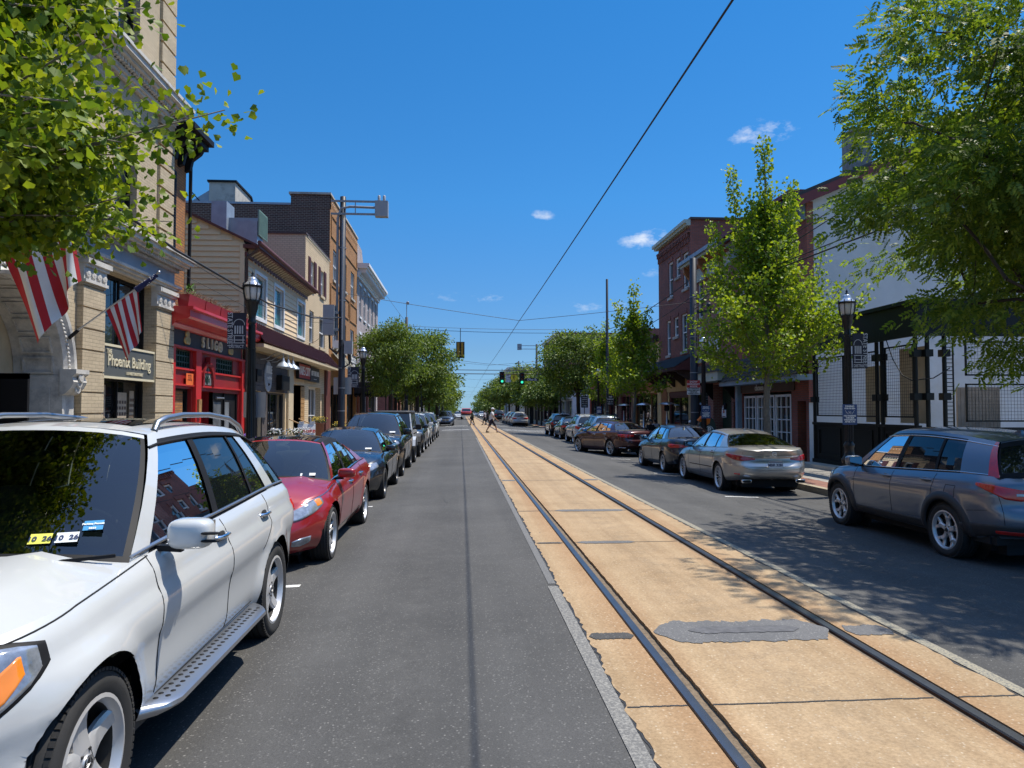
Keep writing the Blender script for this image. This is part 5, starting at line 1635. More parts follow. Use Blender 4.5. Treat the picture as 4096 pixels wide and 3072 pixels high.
def phoenix():
    b = Bld('brick_building', 'buff brick building with big carved arch and grey stone cornices, at the left edge', -7.5, 1, 3.0, 19.0)
    H = [(15.42, 17.94, 3.12, 4.7, .3), (15.42, 17.94, .55, 2.45, .3), (10.85, 14.05, 0, 4.05, .9),
         (16.0, 17.05, 5.9, 7.85, .25), (13.3, 14.35, 5.9, 7.85, .25), (10.6, 11.65, 5.9, 7.85, .25), (16.0, 17.05, 9.9, 11.8, .25), (13.3, 14.35, 9.9, 11.8, .25), (7.9, 8.95, 5.9, 7.85, .25)]
    b.wall([M_BUFF], 0, 14.5, H, 10)
    # archway: spandrels, coffered soffit, carved ring
    ac, zc, ri, ro = 12.45, 2.4, 1.60, 1.98
    mb = MB(); n = 28
    for i in range(n):
        t0, t1 = PI * i / n, PI * (i + 1) / n
        p0, p1 = (ac + ri * math.cos(t0), zc + ri * math.sin(t0)), (ac + ri * math.cos(t1), zc + ri * math.sin(t1))
        mb.quad(b.P(p1[0], p1[1], 0.002), b.P(p0[0], p0[1], 0.002), b.P(p0[0], 4.07, 0.002), b.P(p1[0], 4.07, 0.002))
    b.put(mb, 'spandrel', M_BUFFP)
    ring = MB()
    prof = [(ri, -.85), (ri, .05), (ri + .06, .10), (ri + .12, .06), (ri + .20, .06), (ri + .26, .12), (ri + .33, .13), (ro, .04), (ro, 0)]
    for i in range(n):
        t0, t1 = PI * i / n, PI * (i + 1) / n
        for (r0, d0), (r1, d1) in zip(prof, prof[1:]):
            ring.add([b.P(ac + r0 * math.cos(t0), zc + r0 * math.sin(t0), d0), b.P(ac + r0 * math.cos(t1), zc + r0 * math.sin(t1), d0), b.P(ac + r1 * math.cos(t1), zc + r1 * math.sin(t1), d1), b.P(ac + r1 * math.cos(t0), zc + r1 * math.sin(t0), d1)], [(0, 1, 2, 3)], 0, False)
    # jambs, coffers, egg-and-dart beads
    for e in (1, -1):
        a = ac + e * ri
        for z0 in (.1, .85, 1.6): ring.obox(b.P(a - e * .0, z0 + .32, -.4), (.22, 0, 0), (0, .03, 0), (0, 0, .25))
        b.box(ring, a - .02 if e > 0 else a - ro + ri, a + (ro - ri) if e > 0 else a + .02, 0, zc, -.85, .05)
    for i in range(13):
        t = PI * (i + .5) / 13; c = Vector(b.P(ac + (ri - .015) * math.cos(t), zc + (ri - .015) * math.sin(t), -.4))
        rad = Vector((0, math.cos(t), math.sin(t))); tg = Vector((0, -math.sin(t), math.cos(t)))
        for k in (-1, 1):
            ring.obox(c + tg * .14 * k, (.27, 0, 0), tg * .018, rad * .02); ring.obox(c + Vector((.26 * k, 0, 0)), (.018, 0, 0), tg * .15, rad * .02)
    for i in range(70):
        t = PI * (i + .5) / 70
        ring.sq(b.P(ac + (ri + .16) * math.cos(t), zc + (ri + .16) * math.sin(t), .07), (.03, .035, .035), (1, 1), 4)
    b.put(ring, 'arch_surround', M_LIME)
    for e in (1, -1):
        c = MB(); a = ac + e * (ri + .2)
        prof = [(.0, 2.02), (.10, 2.06), (.2, 2.16), (.26, 2.28), (.22, 2.38), (.3, 2.44), (.3, 2.52), (0, 2.52)]
        c.prism(prof, lambda p, k: b.P(a - .24 + .48 * k, p[1], p[0]))
        for k in range(3): c.lathe([(0, .02), (.03, .03), (.06, .01), (.075, .03), (.09, 0)], 14, b.P(a, 2.14 + .11 * k, .2 + .03 * k), 0, 'x')
        b.put(c, 'carved_corbel', M_LIME)
    r = MB(); b.box(r, 10.8, 14.1, 0, 4.1, -1.05, -.86); b.put(r, 'recessed_wall', M_BUFFP)
    d = MB(); b.box(d, 11.3, 13.2, 0, 2.45, -.86, -.84); b.put(d, 'doorway', M_UNDER)
    d = MB(); b.box(d, 13.2, 13.26, 0, 2.4, -.84, -.1); b.box(d, 13.2, 13.26, 2.3, 2.4, -.84, -.1)
    o = b.put(d, 'door', M_BLACK)
    # rusticated piers
    for a0, a1 in ((14.55, 15.42), (17.94, 19.0), (9.5, 10.42)):
        p = MB()
        z = .02
        while z < 4.25:
            b.box(p, a0, a1, z, min(z + .385, 4.27), 0.002, .13); z += .42
        b.box(p, a0 + .02, a1 - .02, 0, 4.27, 0.001, .10)
        b.put(p, 'pier', M_BUFF)
        c = MB()
        for k, (z0, z1, d) in enumerate(((4.27, 4.33, .18), (4.33, 4.58, .14), (4.58, 4.64, .19), (4.64, 4.74, .24))): b.box(c, a0 - .02 - .03 * (k == 3), a1 + .02 + .03 * (k == 3), z0, z1, 0, d)
        for k in range(4):
            a = lerp(a0, a1, (k + .5) / 4)
            c.lathe([(.0, .03), (.04, .04), (.07, .015), (.085, .03), (.1, 0)], 12, b.P(a, 4.455, .14), 0, 'x')
        b.put(c, 'capital', M_LIME)
    # quoins
    q = MB(); z = 5.75
    while z < 13.6:
        if not 9.0 < z < 9.75: b.box(q, 18.15, 19.0, z, z + .46, 0, .07)
        z += .52
    b.put(q, 'quoins', M_BUFF)
    # entablature
    e = MB()
    for z0, z1, d in ((4.74, 4.80, .12), (4.80, 4.86, .2), (4.86, 4.92, .26), (4.92, 5.28, .10), (5.28, 5.34, .2), (5.42, 5.48, .42), (5.48, 5.58, .5), (5.58, 5.64, .56)):
        b.box(e, 3.0, 19.0 + d * .5, z0, z1, 0, d, 1 if (z0 == 4.92) else 0)
    for k in range(int((19.1 - 6) / .11)): b.box(e, 6 + k * .11, 6.065 + k * .11, 5.34, 5.42, 0, .34)
    b.box(e, 3, 19.05, 5.34, 5.42, 0, .26)
    b.put(e, 'cornice', [M_LIME, M_BLUELIME])
    e = MB()
    for z0, z1, d in ((9.05, 9.12, .1), (9.12, 9.22, .16), (9.32, 9.40, .36), (9.40, 9.52, .46), (9.52, 9.6, .5)): b.box(e, 3.0, 19.0 + d * .4, z0, z1, 0, d)
    for k in range(int(13 / .13)): b.box(e, 6 + k * .13, 6.075 + k * .13, 9.22, 9.32, 0, .28)
    b.box(e, 3, 19.03, 9.22, 9.32, 0, .2)
    b.put(e, 'cornice', M_LIME)
    b.window(15.42, 17.94, 3.12, 4.7, M_BLACK, M_GLASS, .06, -.2, False, 1)
    b.window(15.42, 17.94, .55, 2.45, M_BLACK, M_SHOPGL, .06, -.2, False, 1)
    for a0, a1, z0, z1 in [h[:4] for h in H[3:]]: b.window(a0, a1, z0, z1, M_BLACK, M_GLASS, .06, -.18, True, sill=M_LIME)
    # posters inside the lower window
    for a0, a1, z0, z1, nm in ((15.66, 16.25, .95, 2.3, 'poster'), (16.75, 17.25, 1.2, 2.15, 'photo_board'), (17.4, 17.62, 1.3, 2.2, 'photo_board')):
        p = MB(); b.box(p, a0, a1, z0, z1, -.243, -.235)
        for i in range(4):
            for j in range(6):
                b.box(p, lerp(a0, a1, (i + .15) / 4), lerp(a0, a1, (i + .8) / 4), lerp(z0, z1 - .15, (j + .2) / 6), lerp(z0, z1 - .15, (j + .75) / 6), -.235, -.232, 1)
        b.put(p, nm, [M_POSTER, M_DKWOOD if nm == 'photo_board' else mat('poster_print', (.3, .2, .14), .7)])
    shop_sign(b, 'long grey sign with cream serif letters between two window rows of the buff building', 15.42, 17.92, 2.47, 3.10, .02, mat('sign_grey', (.085, .09, .085), .5), M_CREAM,
              [('THE', .13, 15.70, 2.99, M_CREAM, .9), ('Phoenix Building', .34, 16.68, 2.80, M_CREAM, .92), ('115 WEST STATE STREET', .085, 16.9, 2.56, M_CREAM, .9)])
    shop_sign(b, 'small black sign with white letter E beside the archway doors', 11.9, 13.0, 2.62, 2.95, -.84, M_BLACK, None, [('E', .24, 12.9, 2.82, M_LETW, 1), ('K', .09, 12.92, 2.67, M_LETW, 1)], th=.02)
    b.lights(7, 18.9, 5.95, .1, .45)
phoenix()

def orange_sliver():
    b = Bld('brick_building', 'narrow orange brick house front with dark bracketed eaves and black shutters', -7.62, 1, 19.02, 20.3)
    b.wall([M_ORANGEB], 0, 9.0, (), 9)
    b.shutter(19.04, 19.55, 5.6, 8.1, M_BLACK)
    b.shutter(19.04, 19.45, 4.5, 5.3, M_BLACK)
    e = MB(); b.box(e, 19.0, 20.45, 8.95, 9.1, -.2, .55); b.box(e, 19.0, 20.5, 9.1, 9.25, -.2, .68)
    for a in (19.25, 19.75, 20.25): e.prism([(0, 8.95), (.5, 8.95), (.42, 8.8), (.2, 8.62), (.14, 8.35), (0, 8.3)], lambda p, k: b.P(a - .07 + .14 * k, p[1], p[0]))
    b.put(e, 'eaves', M_BLACK)
    d = MB(); d.tube([b.P(20.36, 8.9, .1), b.P(20.36, 6.2, .1), b.P(20.36, 4.2, .08)], .05, 8); b.put(d, 'downspout', M_BLACK)
orange_sliver()

def pub():
    b = Bld('pub', 'single-storey red pub front with black sign band and red planters on top', -7.5, 1, 19.02, 25.2)
    H = [(19.28, 20.5, 2.88, 3.38, .1), (22.6, 24.2, 2.86, 3.36, .1), (19.3, 20.62, .4, 2.33, .2), (21.2, 22.35, 0, 2.3, .8), (22.35, 24.8, 0, 2.28, .12)]
    b.wall([M_PUBD], 0, 4.3, H, 6, roofz=4.28)
    t = MB()
    for a0, a1 in ((19.02, 19.22), (20.68, 21.1), (24.9, 25.2)): b.box(t, a0, a1, 0, 3.42, .002, .10)
    b.box(t, 19.02, 25.2, 3.39, 3.45, .002, .12)
    for z in (2.4, 2.83): b.box(t, 19.22, 24.9, z, z + .05, .002, .06)
    b.put(t, 'pilaster_trim', M_PUB)
    c = MB()
    c.prism([(0, 3.86), (.12, 3.90), (.20, 3.98), (.20, 4.03), (.52, 4.10), (.58, 4.14), (.58, 4.32), (.66, 4.34), (.66, 4.41), (0, 4.41)], lambda p, k: b.P(lerp(18.85, 25.3, k), p[1], p[0]))
    b.put(c, 'cornice', M_PUB)
    s = MB(); b.box(s, 19.22, 24.9, 3.45, 3.9, .002, .05); b.put(s, 'sign_band', M_CHAR)
    for h in H[:2]:
        b.window(h[0], h[1], h[2], h[3], M_GREENP, mat('dull_pub_glass', (.10, .12, .13), .2), .04, -.05, False, 6, rows=2)
    b.window(19.3, 20.62, .4, 2.33, M_BLACK, M_SHOPGL, .06, -.14, False, 0)
    # arched fanlight
    ac, zc = 21.72, 2.62
    f = MB()
    poly = [(ac + .36 * math.cos(q), zc + .36 * math.sin(q) * 1.1) for q in [PI * i / 16 for i in range(17)]] + [(ac - .36, 2.48), (ac + .36, 2.48)]
    f.prism(poly, lambda p, k: b.P(p[0], p[1], .03 + .01 * k)); 
    o = b.put(f, 'fanlight', M_GREYGL)
    g = MB()
    for i in range(1, 6):
        q = PI * i / 6; g.bar(b.P(ac, 2.5, .045), b.P(ac + .36 * math.cos(q), zc + .38 * math.sin(q), .045), .02, .02)
    for i in range(16):
        q0, q1 = PI * i / 16, PI * (i + 1) / 16
        g.bar(b.P(ac + .17 * math.cos(q0), 2.55 + .17 * math.sin(q0), .045), b.P(ac + .17 * math.cos(q1), 2.55 + .17 * math.sin(q1), .045), .02, .02)
    b.put(g, 'glazing_bars', M_GREENP, o)
    a = MB()
    for i in range(16):
        q0, q1 = PI * i / 16, PI * (i + 1) / 16
        v = []
        for r, dd in ((.38, .02), (.38, .10), (.50, .12), (.50, .02)):
            v += [b.P(ac + r * math.cos(q0), zc + 1.08 * r * math.sin(q0), dd), b.P(ac + r * math.cos(q1), zc + 1.08 * r * math.sin(q1), dd)]
        a.add(v, [(0, 1, 3, 2), (2, 3, 5, 4), (4, 5, 7, 6)], 0)
    for e in (-1, 1): b.box(a, ac + e * .38, ac + e * .5, 2.44, zc, .02, .11)
    b.box(a, ac - .08, ac + .08, 3.08, 3.3, .02, .16)
    b.put(a, 'arch_hood', M_PUBD)
    # doors: dark opening, open leaf, block-glass panels
    d = MB(); b.box(d, 21.2, 22.35, 0, 2.3, -.8, -.78); b.put(d, 'doorway', M_UNDER)
    d = MB(); b.box(d, 22.35, 24.8, 0, 2.28, -.12, -.08); 
    for q in (22.4, 23.5, 24.75): b.box(d, q, q + .06, 0, 2.28, -.08, -.03)
    o = b.put(d, 'door', M_BLACK)
    for a0, a1, mm in ((22.62, 23.3, M_GREYGL), (23.62, 24.1, M_GREYGL)):
        g = MB(); b.face(g, a0, a1, .3, 2.0, -.07); b.put(g, 'pane', mm, o)
    h = MB(); h.tube([b.P(22.7, 2.12, -.02), b.P(23.4, 2.12, -.02)], .03, 8); b.put(h, 'door_closer', M_SATIN, o)
    m = MB(); b.box(m, 20.78, 20.98, 1.55, 2.05, .1, .16); b.put(m, 'menu_case', M_WOOD)
    # planters
    for k in range(5):
        a0 = 19.0 + k * 1.24
        t = thing('planter_box', 'red planter box with dry grass on the red pub cornice, number counted from the left: ' + ('first', 'second', 'third', 'fourth', 'fifth')[k], 'planter', b.P(a0 + .6, 4.40, .5), 0, 'planters on the pub roof')
        t['label'] = ('leftmost red planter on the red pub, green weed growing in it', 'second red planter from the left above the pub sign', 'middle red planter above the pub sign', 'red planter with dry grass next to the rightmost planter', 'rightmost red planter on the red pub roof')[k]
        off = tuple(t.location)
        mb = MB(); mb.prism([(.22, 4.412), (.46, 4.412), (.50, 4.74), (.18, 4.74)], lambda p, q: b.P(a0 + 1.18 * q + .02, p[1], p[0])); mb.build('box', M_PUBD, t, off=off)
        g = MB(); q = random.Random(k)
        for i in range(150):
            p = Vector(b.P(a0 + q.uniform(.05, 1.15), 4.75, q.uniform(.2, .48))); dr = Vector((q.uniform(-.5, .7), q.uniform(-.8, .8), q.uniform(.1, .9))).normalized() * q.uniform(.1, .28)
            g.tube([p, p + dr * .6, p + dr + Vector((0, 0, -.06))], .004, 3, 0, False, False)
        if k == 0:
            for i in range(60):
                p = Vector(b.P(a0 + q.uniform(.35, .6), 4.75 + q.uniform(0, .25), q.uniform(.25, .42))); dr = Vector((q.uniform(-1, 1), q.uniform(-1, 1), q.uniform(.2, 1))).normalized() * .16; sd = dr.cross(Vector((0, 0, 1))).normalized() * .02
                g.quad(p, p + dr * .5 + sd, p + dr, p + dr * .5 - sd, 1)
        g.build('dry_grass', [mat('dry_stems', (.20, .13, .075), .9), mat('weed_green', (.10, .22, .03), .7)], t, off=off)
    # sign letters and knot emblems
    t = thing('shop_sign', 'raised cream letters with two gold knots on the black band of the red pub', 'sign', b.P(22, 3.5, .05)); off = tuple(t.location)
    for ch, la in zip('SLIG', (21.25, 21.66, 21.98, 22.3)):
        q = MB(); text_mesh(q, ch, .42, b.P(la, 3.68, .052), (0, 1, 0), (0, 0, 1), .05, 0, 'CENTER', .008, .9); q.build('letter', M_CREAM, t, off=off)
    q = MB(); q.lathe([(.13, .0), (.13, .05), (.16, .05), (.16, 0)], 24, b.P(22.72, 3.68, .052), 0, 'x')
    q.bar(b.P(22.58, 3.68, .08), b.P(22.86, 3.68, .08), .03, .04); q.bar(b.P(22.72, 3.54, .08), b.P(22.72, 3.82, .08), .03, .04); q.build('letter', M_CREAM, t, off=off)
    for a in (20.05, 23.75):
        q = MB()
        for da, dz in ((0, .12), (-.08, -.05), (.08, -.05)):
            q.lathe([(0, .055), (.02, .055), (.025, .045), (.035, .045), (.04, .055), (.06, .055), (.065, .045), (.075, .045), (.08, .055), (.105, .05), (.11, 0)], 18, b.P(a + da, 3.68 + dz, .052), 0, 'x')
        q.build('knot_emblem', M_GOLD, t, off=off)
    n = MB(); b.box(n, 20.04, 20.56, 2.43, 2.75, .061, .065); o = n.build('notice', mat('orange_paper', (.75, .13, .02), .7, var=.05), None); tag(o, 'bright orange notice taped to the red pub front', 'notice')
    q = MB()
    for k, l in enumerate(('NOTICE', 'TO ALL', 'PATRONS')): text_mesh(q, l, .07, b.P(20.3, 2.69 - k * .06, .0655), (0, 1, 0), (0, 0, 1), .002, 0)
    q.build('lettering', M_LETB, o)
pub()

def clapboard(b, a0, a1, z0, z1, holes, step=.2, d0=.0):
    """lap siding on the street front"""
    mb = MB(); n = int(round((z1 - z0) / step))
    for k in range(n):
        za, zb = lerp(z0, z1, k / n), lerp(z0, z1, (k + 1) / n)
        cuts = [a0]
        for h in sorted(holes):
            if h[2] - .1 < (za + zb) / 2 < h[3] + .1: cuts += [h[0] - .11, h[1] + .11]
        cuts.append(a1)
        for s, e in zip(cuts[::2], cuts[1::2]):
            v = [b.P(s, za, d0 + .035), b.P(e, za, d0 + .035), b.P(e, zb, d0 + .008), b.P(s, zb, d0 + .008), b.P(s, za, d0), b.P(e, za, d0)]
            mb.add(v, [(0, 1, 2, 3), (4, 5, 1, 0)], 0)
    return mb

def siding_house():
    b = Bld('clapboard_house', 'beige clapboard house with teal windows, maroon eaves and brown shopfront', -7.5, 1, 25.25, 35.0)
    W = [(26.6, 28.0, 5.15, 6.72), (29.28, 30.74, 5.15, 6.72), (33.32, 34.78, 5.15, 6.72)]
    H = W + [(25.8, 27.6, 0, 2.44, .25), (28.3, 31.3, .3, 2.44, .2), (32.7, 35.0, 0, 2.9, 1.2)]
    b.wall([M_SIDING], 0, 7.3, H, 8, roofz=7.2)
    b.put(clapboard(b, 25.37, 35.0, 4.0, 7.25, W), 'siding', M_SIDING)
    # gable end toward the camera, boards lapped
    g = MB()
    def ztop(x): return 7.55 + (-7.4 - x) * .475
    g.add([(-7.5, 25.24, 0), (-15.5, 25.24, 0), (-15.5, 25.24, ztop(-15.5)), (-7.5, 25.24, ztop(-7.5))], [(3, 2, 1, 0)])
    z = 3.6
    while z < 11.4:
        xr = -7.5 if z + .19 < ztop(-7.5) else -7.4 - (z + .19 - 7.55) / .475
        if xr > -15.5: g.add([(-15.5, 25.20, z), (xr, 25.20, z), (xr, 25.232, z + .19), (-15.5, 25.232, z + .19), (-15.5, 25.24, z), (xr, 25.24, z)], [(0, 1, 2, 3), (4, 5, 1, 0)])
        z += .19
    b.put(g, 'gable_wall', M_SIDING)
    tr = MB(); tr.box(-7.62, -7.46, 25.18, 25.40, 3.9, 7.5); b.put(tr, 'corner_board', M_SIDING)
    rf = MB()
    for x0, x1 in ((-6.95, -15.6),): rf.add([(x0, 25.12, ztop(x0)), (x1, 25.12, ztop(x1)), (x1, 35.05, ztop(x1)), (x0, 35.05, ztop(x0)), (x0, 25.12, ztop(x0) + .08), (x1, 25.12, ztop(x1) + .08), (x1, 35.05, ztop(x1) + .08), (x0, 35.05, ztop(x0) + .08)],
                            [(0, 1, 2, 3), (7, 6, 5, 4), (0, 4, 5, 1), (3, 7, 4, 0)])
    b.put(rf, 'pitched_roof', M_MARTRIM)
    c = MB(); b.box(c, 25.2, 35.05, 7.05, 7.2, .0, .12); b.box(c, 25.15, 35.1, 7.32, 7.45, 0, .5)
    for k in range(30): c.prism([(.1, 7.32), (.42, 7.32), (.2, 7.2), (.1, 7.12)], lambda p, q: b.P(25.4 + k * .325 + .12 * q, p[1], p[0]), 1)
    c.tube([b.P(25.1, 7.5, .56), b.P(35.1, 7.42, .56)], .075, 8)
    b.put(c, 'eaves_cornice', [M_MARTRIM, M_BUFFP])
    d = MB(); d.tube([b.P(25.2, 7.45, .55), b.P(25.22, 7.2, .4), b.P(25.25, 7.0, .1), b.P(25.25, 4.2, .1), b.P(25.28, .1, .14)], .055, 8); b.put(d, 'downspout', M_DKWOOD)
    for w in W: b.window(*w, M_WTRIM, M_TEAL, .06, -.06, False, surround=.12)
    b.lights(25.6, 34.9, 7.0, .16, .4)
    # shopfront of brown boards
    mb = MB()
    for k in range(7): b.box(mb, 25.3, 31.5, 2.45 + k * .2, 2.64 + k * .2, 0, .05 + .005 * (k % 2))
    b.box(mb, 25.3, 25.8, 0, 2.45, 0, .05); b.box(mb, 27.6, 28.3, 0, 2.45, 0, .05)
    b.put(mb, 'board_front', M_BROWN)
    b.window(25.8, 27.6, 0, 2.44, M_CHAR, M_SHOPGL, .08, -.15, False, 1, name='shop_door')
    b.window(28.3, 31.3, .3, 2.44, M_CHAR, M_SHOPGL, .07, -.12, False, 2, name='shop_window')
    p = MB(); b.box(p, 31.5, 32.4, 0, 3.9, 0, .1); b.put(p, 'post', M_BUFFP)
    e = MB(); b.box(e, 32.72, 34.98, 0, 2.9, -1.2, -1.18)
    for k in range(14): b.box(e, 34.2, 34.98, .05 + k * .2, .235 + k * .2, -.0, .03)
    b.put(e, 'wood_entrance', M_WOOD)
    k = MB(); b.box(k, 26.0, 26.55, 2.75, 3.2, .05, .3); b.put(k, 'wall_speaker', M_BLACK)
    k = MB(); b.box(k, 29.6, 30.9, 2.55, 3.15, .05, .28); b.put(k, 'flower_window_box', M_BLACK)
    # three gooseneck lamps
    for i, a in enumerate((28.1, 28.9, 29.7)):
        t = thing('gooseneck_lamp', ('nearest', 'middle', 'farthest')[i] + ' of three silver gooseneck lamps over the grey round sign', 'lamp', b.P(a, 3.6, .05), 0, 'gooseneck lamps'); off = tuple(t.location)
        m = MB(); m.tube([b.P(a - .9, 3.62, .06), b.P(a - .6, 3.66, .2), b.P(a - .3, 3.9, .45), b.P(a - .1, 3.98, .6), b.P(a, 3.9, .68), b.P(a, 3.72, .68)], .018, 8); m.build('arm', M_SATIN, t, off=off)
        m = MB(); c = b.P(a, 3.38, .68); m.lathe([(.03, .36), (.045, .3), (.07, .24), (.08, .2), (.20, .12), (.27, .02), (.28, 0), (.26, .01), (.18, .1), (.04, .16)], 20, c); m.build('lamp_shade', M_GREYMET, t, off=off)
    shop_sign(b, 'grey oval shop sign with raised letters on the brown board front', 27.75, 28.75, 2.45, 3.62, .06, mat('sign_stone', (.36, .38, .42), .6), None, [('RIBLE', .42, 28.3, 3.28, M_LETW, .8), ('open kitchen', .15, 28.35, 2.98, M_LETW, .8), ('pizza', .13, 28.3, 2.74, M_CHAR, .8)], oval=True, th=.04)
    shop_sign(b, 'red box sign with tall white capitals beside a black sign', 32.85, 35.28, 3.2, 3.84, .1, M_VAPE, M_BLACK, [('VAPE CITY', .56, 34.06, 3.52, M_LETW, .92)], th=.12)
    shop_sign(b, 'black sign with small white capitals right of the red box sign', 35.4, 37.85, 3.14, 3.84, .1, M_CHAR, None, [('OFF THE RAIL', .34, 36.75, 3.54, M_LETW, .9), ('- - - - - - -', .16, 36.75, 3.28, M_LETW, 1)])
siding_house()

def tan_house():
    b = Bld('brick_house', 'tan painted brick house with plum shutters and flat parapet', -7.5, 1, 35.0, 41.25)
    W = [(36.12, 36.98, 7.85, 9.2), (38.62, 39.6, 7.85, 9.2), (36.02, 37.04, 5.05, 6.7), (38.5, 40.1, 5.05, 6.7)]
    H = W + [(36.0, 39.0, 0, 2.9, .5), (39.3, 40.0, 0, 2.6, .3)]
    b.wall([M_TANB], 0, 10.25, H, 9)
    c = MB(); b.box(c, 34.95, 41.3, 10.2, 10.3, -9, .04); b.put(c, 'coping', M_DKWOOD)
    for w in W: b.window(*w, M_WTRIM, M_GLASS, .07, -.1, True, sill=M_BUFFP)
    for a0, a1 in ((35.62, 36.1), (37.0, 37.55), (38.12, 38.6), (39.62, 40.2)): b.shutter(a0, a1, 7.8, 9.28, M_MARTRIM)
    b.lights(35.1, 41.2, 10.15, .06, .25)
    # shared standing-seam awning over both shopfronts
    t = MB(); a0, a1 = 25.3, 40.5
    v = [b.P(a0, 4.92, .02), b.P(a1, 4.85, .02), b.P(a1, 4.05, .72), b.P(a0, 4.1, .72)]
    t.add(v, [(0, 3, 2, 1), (0, 1, 2, 3)])
    n = 52
    for k in range(n + 1):
        a = lerp(a0, a1, k / n); t.bar(b.P(a, 4.93 - .07 * k / n, .04), b.P(a, 4.12 - .05 * k / n, .74), .035, .05)
    t.add([b.P(a0, 4.92, .02), b.P(a0, 4.1, .72), b.P(a0, 4.1, .02)], [(0, 1, 2), (2, 1, 0)])
    root = thing('metal_awning', 'long maroon standing-seam metal awning over the two beige shopfronts', 'awning', b.P(33, 4.1, 0)); off = tuple(root.location)
    t.build('roof_sheet', M_MARROON, root, off=off)
    f = MB(); b.box(f, a0, a1, 3.92, 4.04, .02, .70); f.build('soffit', M_BUFFP, root, off=off)
    p = MB(); b.box(p, 40.0, 41.2, 0, 3.9, 0, .12); b.put(p, 'shop_pier', M_MARTRIM)
    b.window(36.0, 39.0, 0, 2.9, M_WTRIM, M_SHOPGL, .1, -.3, False, 2, rows=1, name='shop_window')
    b.window(39.3, 40.0, 0, 2.6, M_BLACK, M_SHOPGL, .1, -.2, False, name='shop_door')
tan_house()

def ochre_building():
    b = Bld('brick_building', 'tall ochre brick building with a dark brown brick side wall', -7.5, 1, 41.3, 52.1)
    W = []
    for a in (42.4, 45.7, 49.1):
        W += [(a, a + 1.6, 9.35, 11.15), (a, a + 1.6, 5.4, 7.2)]
    b.wall([M_OCHREB, M_BROWNB], 0, 13.4, W + [(42.0, 47.2, 0, 3.2, .6), (47.8, 51.6, .4, 3.4, .3)], 12, side=1, roofz=13.1)
    p = MB(); b.box(p, 41.3, 52.1, 13.4, 14.0, -2.2, 0, 0); p.box(-9.7, -7.5, 41.29, 41.6, 13.2, 14.0, 1); b.put(p, 'parapet', [M_OCHREB, M_BROWNB])
    c = MB(); b.box(c, 41.2, 52.15, 14.0, 14.12, -2.3, .06); b.put(c, 'coping', M_CONC)
    c = MB(); c.box(-19.5, -9.7, 41.25, 41.6, 13.38, 13.5); b.put(c, 'roof_edge', M_GREYMET)
    r = MB()
    for a0, a1, z0, z1 in ((41.6, 44.8, 7.7, 9.0), (45.2, 48.3, 7.7, 9.0), (48.7, 51.8, 7.7, 9.0), (41.6, 51.8, 11.7, 13.0)):
        for q in ((a0, a1, z0, z0 + .1), (a0, a1, z1 - .1, z1), (a0, a0 + .1, z0 + .1, z1 - .1), (a1 - .1, a1, z0 + .1, z1 - .1)): b.box(r, *q, .002, .05)
    b.put(r, 'brick_panels', M_OCHREB)
    for w in W: b.window(*w, M_WTRIM, M_GLASS, .09, -.1, True, 1, sill=M_CONC)
    b.lights(41.4, 52, 13.6, .05, .3); 
    ac = MB(); b.box(ac, 42.6, 43.4, 5.35, 5.8, -.1, .35); b.put(ac, 'window_air_conditioner', M_SIGNW)
    b.window(42.0, 47.2, 0, 3.2, M_BLACK, M_SHOPGL, .1, -.4, False, 3, name='shop_window'); b.window(47.8, 51.6, .4, 3.4, M_BLACK, M_SHOPGL, .1, -.2, False, 2, name='shop_window')
    # striped awning and black script sign
    t = thing('fabric_awning', 'small pale striped shop awning beside the grey utility pole', 'awning', b.P(44.2, 4.2, 0)); off = tuple(t.location)
    m = MB()
    for k in range(24):
        a0, a1 = lerp(42, 47, k / 24), lerp(42, 47, (k + 1) / 24)
        m.quad(b.P(a0, 4.1, .9), b.P(a1, 4.1, .9), b.P(a1, 5.1, .05), b.P(a0, 5.1, .05), k % 2); m.quad(b.P(a0, 4.1, .9), b.P(a0, 5.1, .05), b.P(a1, 5.1, .05), b.P(a1, 4.1, .9), k % 2)
    m.build('canvas', [mat('awning_cream', (.5, .47, .38), .8), mat('awning_grey', (.2, .2, .19), .8)], t, off=off)
    shop_sign(b, 'black sign with white script lettering behind the grey utility pole', 48.1, 51.5, 4.55, 5.45, .08, M_BLACK, None, [("Stephen's", .75, 49.8, 5.15, M_LETW, .85), ('on state', .35, 49.8, 4.75, M_LETW, .9)])
    # rooftop stair hut
    h = thing('roof_hut', 'weathered concrete stair hut on the ochre building roof', 'hut', (-15.1, 48, 13.1)); off = tuple(h.location)
    m = MB(); m.prism([(46, 13.1), (51, 13.1), (51, 14.6), (49.2, 16.0), (46, 16.05)], lambda p, k: (-15.85 + 1.6 * k, p[0], p[1])); m.build('walls', M_CONC, h, off=off)
    m = MB(); m.prism([(45.9, 16.06), (49.25, 16.02), (51.1, 14.6), (51.1, 14.72), (49.3, 16.14), (45.9, 16.18)], lambda p, k: (-15.95 + 1.8 * k, p[0], p[1])); m.build('roof', M_BLACK, h, off=off)
    m = MB(); m.prism([(-15.9, 14.9), (-17.2, 14.6), (-17.2, 14.75), (-15.9, 15.6)], lambda p, k: (p[0], 46.2 + 1.2 * k, p[1])); m.build('lean_to_roof', M_GREYMET, h, off=off)
    m = MB()
    for p, q in (((-17.1, 46.2, 13.4), (-17.1, 46.2, 15.6)), ((-17.1, 46.2, 15.6), (-15.9, 46.2, 14.2)), ((-19, 46.2, 14.3), (-17.1, 46.2, 14.3))): m.bar(p, q, .06, .06)
    m.build('handrail', M_BLACK, h, off=off)
ochre_building()

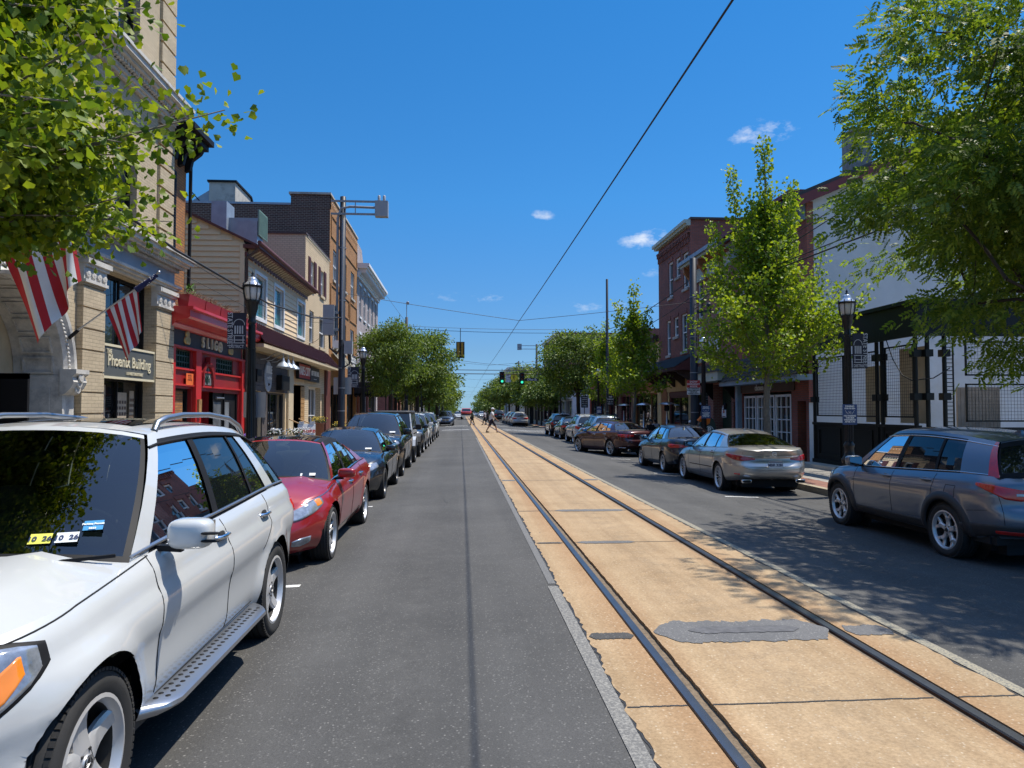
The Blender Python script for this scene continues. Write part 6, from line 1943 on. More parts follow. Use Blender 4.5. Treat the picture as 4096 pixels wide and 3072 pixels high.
def roof_plant():
    t = thing('roof_ventilation_unit', 'grey metal ventilation duct and fan box on the clapboard house roof', 'vent unit', (-9, 30, 8.3)); off = tuple(t.location)
    m = MB(); m.box(-10.1, -9.5, 29.6, 30.6, 8.6, 10.2); m.box(-9.5, -8.3, 29.9, 30.5, 8.7, 9.6); m.build('duct', M_GREYMET, t, off=off)
    m = MB(); m.box(-8.75, -8.0, 28.6, 29.4, 8.1, 9.15); m.build('fan_box', M_GREYMET, t, off=off)
    m = MB()
    m.box(-7.98, -7.92, 28.6, 29.8, 8.6, 9.6)
    for k in range(9): m.box(-7.92, -7.9, 28.65 + k * .13, 28.7 + k * .13, 8.65, 9.55)
    m.build('grille', mat('patina_green', (.16, .25, .2), .6), t, off=off)
    m = MB(); m.box(-10.2, -7.8, 28.5, 30.7, 7.95, 8.1); m.build('curb', M_GREYMET, t, off=off)
roof_plant()

def pale_building():
    b = Bld('brick_building', 'pale grey brick building with heavy white projecting cornice', -7.5, 1, 52.15, 65.0)
    W = []
    for k in range(5):
        a = 53.2 + k * 2.35
        for z0, z1 in ((8.6, 10.9), (4.9, 7.3)): W.append((a, a + 1.05, z0, z1))
    b.wall([M_PALEB], 0, 11.8, W + [(53, 57, 0, 3, .5), (58, 64, .4, 3.2, .3)], 12)
    for w in W: b.window(*w, M_WTRIM, M_GLASS, .1, -.1, True, sill=M_WTRIM, head=M_WTRIM)
    c = MB()
    for z0, z1, d in ((11.3, 11.5, .12), (11.5, 11.65, .2), (11.95, 12.1, .72), (12.1, 12.3, .85)): b.box(c, 52.1, 65.2, z0, z1, 0, d)
    for k in range(28): b.box(c, 52.3 + k * .46, 52.5 + k * .46, 11.65, 11.95, 0, .62)
    b.put(c, 'cornice', M_WTRIM)
    m = MB(); m.prism([(53, 12.3), (60, 12.3), (58, 14.5), (53, 14.7)], lambda p, k: (-8.0 - 3 * k, p[0], p[1])); b.put(m, 'attic', M_PALEB)
    b.window(53, 57, 0, 3, M_BLACK, M_SHOPGL, .1, -.3, False, 2, name='shop_window'); b.window(58, 64, .4, 3.2, M_BLACK, M_SHOPGL, .1, -.2, False, 3, name='shop_window')
    p = MB()
    for a in (52.3, 57.3): b.box(p, a, a + .6, 0, 3.4, 0, .14)
    b.put(p, 'brick_pier', M_REDB)
    # black entrance canopy reaching toward the kerb
    t = thing('entrance_canopy', 'black fabric entrance canopy stretching from the pale building to the kerb', 'canopy', (-6.3, 52, 3)); off = tuple(t.location)
    m = MB()
    m.add([(-7.5, 51, 3.68), (-5.2, 51, 3.68), (-5.2, 53.4, 3.68), (-7.5, 53.4, 3.68), (-7.5, 51.6, 4.0), (-5.2, 51.6, 4.0), (-5.2, 52.8, 4.0), (-7.5, 52.8, 4.0)], [(0, 1, 5, 4), (1, 2, 6, 5), (2, 3, 7, 6), (4, 5, 6, 7)])
    m.box(-7.5, -5.2, 50.98, 51.0, 2.75, 3.68); m.box(-5.2, -5.18, 50.98, 53.4, 2.75, 3.68); m.box(-7.5, -5.2, 53.38, 53.4, 2.75, 3.68)
    for k in range(8): m.lathe([(0, 0), (.145, .0), (.145, .02), (0, .02)], 12, (-7.35 + k * .287, 50.98, 2.76), 0, 'y')
    m.build('canvas', mat('black_canvas', (.008, .008, .012), .8), t, off=off)
    q = MB(); text_mesh(q, '- - - -', .4, (-5.175, 52.2, 3.3), (0, 1, 0), (0, 0, 1), .006); q.build('lettering', M_LETW, t, off=off)
    for y in (51.1, 53.3):
        q = MB(); q.tube([(-5.3, y, 0), (-5.3, y, 2.8)], .04, 8); q.build('canopy_post', M_BLACK, t, off=off)
pale_building()

# ---------------- right side
def enclosure():
    X = 11.5
    t = thing('dining_enclosure', 'black steel dining enclosure with wire mesh panels and panelled base', 'enclosure', (X, 20, -.06)); off = tuple(t.location)
    y0, y1, x1 = 17.4, 22.85, 19.0
    zb, zt = 1.36, 3.55
    # base panels
    m = MB(); m.box(X, X + .08, y0, y1, -.02, zb); m.box(X - .05, X, y0, y1, zb - .08, zb); m.box(X - .06, X, y0, y1, -.02, .18)
    for a0, a1 in ((17.6, 18.95), (19.35, 20.95), (21.05, 22.6)):
        for q in ((a0 + .1, a1 - .1, .3, .36), (a0 + .1, a1 - .1, 1.12, 1.18), (a0 + .1, a0 + .16, .36, 1.12), (a1 - .16, a1 - .1, .36, 1.12)): m.box(X - .03, X, *q)
    m.box(X, x1, y0 - .08, y0, -.02, zb - .05)
    for a0 in (12.9, 15.6): m.box(a0, a0 + 2.2, y0 - .1, y0 - .08, .3, 1.1)
    m.build('base_panel', M_CAGE, t, off=off)
    # posts with clamp blocks
    def post(x, y, z1=3.9, r=.055):
        p = MB(); p.tube([(x, y, -.05), (x, y, z1)], r, 10)
        for z in (2.0, 3.1): p.box(x - .1, x + .1, y - .1, y + .1, z, z + .18)
        p.build('post', M_CAGE, t, off=off)
    for y in (22.75, 19.2, 18.95, 17.5): post(X, y)
    for x in (11.75, 12.2, 15.05, 15.35, 15.9, 16.4, 17.1, 17.8, 18.5): post(x, y0)
    # mesh panels: frame + wires, each panel its own part
    def mesh(P, w, z0, z1, step=.085, rows_div=()):
        m = MB()
        for u0, u1, v0, v1 in ((0, w, z0, z0 + .04), (0, w, z1 - .04, z1), (0, .04, z0, z1), (w - .04, w, z0, z1)):
            a, b_ = P(u0, v0), P(u1, v1); m.bar(((a[0] + P(u0, v0)[0]) / 2, a[1], (v0 + v1) / 2) if u1 - u0 > v1 - v0 else P((u0 + u1) / 2, z0), P(u1, (v0 + v1) / 2) if u1 - u0 > v1 - v0 else P((u0 + u1) / 2, z1), .04, .04)
        n = int(w / step)
        for k in range(1, n): m.tube([P(w * k / n, z0), P(w * k / n, z1)], .004, 4, 0, False, False)
        n = int((z1 - z0) / step)
        for k in range(1, n): m.tube([P(0, lerp(z0, z1, k / n)), P(w, lerp(z0, z1, k / n))], .004, 4, 0, False, False)
        m.build('mesh_panel', M_CAGE, t, off=off)
        for u in (.25, .75):
            for za, zc in ((zb, z0), (z1, z1 + .2)):
                if zc - za > .02 or True: pass
    mesh(lambda u, z: (X + .03, 19.25 + u, z), 1.72, 1.55, 3.40); mesh(lambda u, z: (X + .03, 21.0 + u, z), 1.65, 1.55, 3.40)
    mesh(lambda u, z: (X + .03, 17.6 + u, z), 1.28, 1.55, 3.45)
    mesh(lambda u, z: (12.75 + u, y0, z), 2.25, 2.62, 3.5); mesh(lambda u, z: (12.75 + u, y0, z), 1.9, 1.45, 2.42)
    mesh(lambda u, z: (15.45 + u, y0, z), .4, 1.45, 3.5); mesh(lambda u, z: (16.5 + u, y0, z), .5, 1.45, 3.5); mesh(lambda u, z: (17.9 + u, y0, z), .5, 1.45, 3.5)
    for q in ((11.75, 11.8, 19.3, 20.2, 1.4, 3.0), (11.9, 11.95, 17.7, 18.8, 1.4, 3.4)):
        m = MB(); m.box(*q); m.build('tan_board', M_BUFFP, t, off=off)
    m = MB()
    for k in range(12): m.box(13.1 + k * .1, 13.19 + k * .1, 18.2, 18.25, 0, 2.35)
    m.build('plank_screen', mat('weathered_planks', (.34, .28, .23), .8, var=.3), t, off=off)
    # lattice column beside the gate
    m = MB()
    for x in (12.3, 12.5): m.bar((x, y0 + .1, 1.3), (x, y0 + .1, 3.6), .03, .03)
    for k in range(22): m.bar((12.3, y0 + .1, 1.35 + k * .1), (12.5, y0 + .1, 1.35 + k * .1), .02, .02)
    m.build('lattice_column', M_CAGE, t, off=off)
    # fascia and roof
    m = MB(); m.box(X - .05, X + .06, y0 - .05, y1 + .1, 3.72, 4.55); m.box(X - .14, X - .05, y0 - .14, y1 + .1, 3.62, 3.74); m.box(X - .12, X - .05, y0 - .1, y1 + .1, 4.47, 4.57)
    m.box(X + .06, x1 + 3, y0 - .05, y0 + .06, 3.72, 4.55); m.box(X - .05, x1 + 3, y0 - .14, y0 - .05, 3.62, 3.74); m.box(X - .05, x1 + 3, y0 - .12, y0 - .05, 4.47, 4.57)
    m.build('fascia', M_CAGE, t, off=off)
    # hose-like cable looped across the panels
    m = MB(); pts = [(X - .08, 18.6, 3.62), (X - .1, 18.3, 3.1), (X - .1, 17.9, 2.65), (X - .1, 17.5, 2.5), (X + .3, 17.25, 2.55), (X + .7, 17.2, 2.8)]
    m.tube(pts, .014, 6); m.build('cable', M_CAGE, t, off=off)
    p = MB(); p.box(X - .6, x1 + 1, y0 - .9, y1, -.06, .06); p.build('plinth', M_CONC, t, off=off)
enclosure()

def weed_shop():
    b = Bld('brick_building', 'red brick shop with white stucco side wall, red roof cornice and shake awning', 11.8, -1, 23.75, 30.6, z0=-.06)
    W = [(25.9, 26.9, 6.7, 8.45), (28.6, 29.6, 6.7, 8.45)]
    b.wall([M_REDB, M_STUCCO], -.06, 8.9, W + [(23.95, 24.6, -.06, 2.06, .4), (25.05, 29.55, -.06, 2.42, .12), (30.0, 30.55, -.06, 2.1, .2)], 14, side=1, roofz=8.8)
    for w in W: b.window(*w, M_WTRIM, M_GLASS, .08, -.1, True, sill=M_CONC, head=M_CONC)
    # gable of the stucco wall
    g = MB(); zt = lambda x: 8.95 + (x - 11.3) * .43
    g.prism([(11.82, 8.9), (25.7, 8.9), (25.7, 8.95), (18, zt(18)), (11.82, zt(11.82))], lambda p, k: (p[0], 23.74 + .3 * k, p[1])); b.put(g, 'gable', M_STUCCO)
    r = MB(); r.prism([(11.2, zt(11.2)), (18, zt(18)), (18, zt(18) + .15), (11.2, zt(11.2) + .15)], lambda p, k: (p[0], 23.5 + 7.2 * k, p[1])); b.put(r, 'pitched_roof', M_ROOF)
    f = MB(); f.prism([(11.3, zt(11.3) - .32), (18, zt(18) - .32), (18, zt(18) + .02), (11.3, zt(11.3) + .02)], lambda p, k: (p[0], 23.45 + .12 * k, p[1])); b.put(f, 'red_bargeboard', M_MARTRIM_R)
    c = MB()
    b.box(c, 23.7, 30.6, 8.98, 9.14, 0, .45, 0); b.box(c, 23.65, 30.6, 9.14, 9.3, 0, .62, 0); b.box(c, 23.7, 30.6, 8.84, 8.98, 0, .3, 1); b.box(c, 23.76, 30.6, 8.3, 8.84, 0, .07, 1)
    for a in (24.3, 26.5, 28.7): c.lathe([(0, .03), (.12, .03), (.15, 0)], 12, b.P(a, 8.55, .07 + .03), 2, 'x')
    b.put(c, 'cornice', [M_MARTRIM_R, M_BLUEG, M_ORWOOD])
    p = MB(); p.box(11.78, 12.02, 23.70, 23.76, 2, 8.9); b.put(p, 'brick_pier', M_REDB)
    ch = MB(); ch.box(14.35, 15.05, 25.2, 26.0, 9.8, 12.0); ch.box(14.3, 15.1, 25.15, 26.05, 12.0, 12.12); b.put(ch, 'chimney', mat('stone_chimney', (.25, .24, .22), .95, var=.4, scale=5, bump=.5, bscale=8))
    # ground floor
    s = MB(); b.box(s, 24.75, 29.7, 2.44, 2.80, .002, .05); b.put(s, 'sign_board', M_DKWOOD)
    for a0, a1, mu in ((28.25, 29.45, 2), (26.55, 28.15, 3), (25.15, 26.45, 2)): b.window(a0, a1, .0, 2.32, M_WTRIM, M_SHOPGL, .09, -.06, False, mu, rows=4, name='french_window')
    d = MB(); b.box(d, 23.95, 24.6, -.06, 2.06, -.4, -.36); b.put(d, 'door', M_UNDER)
    d = MB(); b.box(d, 30.0, 30.55, -.06, 2.1, -.2, -.15); b.put(d, 'door', M_GREENP)
    d = MB(); b.box(d, 29.62, 29.85, -.06, 2.75, 0, .2); b.put(d, 'blue_post', M_BLUEG)
    t = thing('shake_awning', 'weathered grey wood-shake awning over the white-framed shop doors', 'awning', b.P(27, 2.8, 0)); off = tuple(t.location)
    m = MB(); b.box(m, 23.3, 30.6, 2.76, 2.95, .0, .62, 1)
    q = random.Random(5)
    for r_ in range(7):
        z0, z1 = lerp(2.95, 3.85, r_ / 7), lerp(2.95, 3.85, (r_ + 1.25) / 7); d0, d1 = lerp(.66, .06, r_ / 7), lerp(.66, .06, (r_ + 1.25) / 7)
        a = 23.25
        while a < 30.65:
            w = q.uniform(.1, .2); e = q.uniform(-.03, .02)
            v = [b.P(a, z0 + e, d0 + .03), b.P(a + w - .01, z0 + e, d0 + .03), b.P(a + w - .01, z1, d1 + .005), b.P(a, z1, d1 + .005), b.P(a, z0 + e, d0), b.P(a + w - .01, z0 + e, d0)]
            m.add(v, [(3, 2, 1, 0), (0, 1, 5, 4)], 0); a += w
    m.build('shingles', [M_SHAKE, M_BLUEG], t, off=off)
    t = thing('shop_sign', 'thin white lowercase letters on the dark board above the french windows', 'sign', b.P(27.4, 2.6, .05)); off = tuple(t.location)
    q = MB(); text_mesh(q, 'chosen weed', .34, b.P(27.35, 2.62, .052), (0, -1, 0), (0, 0, 1), .02, 0, 'CENTER', .002, .85); q.build('lettering', M_LETW, t, off=off)
M_MARTRIM_R = mat('dull_red_trim', (.16, .032, .03), .6, var=.15)
weed_shop()

def tomato_sign(b, a0, a1, z0, z1, label, big):
    t = thing('arched_sign', label, 'sign', b.P((a0 + a1) / 2, z0, .04)); off = tuple(t.location)
    ac, w = (a0 + a1) / 2, (a1 - a0) / 2; zc = z1 - w
    def poly(g): return [(ac - w + g, z0 + g), (ac + w - g, z0 + g)] + [(ac + (w - g) * math.cos(q), zc + (w - g) * math.sin(q)) for q in [PI * i / 20 for i in range(21)]]
    m = MB(); m.prism(poly(0), lambda p, k: b.P(p[0], p[1], .02 + .03 * k)); m.build('board_edge', M_BLACK, t, off=off)
    m = MB(); m.prism(poly(.02 * big), lambda p, k: b.P(p[0], p[1], .045 + .012 * k)); m.build('board', M_SIGNW, t, off=off)
    q = MB()
    for i, ch in enumerate("ANNY'S"):
        g = PI - PI * (i + .7) / 6.4; r = (w - .17 * big)
        n = -1 if b.n < 0 else 1
        up = Vector((0, n * 1 * math.cos(g), math.sin(g))); xd = Vector((0, n * math.sin(g), -math.cos(g)))
        c = b.P(ac + n * r * math.cos(g), zc + r * math.sin(g), .058)
        text_mesh(q, ch, .2 * big, c, xd, up, .006, 0)
    text_mesh(q, 'FLOWER SHOPPE', .15 * big, b.P(ac, z0 + .12 * big, .058), (0, b.n, 0), (0, 0, 1), .006, 0, 'CENTER', .0, .9 * (w / .85) / big)
    q.build('lettering', M_LETB, t, off=off)
    q = MB()
    for da, dz, r in ((-.10, 0, .13), (.1, -.03, .14), (0, .07, .12)): q.sq(b.P(ac + da * big, zc - .12 * big + dz * big, .06), (.02, r * big, r * big), (1, 1), 6)
    q.build('red_fruit', M_SIGNR, t, off=off)
    q = MB()
    for k in range(7):
        g = R(40 + k * 17); q.bar(b.P(ac, zc, .065), b.P(ac + .24 * big * math.cos(g), zc + .26 * big * math.sin(g), .065), .035 * big, .01)
    q.build('leaves', M_GREENP, t, off=off)

def deli():
    b = Bld('brick_building', 'weathered red brick house with pale green bracketed cornice and little porch roof', 11.8, -1, 30.65, 36.2, z0=-.06)
    W = [(34.4, 35.2, 6.3, 8.2), (31.5, 32.3, 6.3, 8.2), (34.5, 35.2, 4.2, 5.6)]
    b.wall([M_REDB2], -.06, 8.75, W + [(30.8, 33.1, -.06, 2.9, .5), (33.8, 35.9, .5, 2.6, .2)], 13, roofz=8.7)
    for w in W: b.window(*w, M_WTRIM, M_GLASS, .08, -.1, True, sill=M_CONC, head=M_PALEGRN)
    c = MB(); b.box(c, 30.65, 36.4, 8.1, 8.75, 0, .06, 0); b.box(c, 30.65, 36.5, 9.02, 9.14, -.1, .5, 0); b.box(c, 30.65, 36.55, 9.14, 9.32, -.1, .62, 1)
    for k in range(14): c.prism([(0, 8.72), (.42, 8.98), (.42, 9.02), (0, 9.02)], lambda p, q: b.P(30.9 + k * .4 + .13 * q, p[1], p[0]), 2)
    for a in (31.6, 33.8, 36.0): c.prism([(0, 8.0), (.1, 8.05), (.18, 8.4), (.45, 8.75), (.5, 9.02), (0, 9.02)], lambda p, q: b.P(a - .12 + .24 * q, p[1], p[0]), 2)
    b.put(c, 'cornice', [M_PALEGRN, M_GREYMET, M_ORWOOD])
    d = MB(); b.box(d, 30.8, 33.1, -.06, 2.9, -.5, -.46); b.put(d, 'doorway', M_GREENP)
    b.window(33.8, 35.9, .5, 2.6, M_DKWOOD, M_SHOPGL, .1, -.1, False, 1, name='shop_window')
    p = MB()
    b.box(p, 30.3, 33.3, 3.02, 3.42, 0, .8, 0)
    p.prism([(30.2, 3.42), (33.4, 3.42), (33.0, 3.75), (30.6, 3.75)], lambda q, k: b.P(q[0], q[1], .85 * k - .0), 1)
    for a in (30.45, 33.1): p.prism([(0, 3.0), (.7, 3.0), (.55, 2.85), (.12, 2.3), (0, 2.2)], lambda q, k: b.P(a + .05 * k, q[1], q[0]), 2)
    b.put(p, 'porch_roof', [M_PALEGRN, M_SLATE, M_BLACK])
    l = MB(); l.tube([b.P(30.75, 2.1, .05), b.P(30.75, 2.25, .25), b.P(30.75, 2.1, .3)], .015, 6); l.lathe([(.02, .1), (.09, .03), (.07, -.15), (.02, -.2)], 10, b.P(30.75, 1.95, .3)); b.put(l, 'wall_lantern', M_BLACK)
    tomato_sign(b, 31.98, 33.66, 4.22, 5.38, 'large white arched sign with red fruit on the brick wall above the porch', 1.0)
    tomato_sign(b, 31.3, 31.85, 1.4, 1.98, 'small white arched sign with red fruit at eye level by the green door', .36)
deli()

def dark_brick():
    b = Bld('brick_building', 'three-storey dark red brick building with white sash windows and slate pent roof', 11.8, -1, 36.25, 42.3, z0=-.06)
    W = [(39.4, 40.2, 8.1, 10.1), (38.0, 38.8, 9.0, 10.06), (36.62, 37.5, 8.15, 10.05), (39.9, 40.64, 4.85, 6.82), (38.45, 39.2, 5.78, 6.85), (36.95, 37.84, 4.85, 6.85)]
    b.wall([M_DARKB, M_REDB], -.06, 11.6, W + [(36.7, 40.1, .4, 2.5, .15), (40.45, 41.6, -.06, 2.55, .3)], 14, side=1)
    for w in W: b.window(*w, M_WTRIM, M_GLASS, .1, -.08, True, sill=M_CONC, head=M_DARKB)
    c = MB(); b.box(c, 36.2, 42.5, 11.3, 11.42, 0, .22, 1); b.box(c, 36.2, 42.55, 11.42, 11.6, 0, .34, 1)
    for k in range(22): b.box(c, 36.4 + k * .27, 36.53 + k * .27, 10.45, 10.95, 0, .08); b.box(c, 36.4 + k * .27, 36.53 + k * .27, 10.75, 10.95, .08, .14)
    b.box(c, 36.25, 42.3, 10.95, 11.05, 0, .14)
    b.put(c, 'corbel_cornice', [M_DARKB, M_PALEGRN])
    q = MB(); b.box(q, 36.15, 42.35, 11.6, 11.72, -14, .02); b.put(q, 'coping', M_DKWOOD)
    y = MB(); b.box(y, 36.25, 42.3, 2.75, 3.7, .002, .05); b.box(y, 36.25, 36.65, -.06, 2.75, .002, .05); b.box(y, 41.75, 42.3, -.06, 2.75, .002, .05)
    b.box(y, 40.15, 40.4, -.06, 2.75, .002, .05); b.put(y, 'stucco_front', M_YSTUCCO)
    a = MB(); ac = 41.02
    poly = [(40.46, -.06), (41.58, -.06)] + [(ac + .56 * math.cos(t), 2.55 + .45 * math.sin(t)) for t in [PI * i / 14 for i in range(15)]]
    a.prism(poly, lambda p, k: b.P(p[0], p[1], .06 + .02 * k)); b.put(a, 'arched_door', M_ORWOOD)
    b.window(36.7, 40.1, .4, 2.5, M_MARTRIM, M_SHOPGL, .1, -.05, False, 1, head=M_MARTRIM, name='shop_window')
    t = thing('pent_roof', 'slate pent roof on brown brackets above the yellow stucco restaurant', 'roof', b.P(39, 3.9, 0)); off = tuple(t.location)
    m = MB(); qq = random.Random(9)
    for r_ in range(6):
        z0, z1 = lerp(3.9, 4.6, r_ / 6), lerp(3.9, 4.6, (r_ + 1.2) / 6); d0, d1 = lerp(1.2, .1, r_ / 6), lerp(1.2, .1, (r_ + 1.2) / 6)
        aa = 35.2
        while aa < 42.4:
            w = qq.uniform(.2, .3); m.add([b.P(aa, z0, d0 + .02), b.P(aa + w - .01, z0, d0 + .02), b.P(aa + w - .01, z1, d1), b.P(aa, z1, d1)], [(3, 2, 1, 0), (0, 1, 2, 3)], 0); aa += w
    m.build('slates', M_SLATE, t, off=off)
    m = MB(); b.box(m, 35.2, 42.4, 3.74, 3.9, .0, 1.18); m.prism([(0, 3.9), (1.15, 3.9), (.05, 4.6)], lambda p, k: b.P(35.2 + .08 * k, p[1], p[0])); 
    m.build('eaves', M_MARTRIM, t, off=off)
    for a_ in (35.5, 37.2, 38.9, 40.6, 42.2):
        m = MB(); m.prism([(0, 3.0), (.15, 3.0), (.4, 3.25), (.95, 3.6), (1.05, 3.74), (0, 3.74)], lambda p, k: b.P(a_ + .12 * k, p[1], p[0])); m.build('bracket', M_DKWOOD, t, off=off)
dark_brick()

def plain_building(name, label, X, n, a0, a1, h, wm, shop=True, wz=((4.6, 6.4),), nw=3, depth=11, trim=None, shopm=None, z0=0., cornice=True):
    b = Bld(name, label, X, n, a0, a1, z0=z0)
    W = []
    L = (a1 - a0) / nw
    for z_0, z_1 in wz:
        if z_1 < h - .2:
            for k in range(nw): W.append((a0 + L * (k + .5) - .5, a0 + L * (k + .5) + .5, z_0, z_1))
    S = []
    if shop:
        ns = max(1, int((a1 - a0) / 4)); q = (a1 - a0) / ns
        for k in range(ns): S.append((a0 + q * k + .4, a0 + q * (k + 1) - .4, .1, 2.8, .25))
    b.wall([wm], z0, h, W + S, depth)
    for w in W: b.window(*w, trim or M_WTRIM, M_GLASS, .1, -.1, True, sill=M_CONC)
    for w in S: b.window(*w[:4], shopm or M_BLACK, M_SHOPGL, .1, -.15, False, 2, name='shop_window')
    if cornice:
        c = MB(); b.box(c, a0, a1, h - .35, h - .15, 0, .2); b.box(c, a0, a1, h - .15, h + .03, 0, .35); b.put(c, 'cornice', trim or M_WTRIM)
    if shop:
        c = MB(); b.box(c, a0 + .1, a1 - .1, 2.95, 3.5, 0, .1); b.put(c, 'shop_fascia', shopm or M_BLACK)
    return b
plain_building('shop_building', 'tan stucco two-storey building partly hidden by ginkgo leaves, right side', 11.8, -1, 42.35, 49.0, 6.2, M_YSTUCCO, wz=((4.0, 5.4),), z0=-.06, trim=M_DKWOOD, shopm=M_ORWOOD)
plain_building('shop_building', 'brick building with red shopfront behind the round locust tree', 11.8, -1, 49.05, 57.5, 7.4, M_REDB2, z0=-.06, shopm=mat('raspberry_paint', (.22, .025, .05), .5), trim=M_WTRIM)
plain_building('shop_building', 'orange-red walled cafe with dark awning at the corner, right side', 11.8, -1, 57.55, 65.8, 6.6, mat('coral_wall', (.36, .09, .055), .8), z0=-.06, shopm=M_CHAR, wz=((4.2, 5.6),))
plain_building('shop_building', 'white framed corner shop just beyond the cross street, right side', 11.8, -1, 76.0, 87, 6.2, M_STUCCO, z0=-.06, shopm=M_WTRIM, wz=((4.1, 5.5),))
plain_building('shop_building', 'brick three-storey block with dark roof beyond the corner, right side', 11.8, -1, 87.1, 103, 11.2, M_DARKB, z0=-.06, wz=((4.6, 6.4), (7.6, 9.6)), nw=5)
plain_building('shop_building', 'low tan shop row far along the right side', 11.8, -1, 103.2, 135, 6.5, M_TANB, z0=-.06, nw=7)
plain_building('tower_building', 'grey flat-topped tall building behind the traffic lights, far right', 9.9, -1, 150, 166, 10.6, mat('grey_panel', (.33, .33, .32), .8), False, wz=(), z0=-.06)
plain_building('shop_building', 'brick corner shop with awnings beyond the cross street, left side', -7.5, 1, 76.0, 90, 7.2, M_REDB, nw=4)
plain_building('shop_building', 'buff shop row behind the leafy trees, left side', -7.5, 1, 90.1, 118, 7.8, M_BUFF, nw=7)
plain_building('shop_building', 'white low shops at the far left end of the street', -7.5, 1, 118.2, 150, 6.8, M_STUCCO, nw=7)
# ------------------------------------------------------------------ street furniture
M_LAMP = mat('lamp_black', (.010, .011, .013), .35, .2, var=.15)
M_GLOBE = mat('frosted_globe', (.62, .62, .60), .35, var=.08, spec=.6)
M_CAPGL = mat('ribbed_cap', (.5, .52, .55), .12, .6, var=.1)
M_BANNER = mat('navy_banner', (.008, .010, .028), .6, var=.1)
M_SILVER = mat('banner_silver', (.42, .44, .48), .5, var=.05)
M_POLE = mat('steel_pole', (.022, .026, .034), .5, .3, var=.2)
M_CONDUIT = mat('grey_conduit', (.25, .26, .28), .5, .3, var=.1)
M_BOX = mat('grey_cabinet', (.30, .31, .33), .5, .1, var=.08)
M_SIGNBACK = mat('sign_back', (.35, .35, .36), .45, .5, var=.1)
M_WIRE = mat('black_wire', (.012, .012, .014), .6, var=0)
M_SIGYEL = mat('signal_yellow', (.42, .22, .015), .5, var=.1)
M_ORANGEC = mat('orange_cloth', (.72, .16, .012), .8, var=.1)
GR, GL = -.06, 0.0

def put(mb, name, m, t, **k): return mb.build(name, m, t, off=tuple(t.location), **k)

def lamp(x, y, z, label):
    t = thing('street_lamp', label, 'street lamp', (x, y, z), 0, 'black street lamps')
    m = MB(); m.lathe([(.0, 0), (.2, 0), (.2, .10), (.15, .16), (.15, .62), (.17, .66), (.17, .70), (.115, .78), (.10, .95), (.12, .99), (.12, 1.03), (.085, 1.08), (.066, 2.3), (.06, 3.5), (.082, 3.52), (.082, 3.56), (.066, 3.6), (.08, 3.7), (.115, 3.82), (.115, 3.9), (.135, 3.93), (.135, 3.98), (.0, 3.98)], 18)
    for k in range(14):
        a = 2 * PI * k / 14; c, s = math.cos(a), math.sin(a)
        m.tube([(.086 * c, .086 * s, 1.1), (.06 * c, .06 * s, 3.48)], .012, 4, 0, False, False)
        m.tube([(.152 * c, .152 * s, .18), (.152 * c, .152 * s, .6)], .016, 4, 0, False, False)
    m.build('post', M_LAMP, t, sharp=40)
    g = MB(); g.lathe([(.09, 3.98), (.125, 4.03), (.148, 4.13), (.155, 4.23), (.155, 4.26)], 20); g.build('globe', M_GLOBE, t)
    c = MB()
    for k in range(8):
        a = 2 * PI * k / 8; q, s = math.cos(a), math.sin(a)
        c.tube([(r * q, r * s, h) for r, h in ((.13, 3.95), (.158, 4.02), (.178, 4.14), (.184, 4.26), (.192, 4.33))], .010, 5)
    c.lathe([(.155, 4.24), (.186, 4.24), (.186, 4.285), (.155, 4.285)], 24)
    for k in range(24):
        a = 2 * PI * k / 24; c.obox((.188 * math.cos(a), .188 * math.sin(a), 4.262), (.008 * math.cos(a), .008 * math.sin(a), 0), (-.014 * math.sin(a), .014 * math.cos(a), 0), (0, 0, .013))
    c.build('cage', M_LAMP, t)
    d = MB(); d.lathe([(.168, 4.285), (.155, 4.31), (.12, 4.345), (.095, 4.37), (.09, 4.41), (.07, 4.445), (.04, 4.46)], 20); o = d.build('cap', M_CAPGL, t)
    f = MB(); f.lathe([(.04, 4.455), (.043, 4.48), (.016, 4.50), (.028, 4.53), (.008, 4.56), (0, 4.6)], 10); f.build('finial', M_LAMP, o)
    return t
lamp(-4.25, 14.91, GL, 'black street lamp with State Street banner and grey sign back, before the red pub')
lamp(-4.25, 31.5, GL, 'black street lamp just left of the black canopy, left kerb')
lamp(-4.25, 47, GL, 'black street lamp under the near locust crown, left kerb')
lamp(-4.25, 76.6, GL, 'small far street lamp on the left kerb beyond the corner')
lamp(8.8, 15.84, GR, 'black street lamp in front of the wire mesh dining enclosure')
lamp(8.8, 25.67, GR, 'black street lamp beside the thick black pole and parking kiosk')
lamp(8.8, 45.9, GR, 'black street lamp between round locust tree and tall thin pole')
lamp(8.9, 68.4 - 4, GR, 'black street lamp at the right corner of the cross street')
lamp(8.9, 92, GR, 'distant street lamp beyond the corner, right side')
lamp(8.9, 118, GR, 'farthest street lamp on the right kerb')

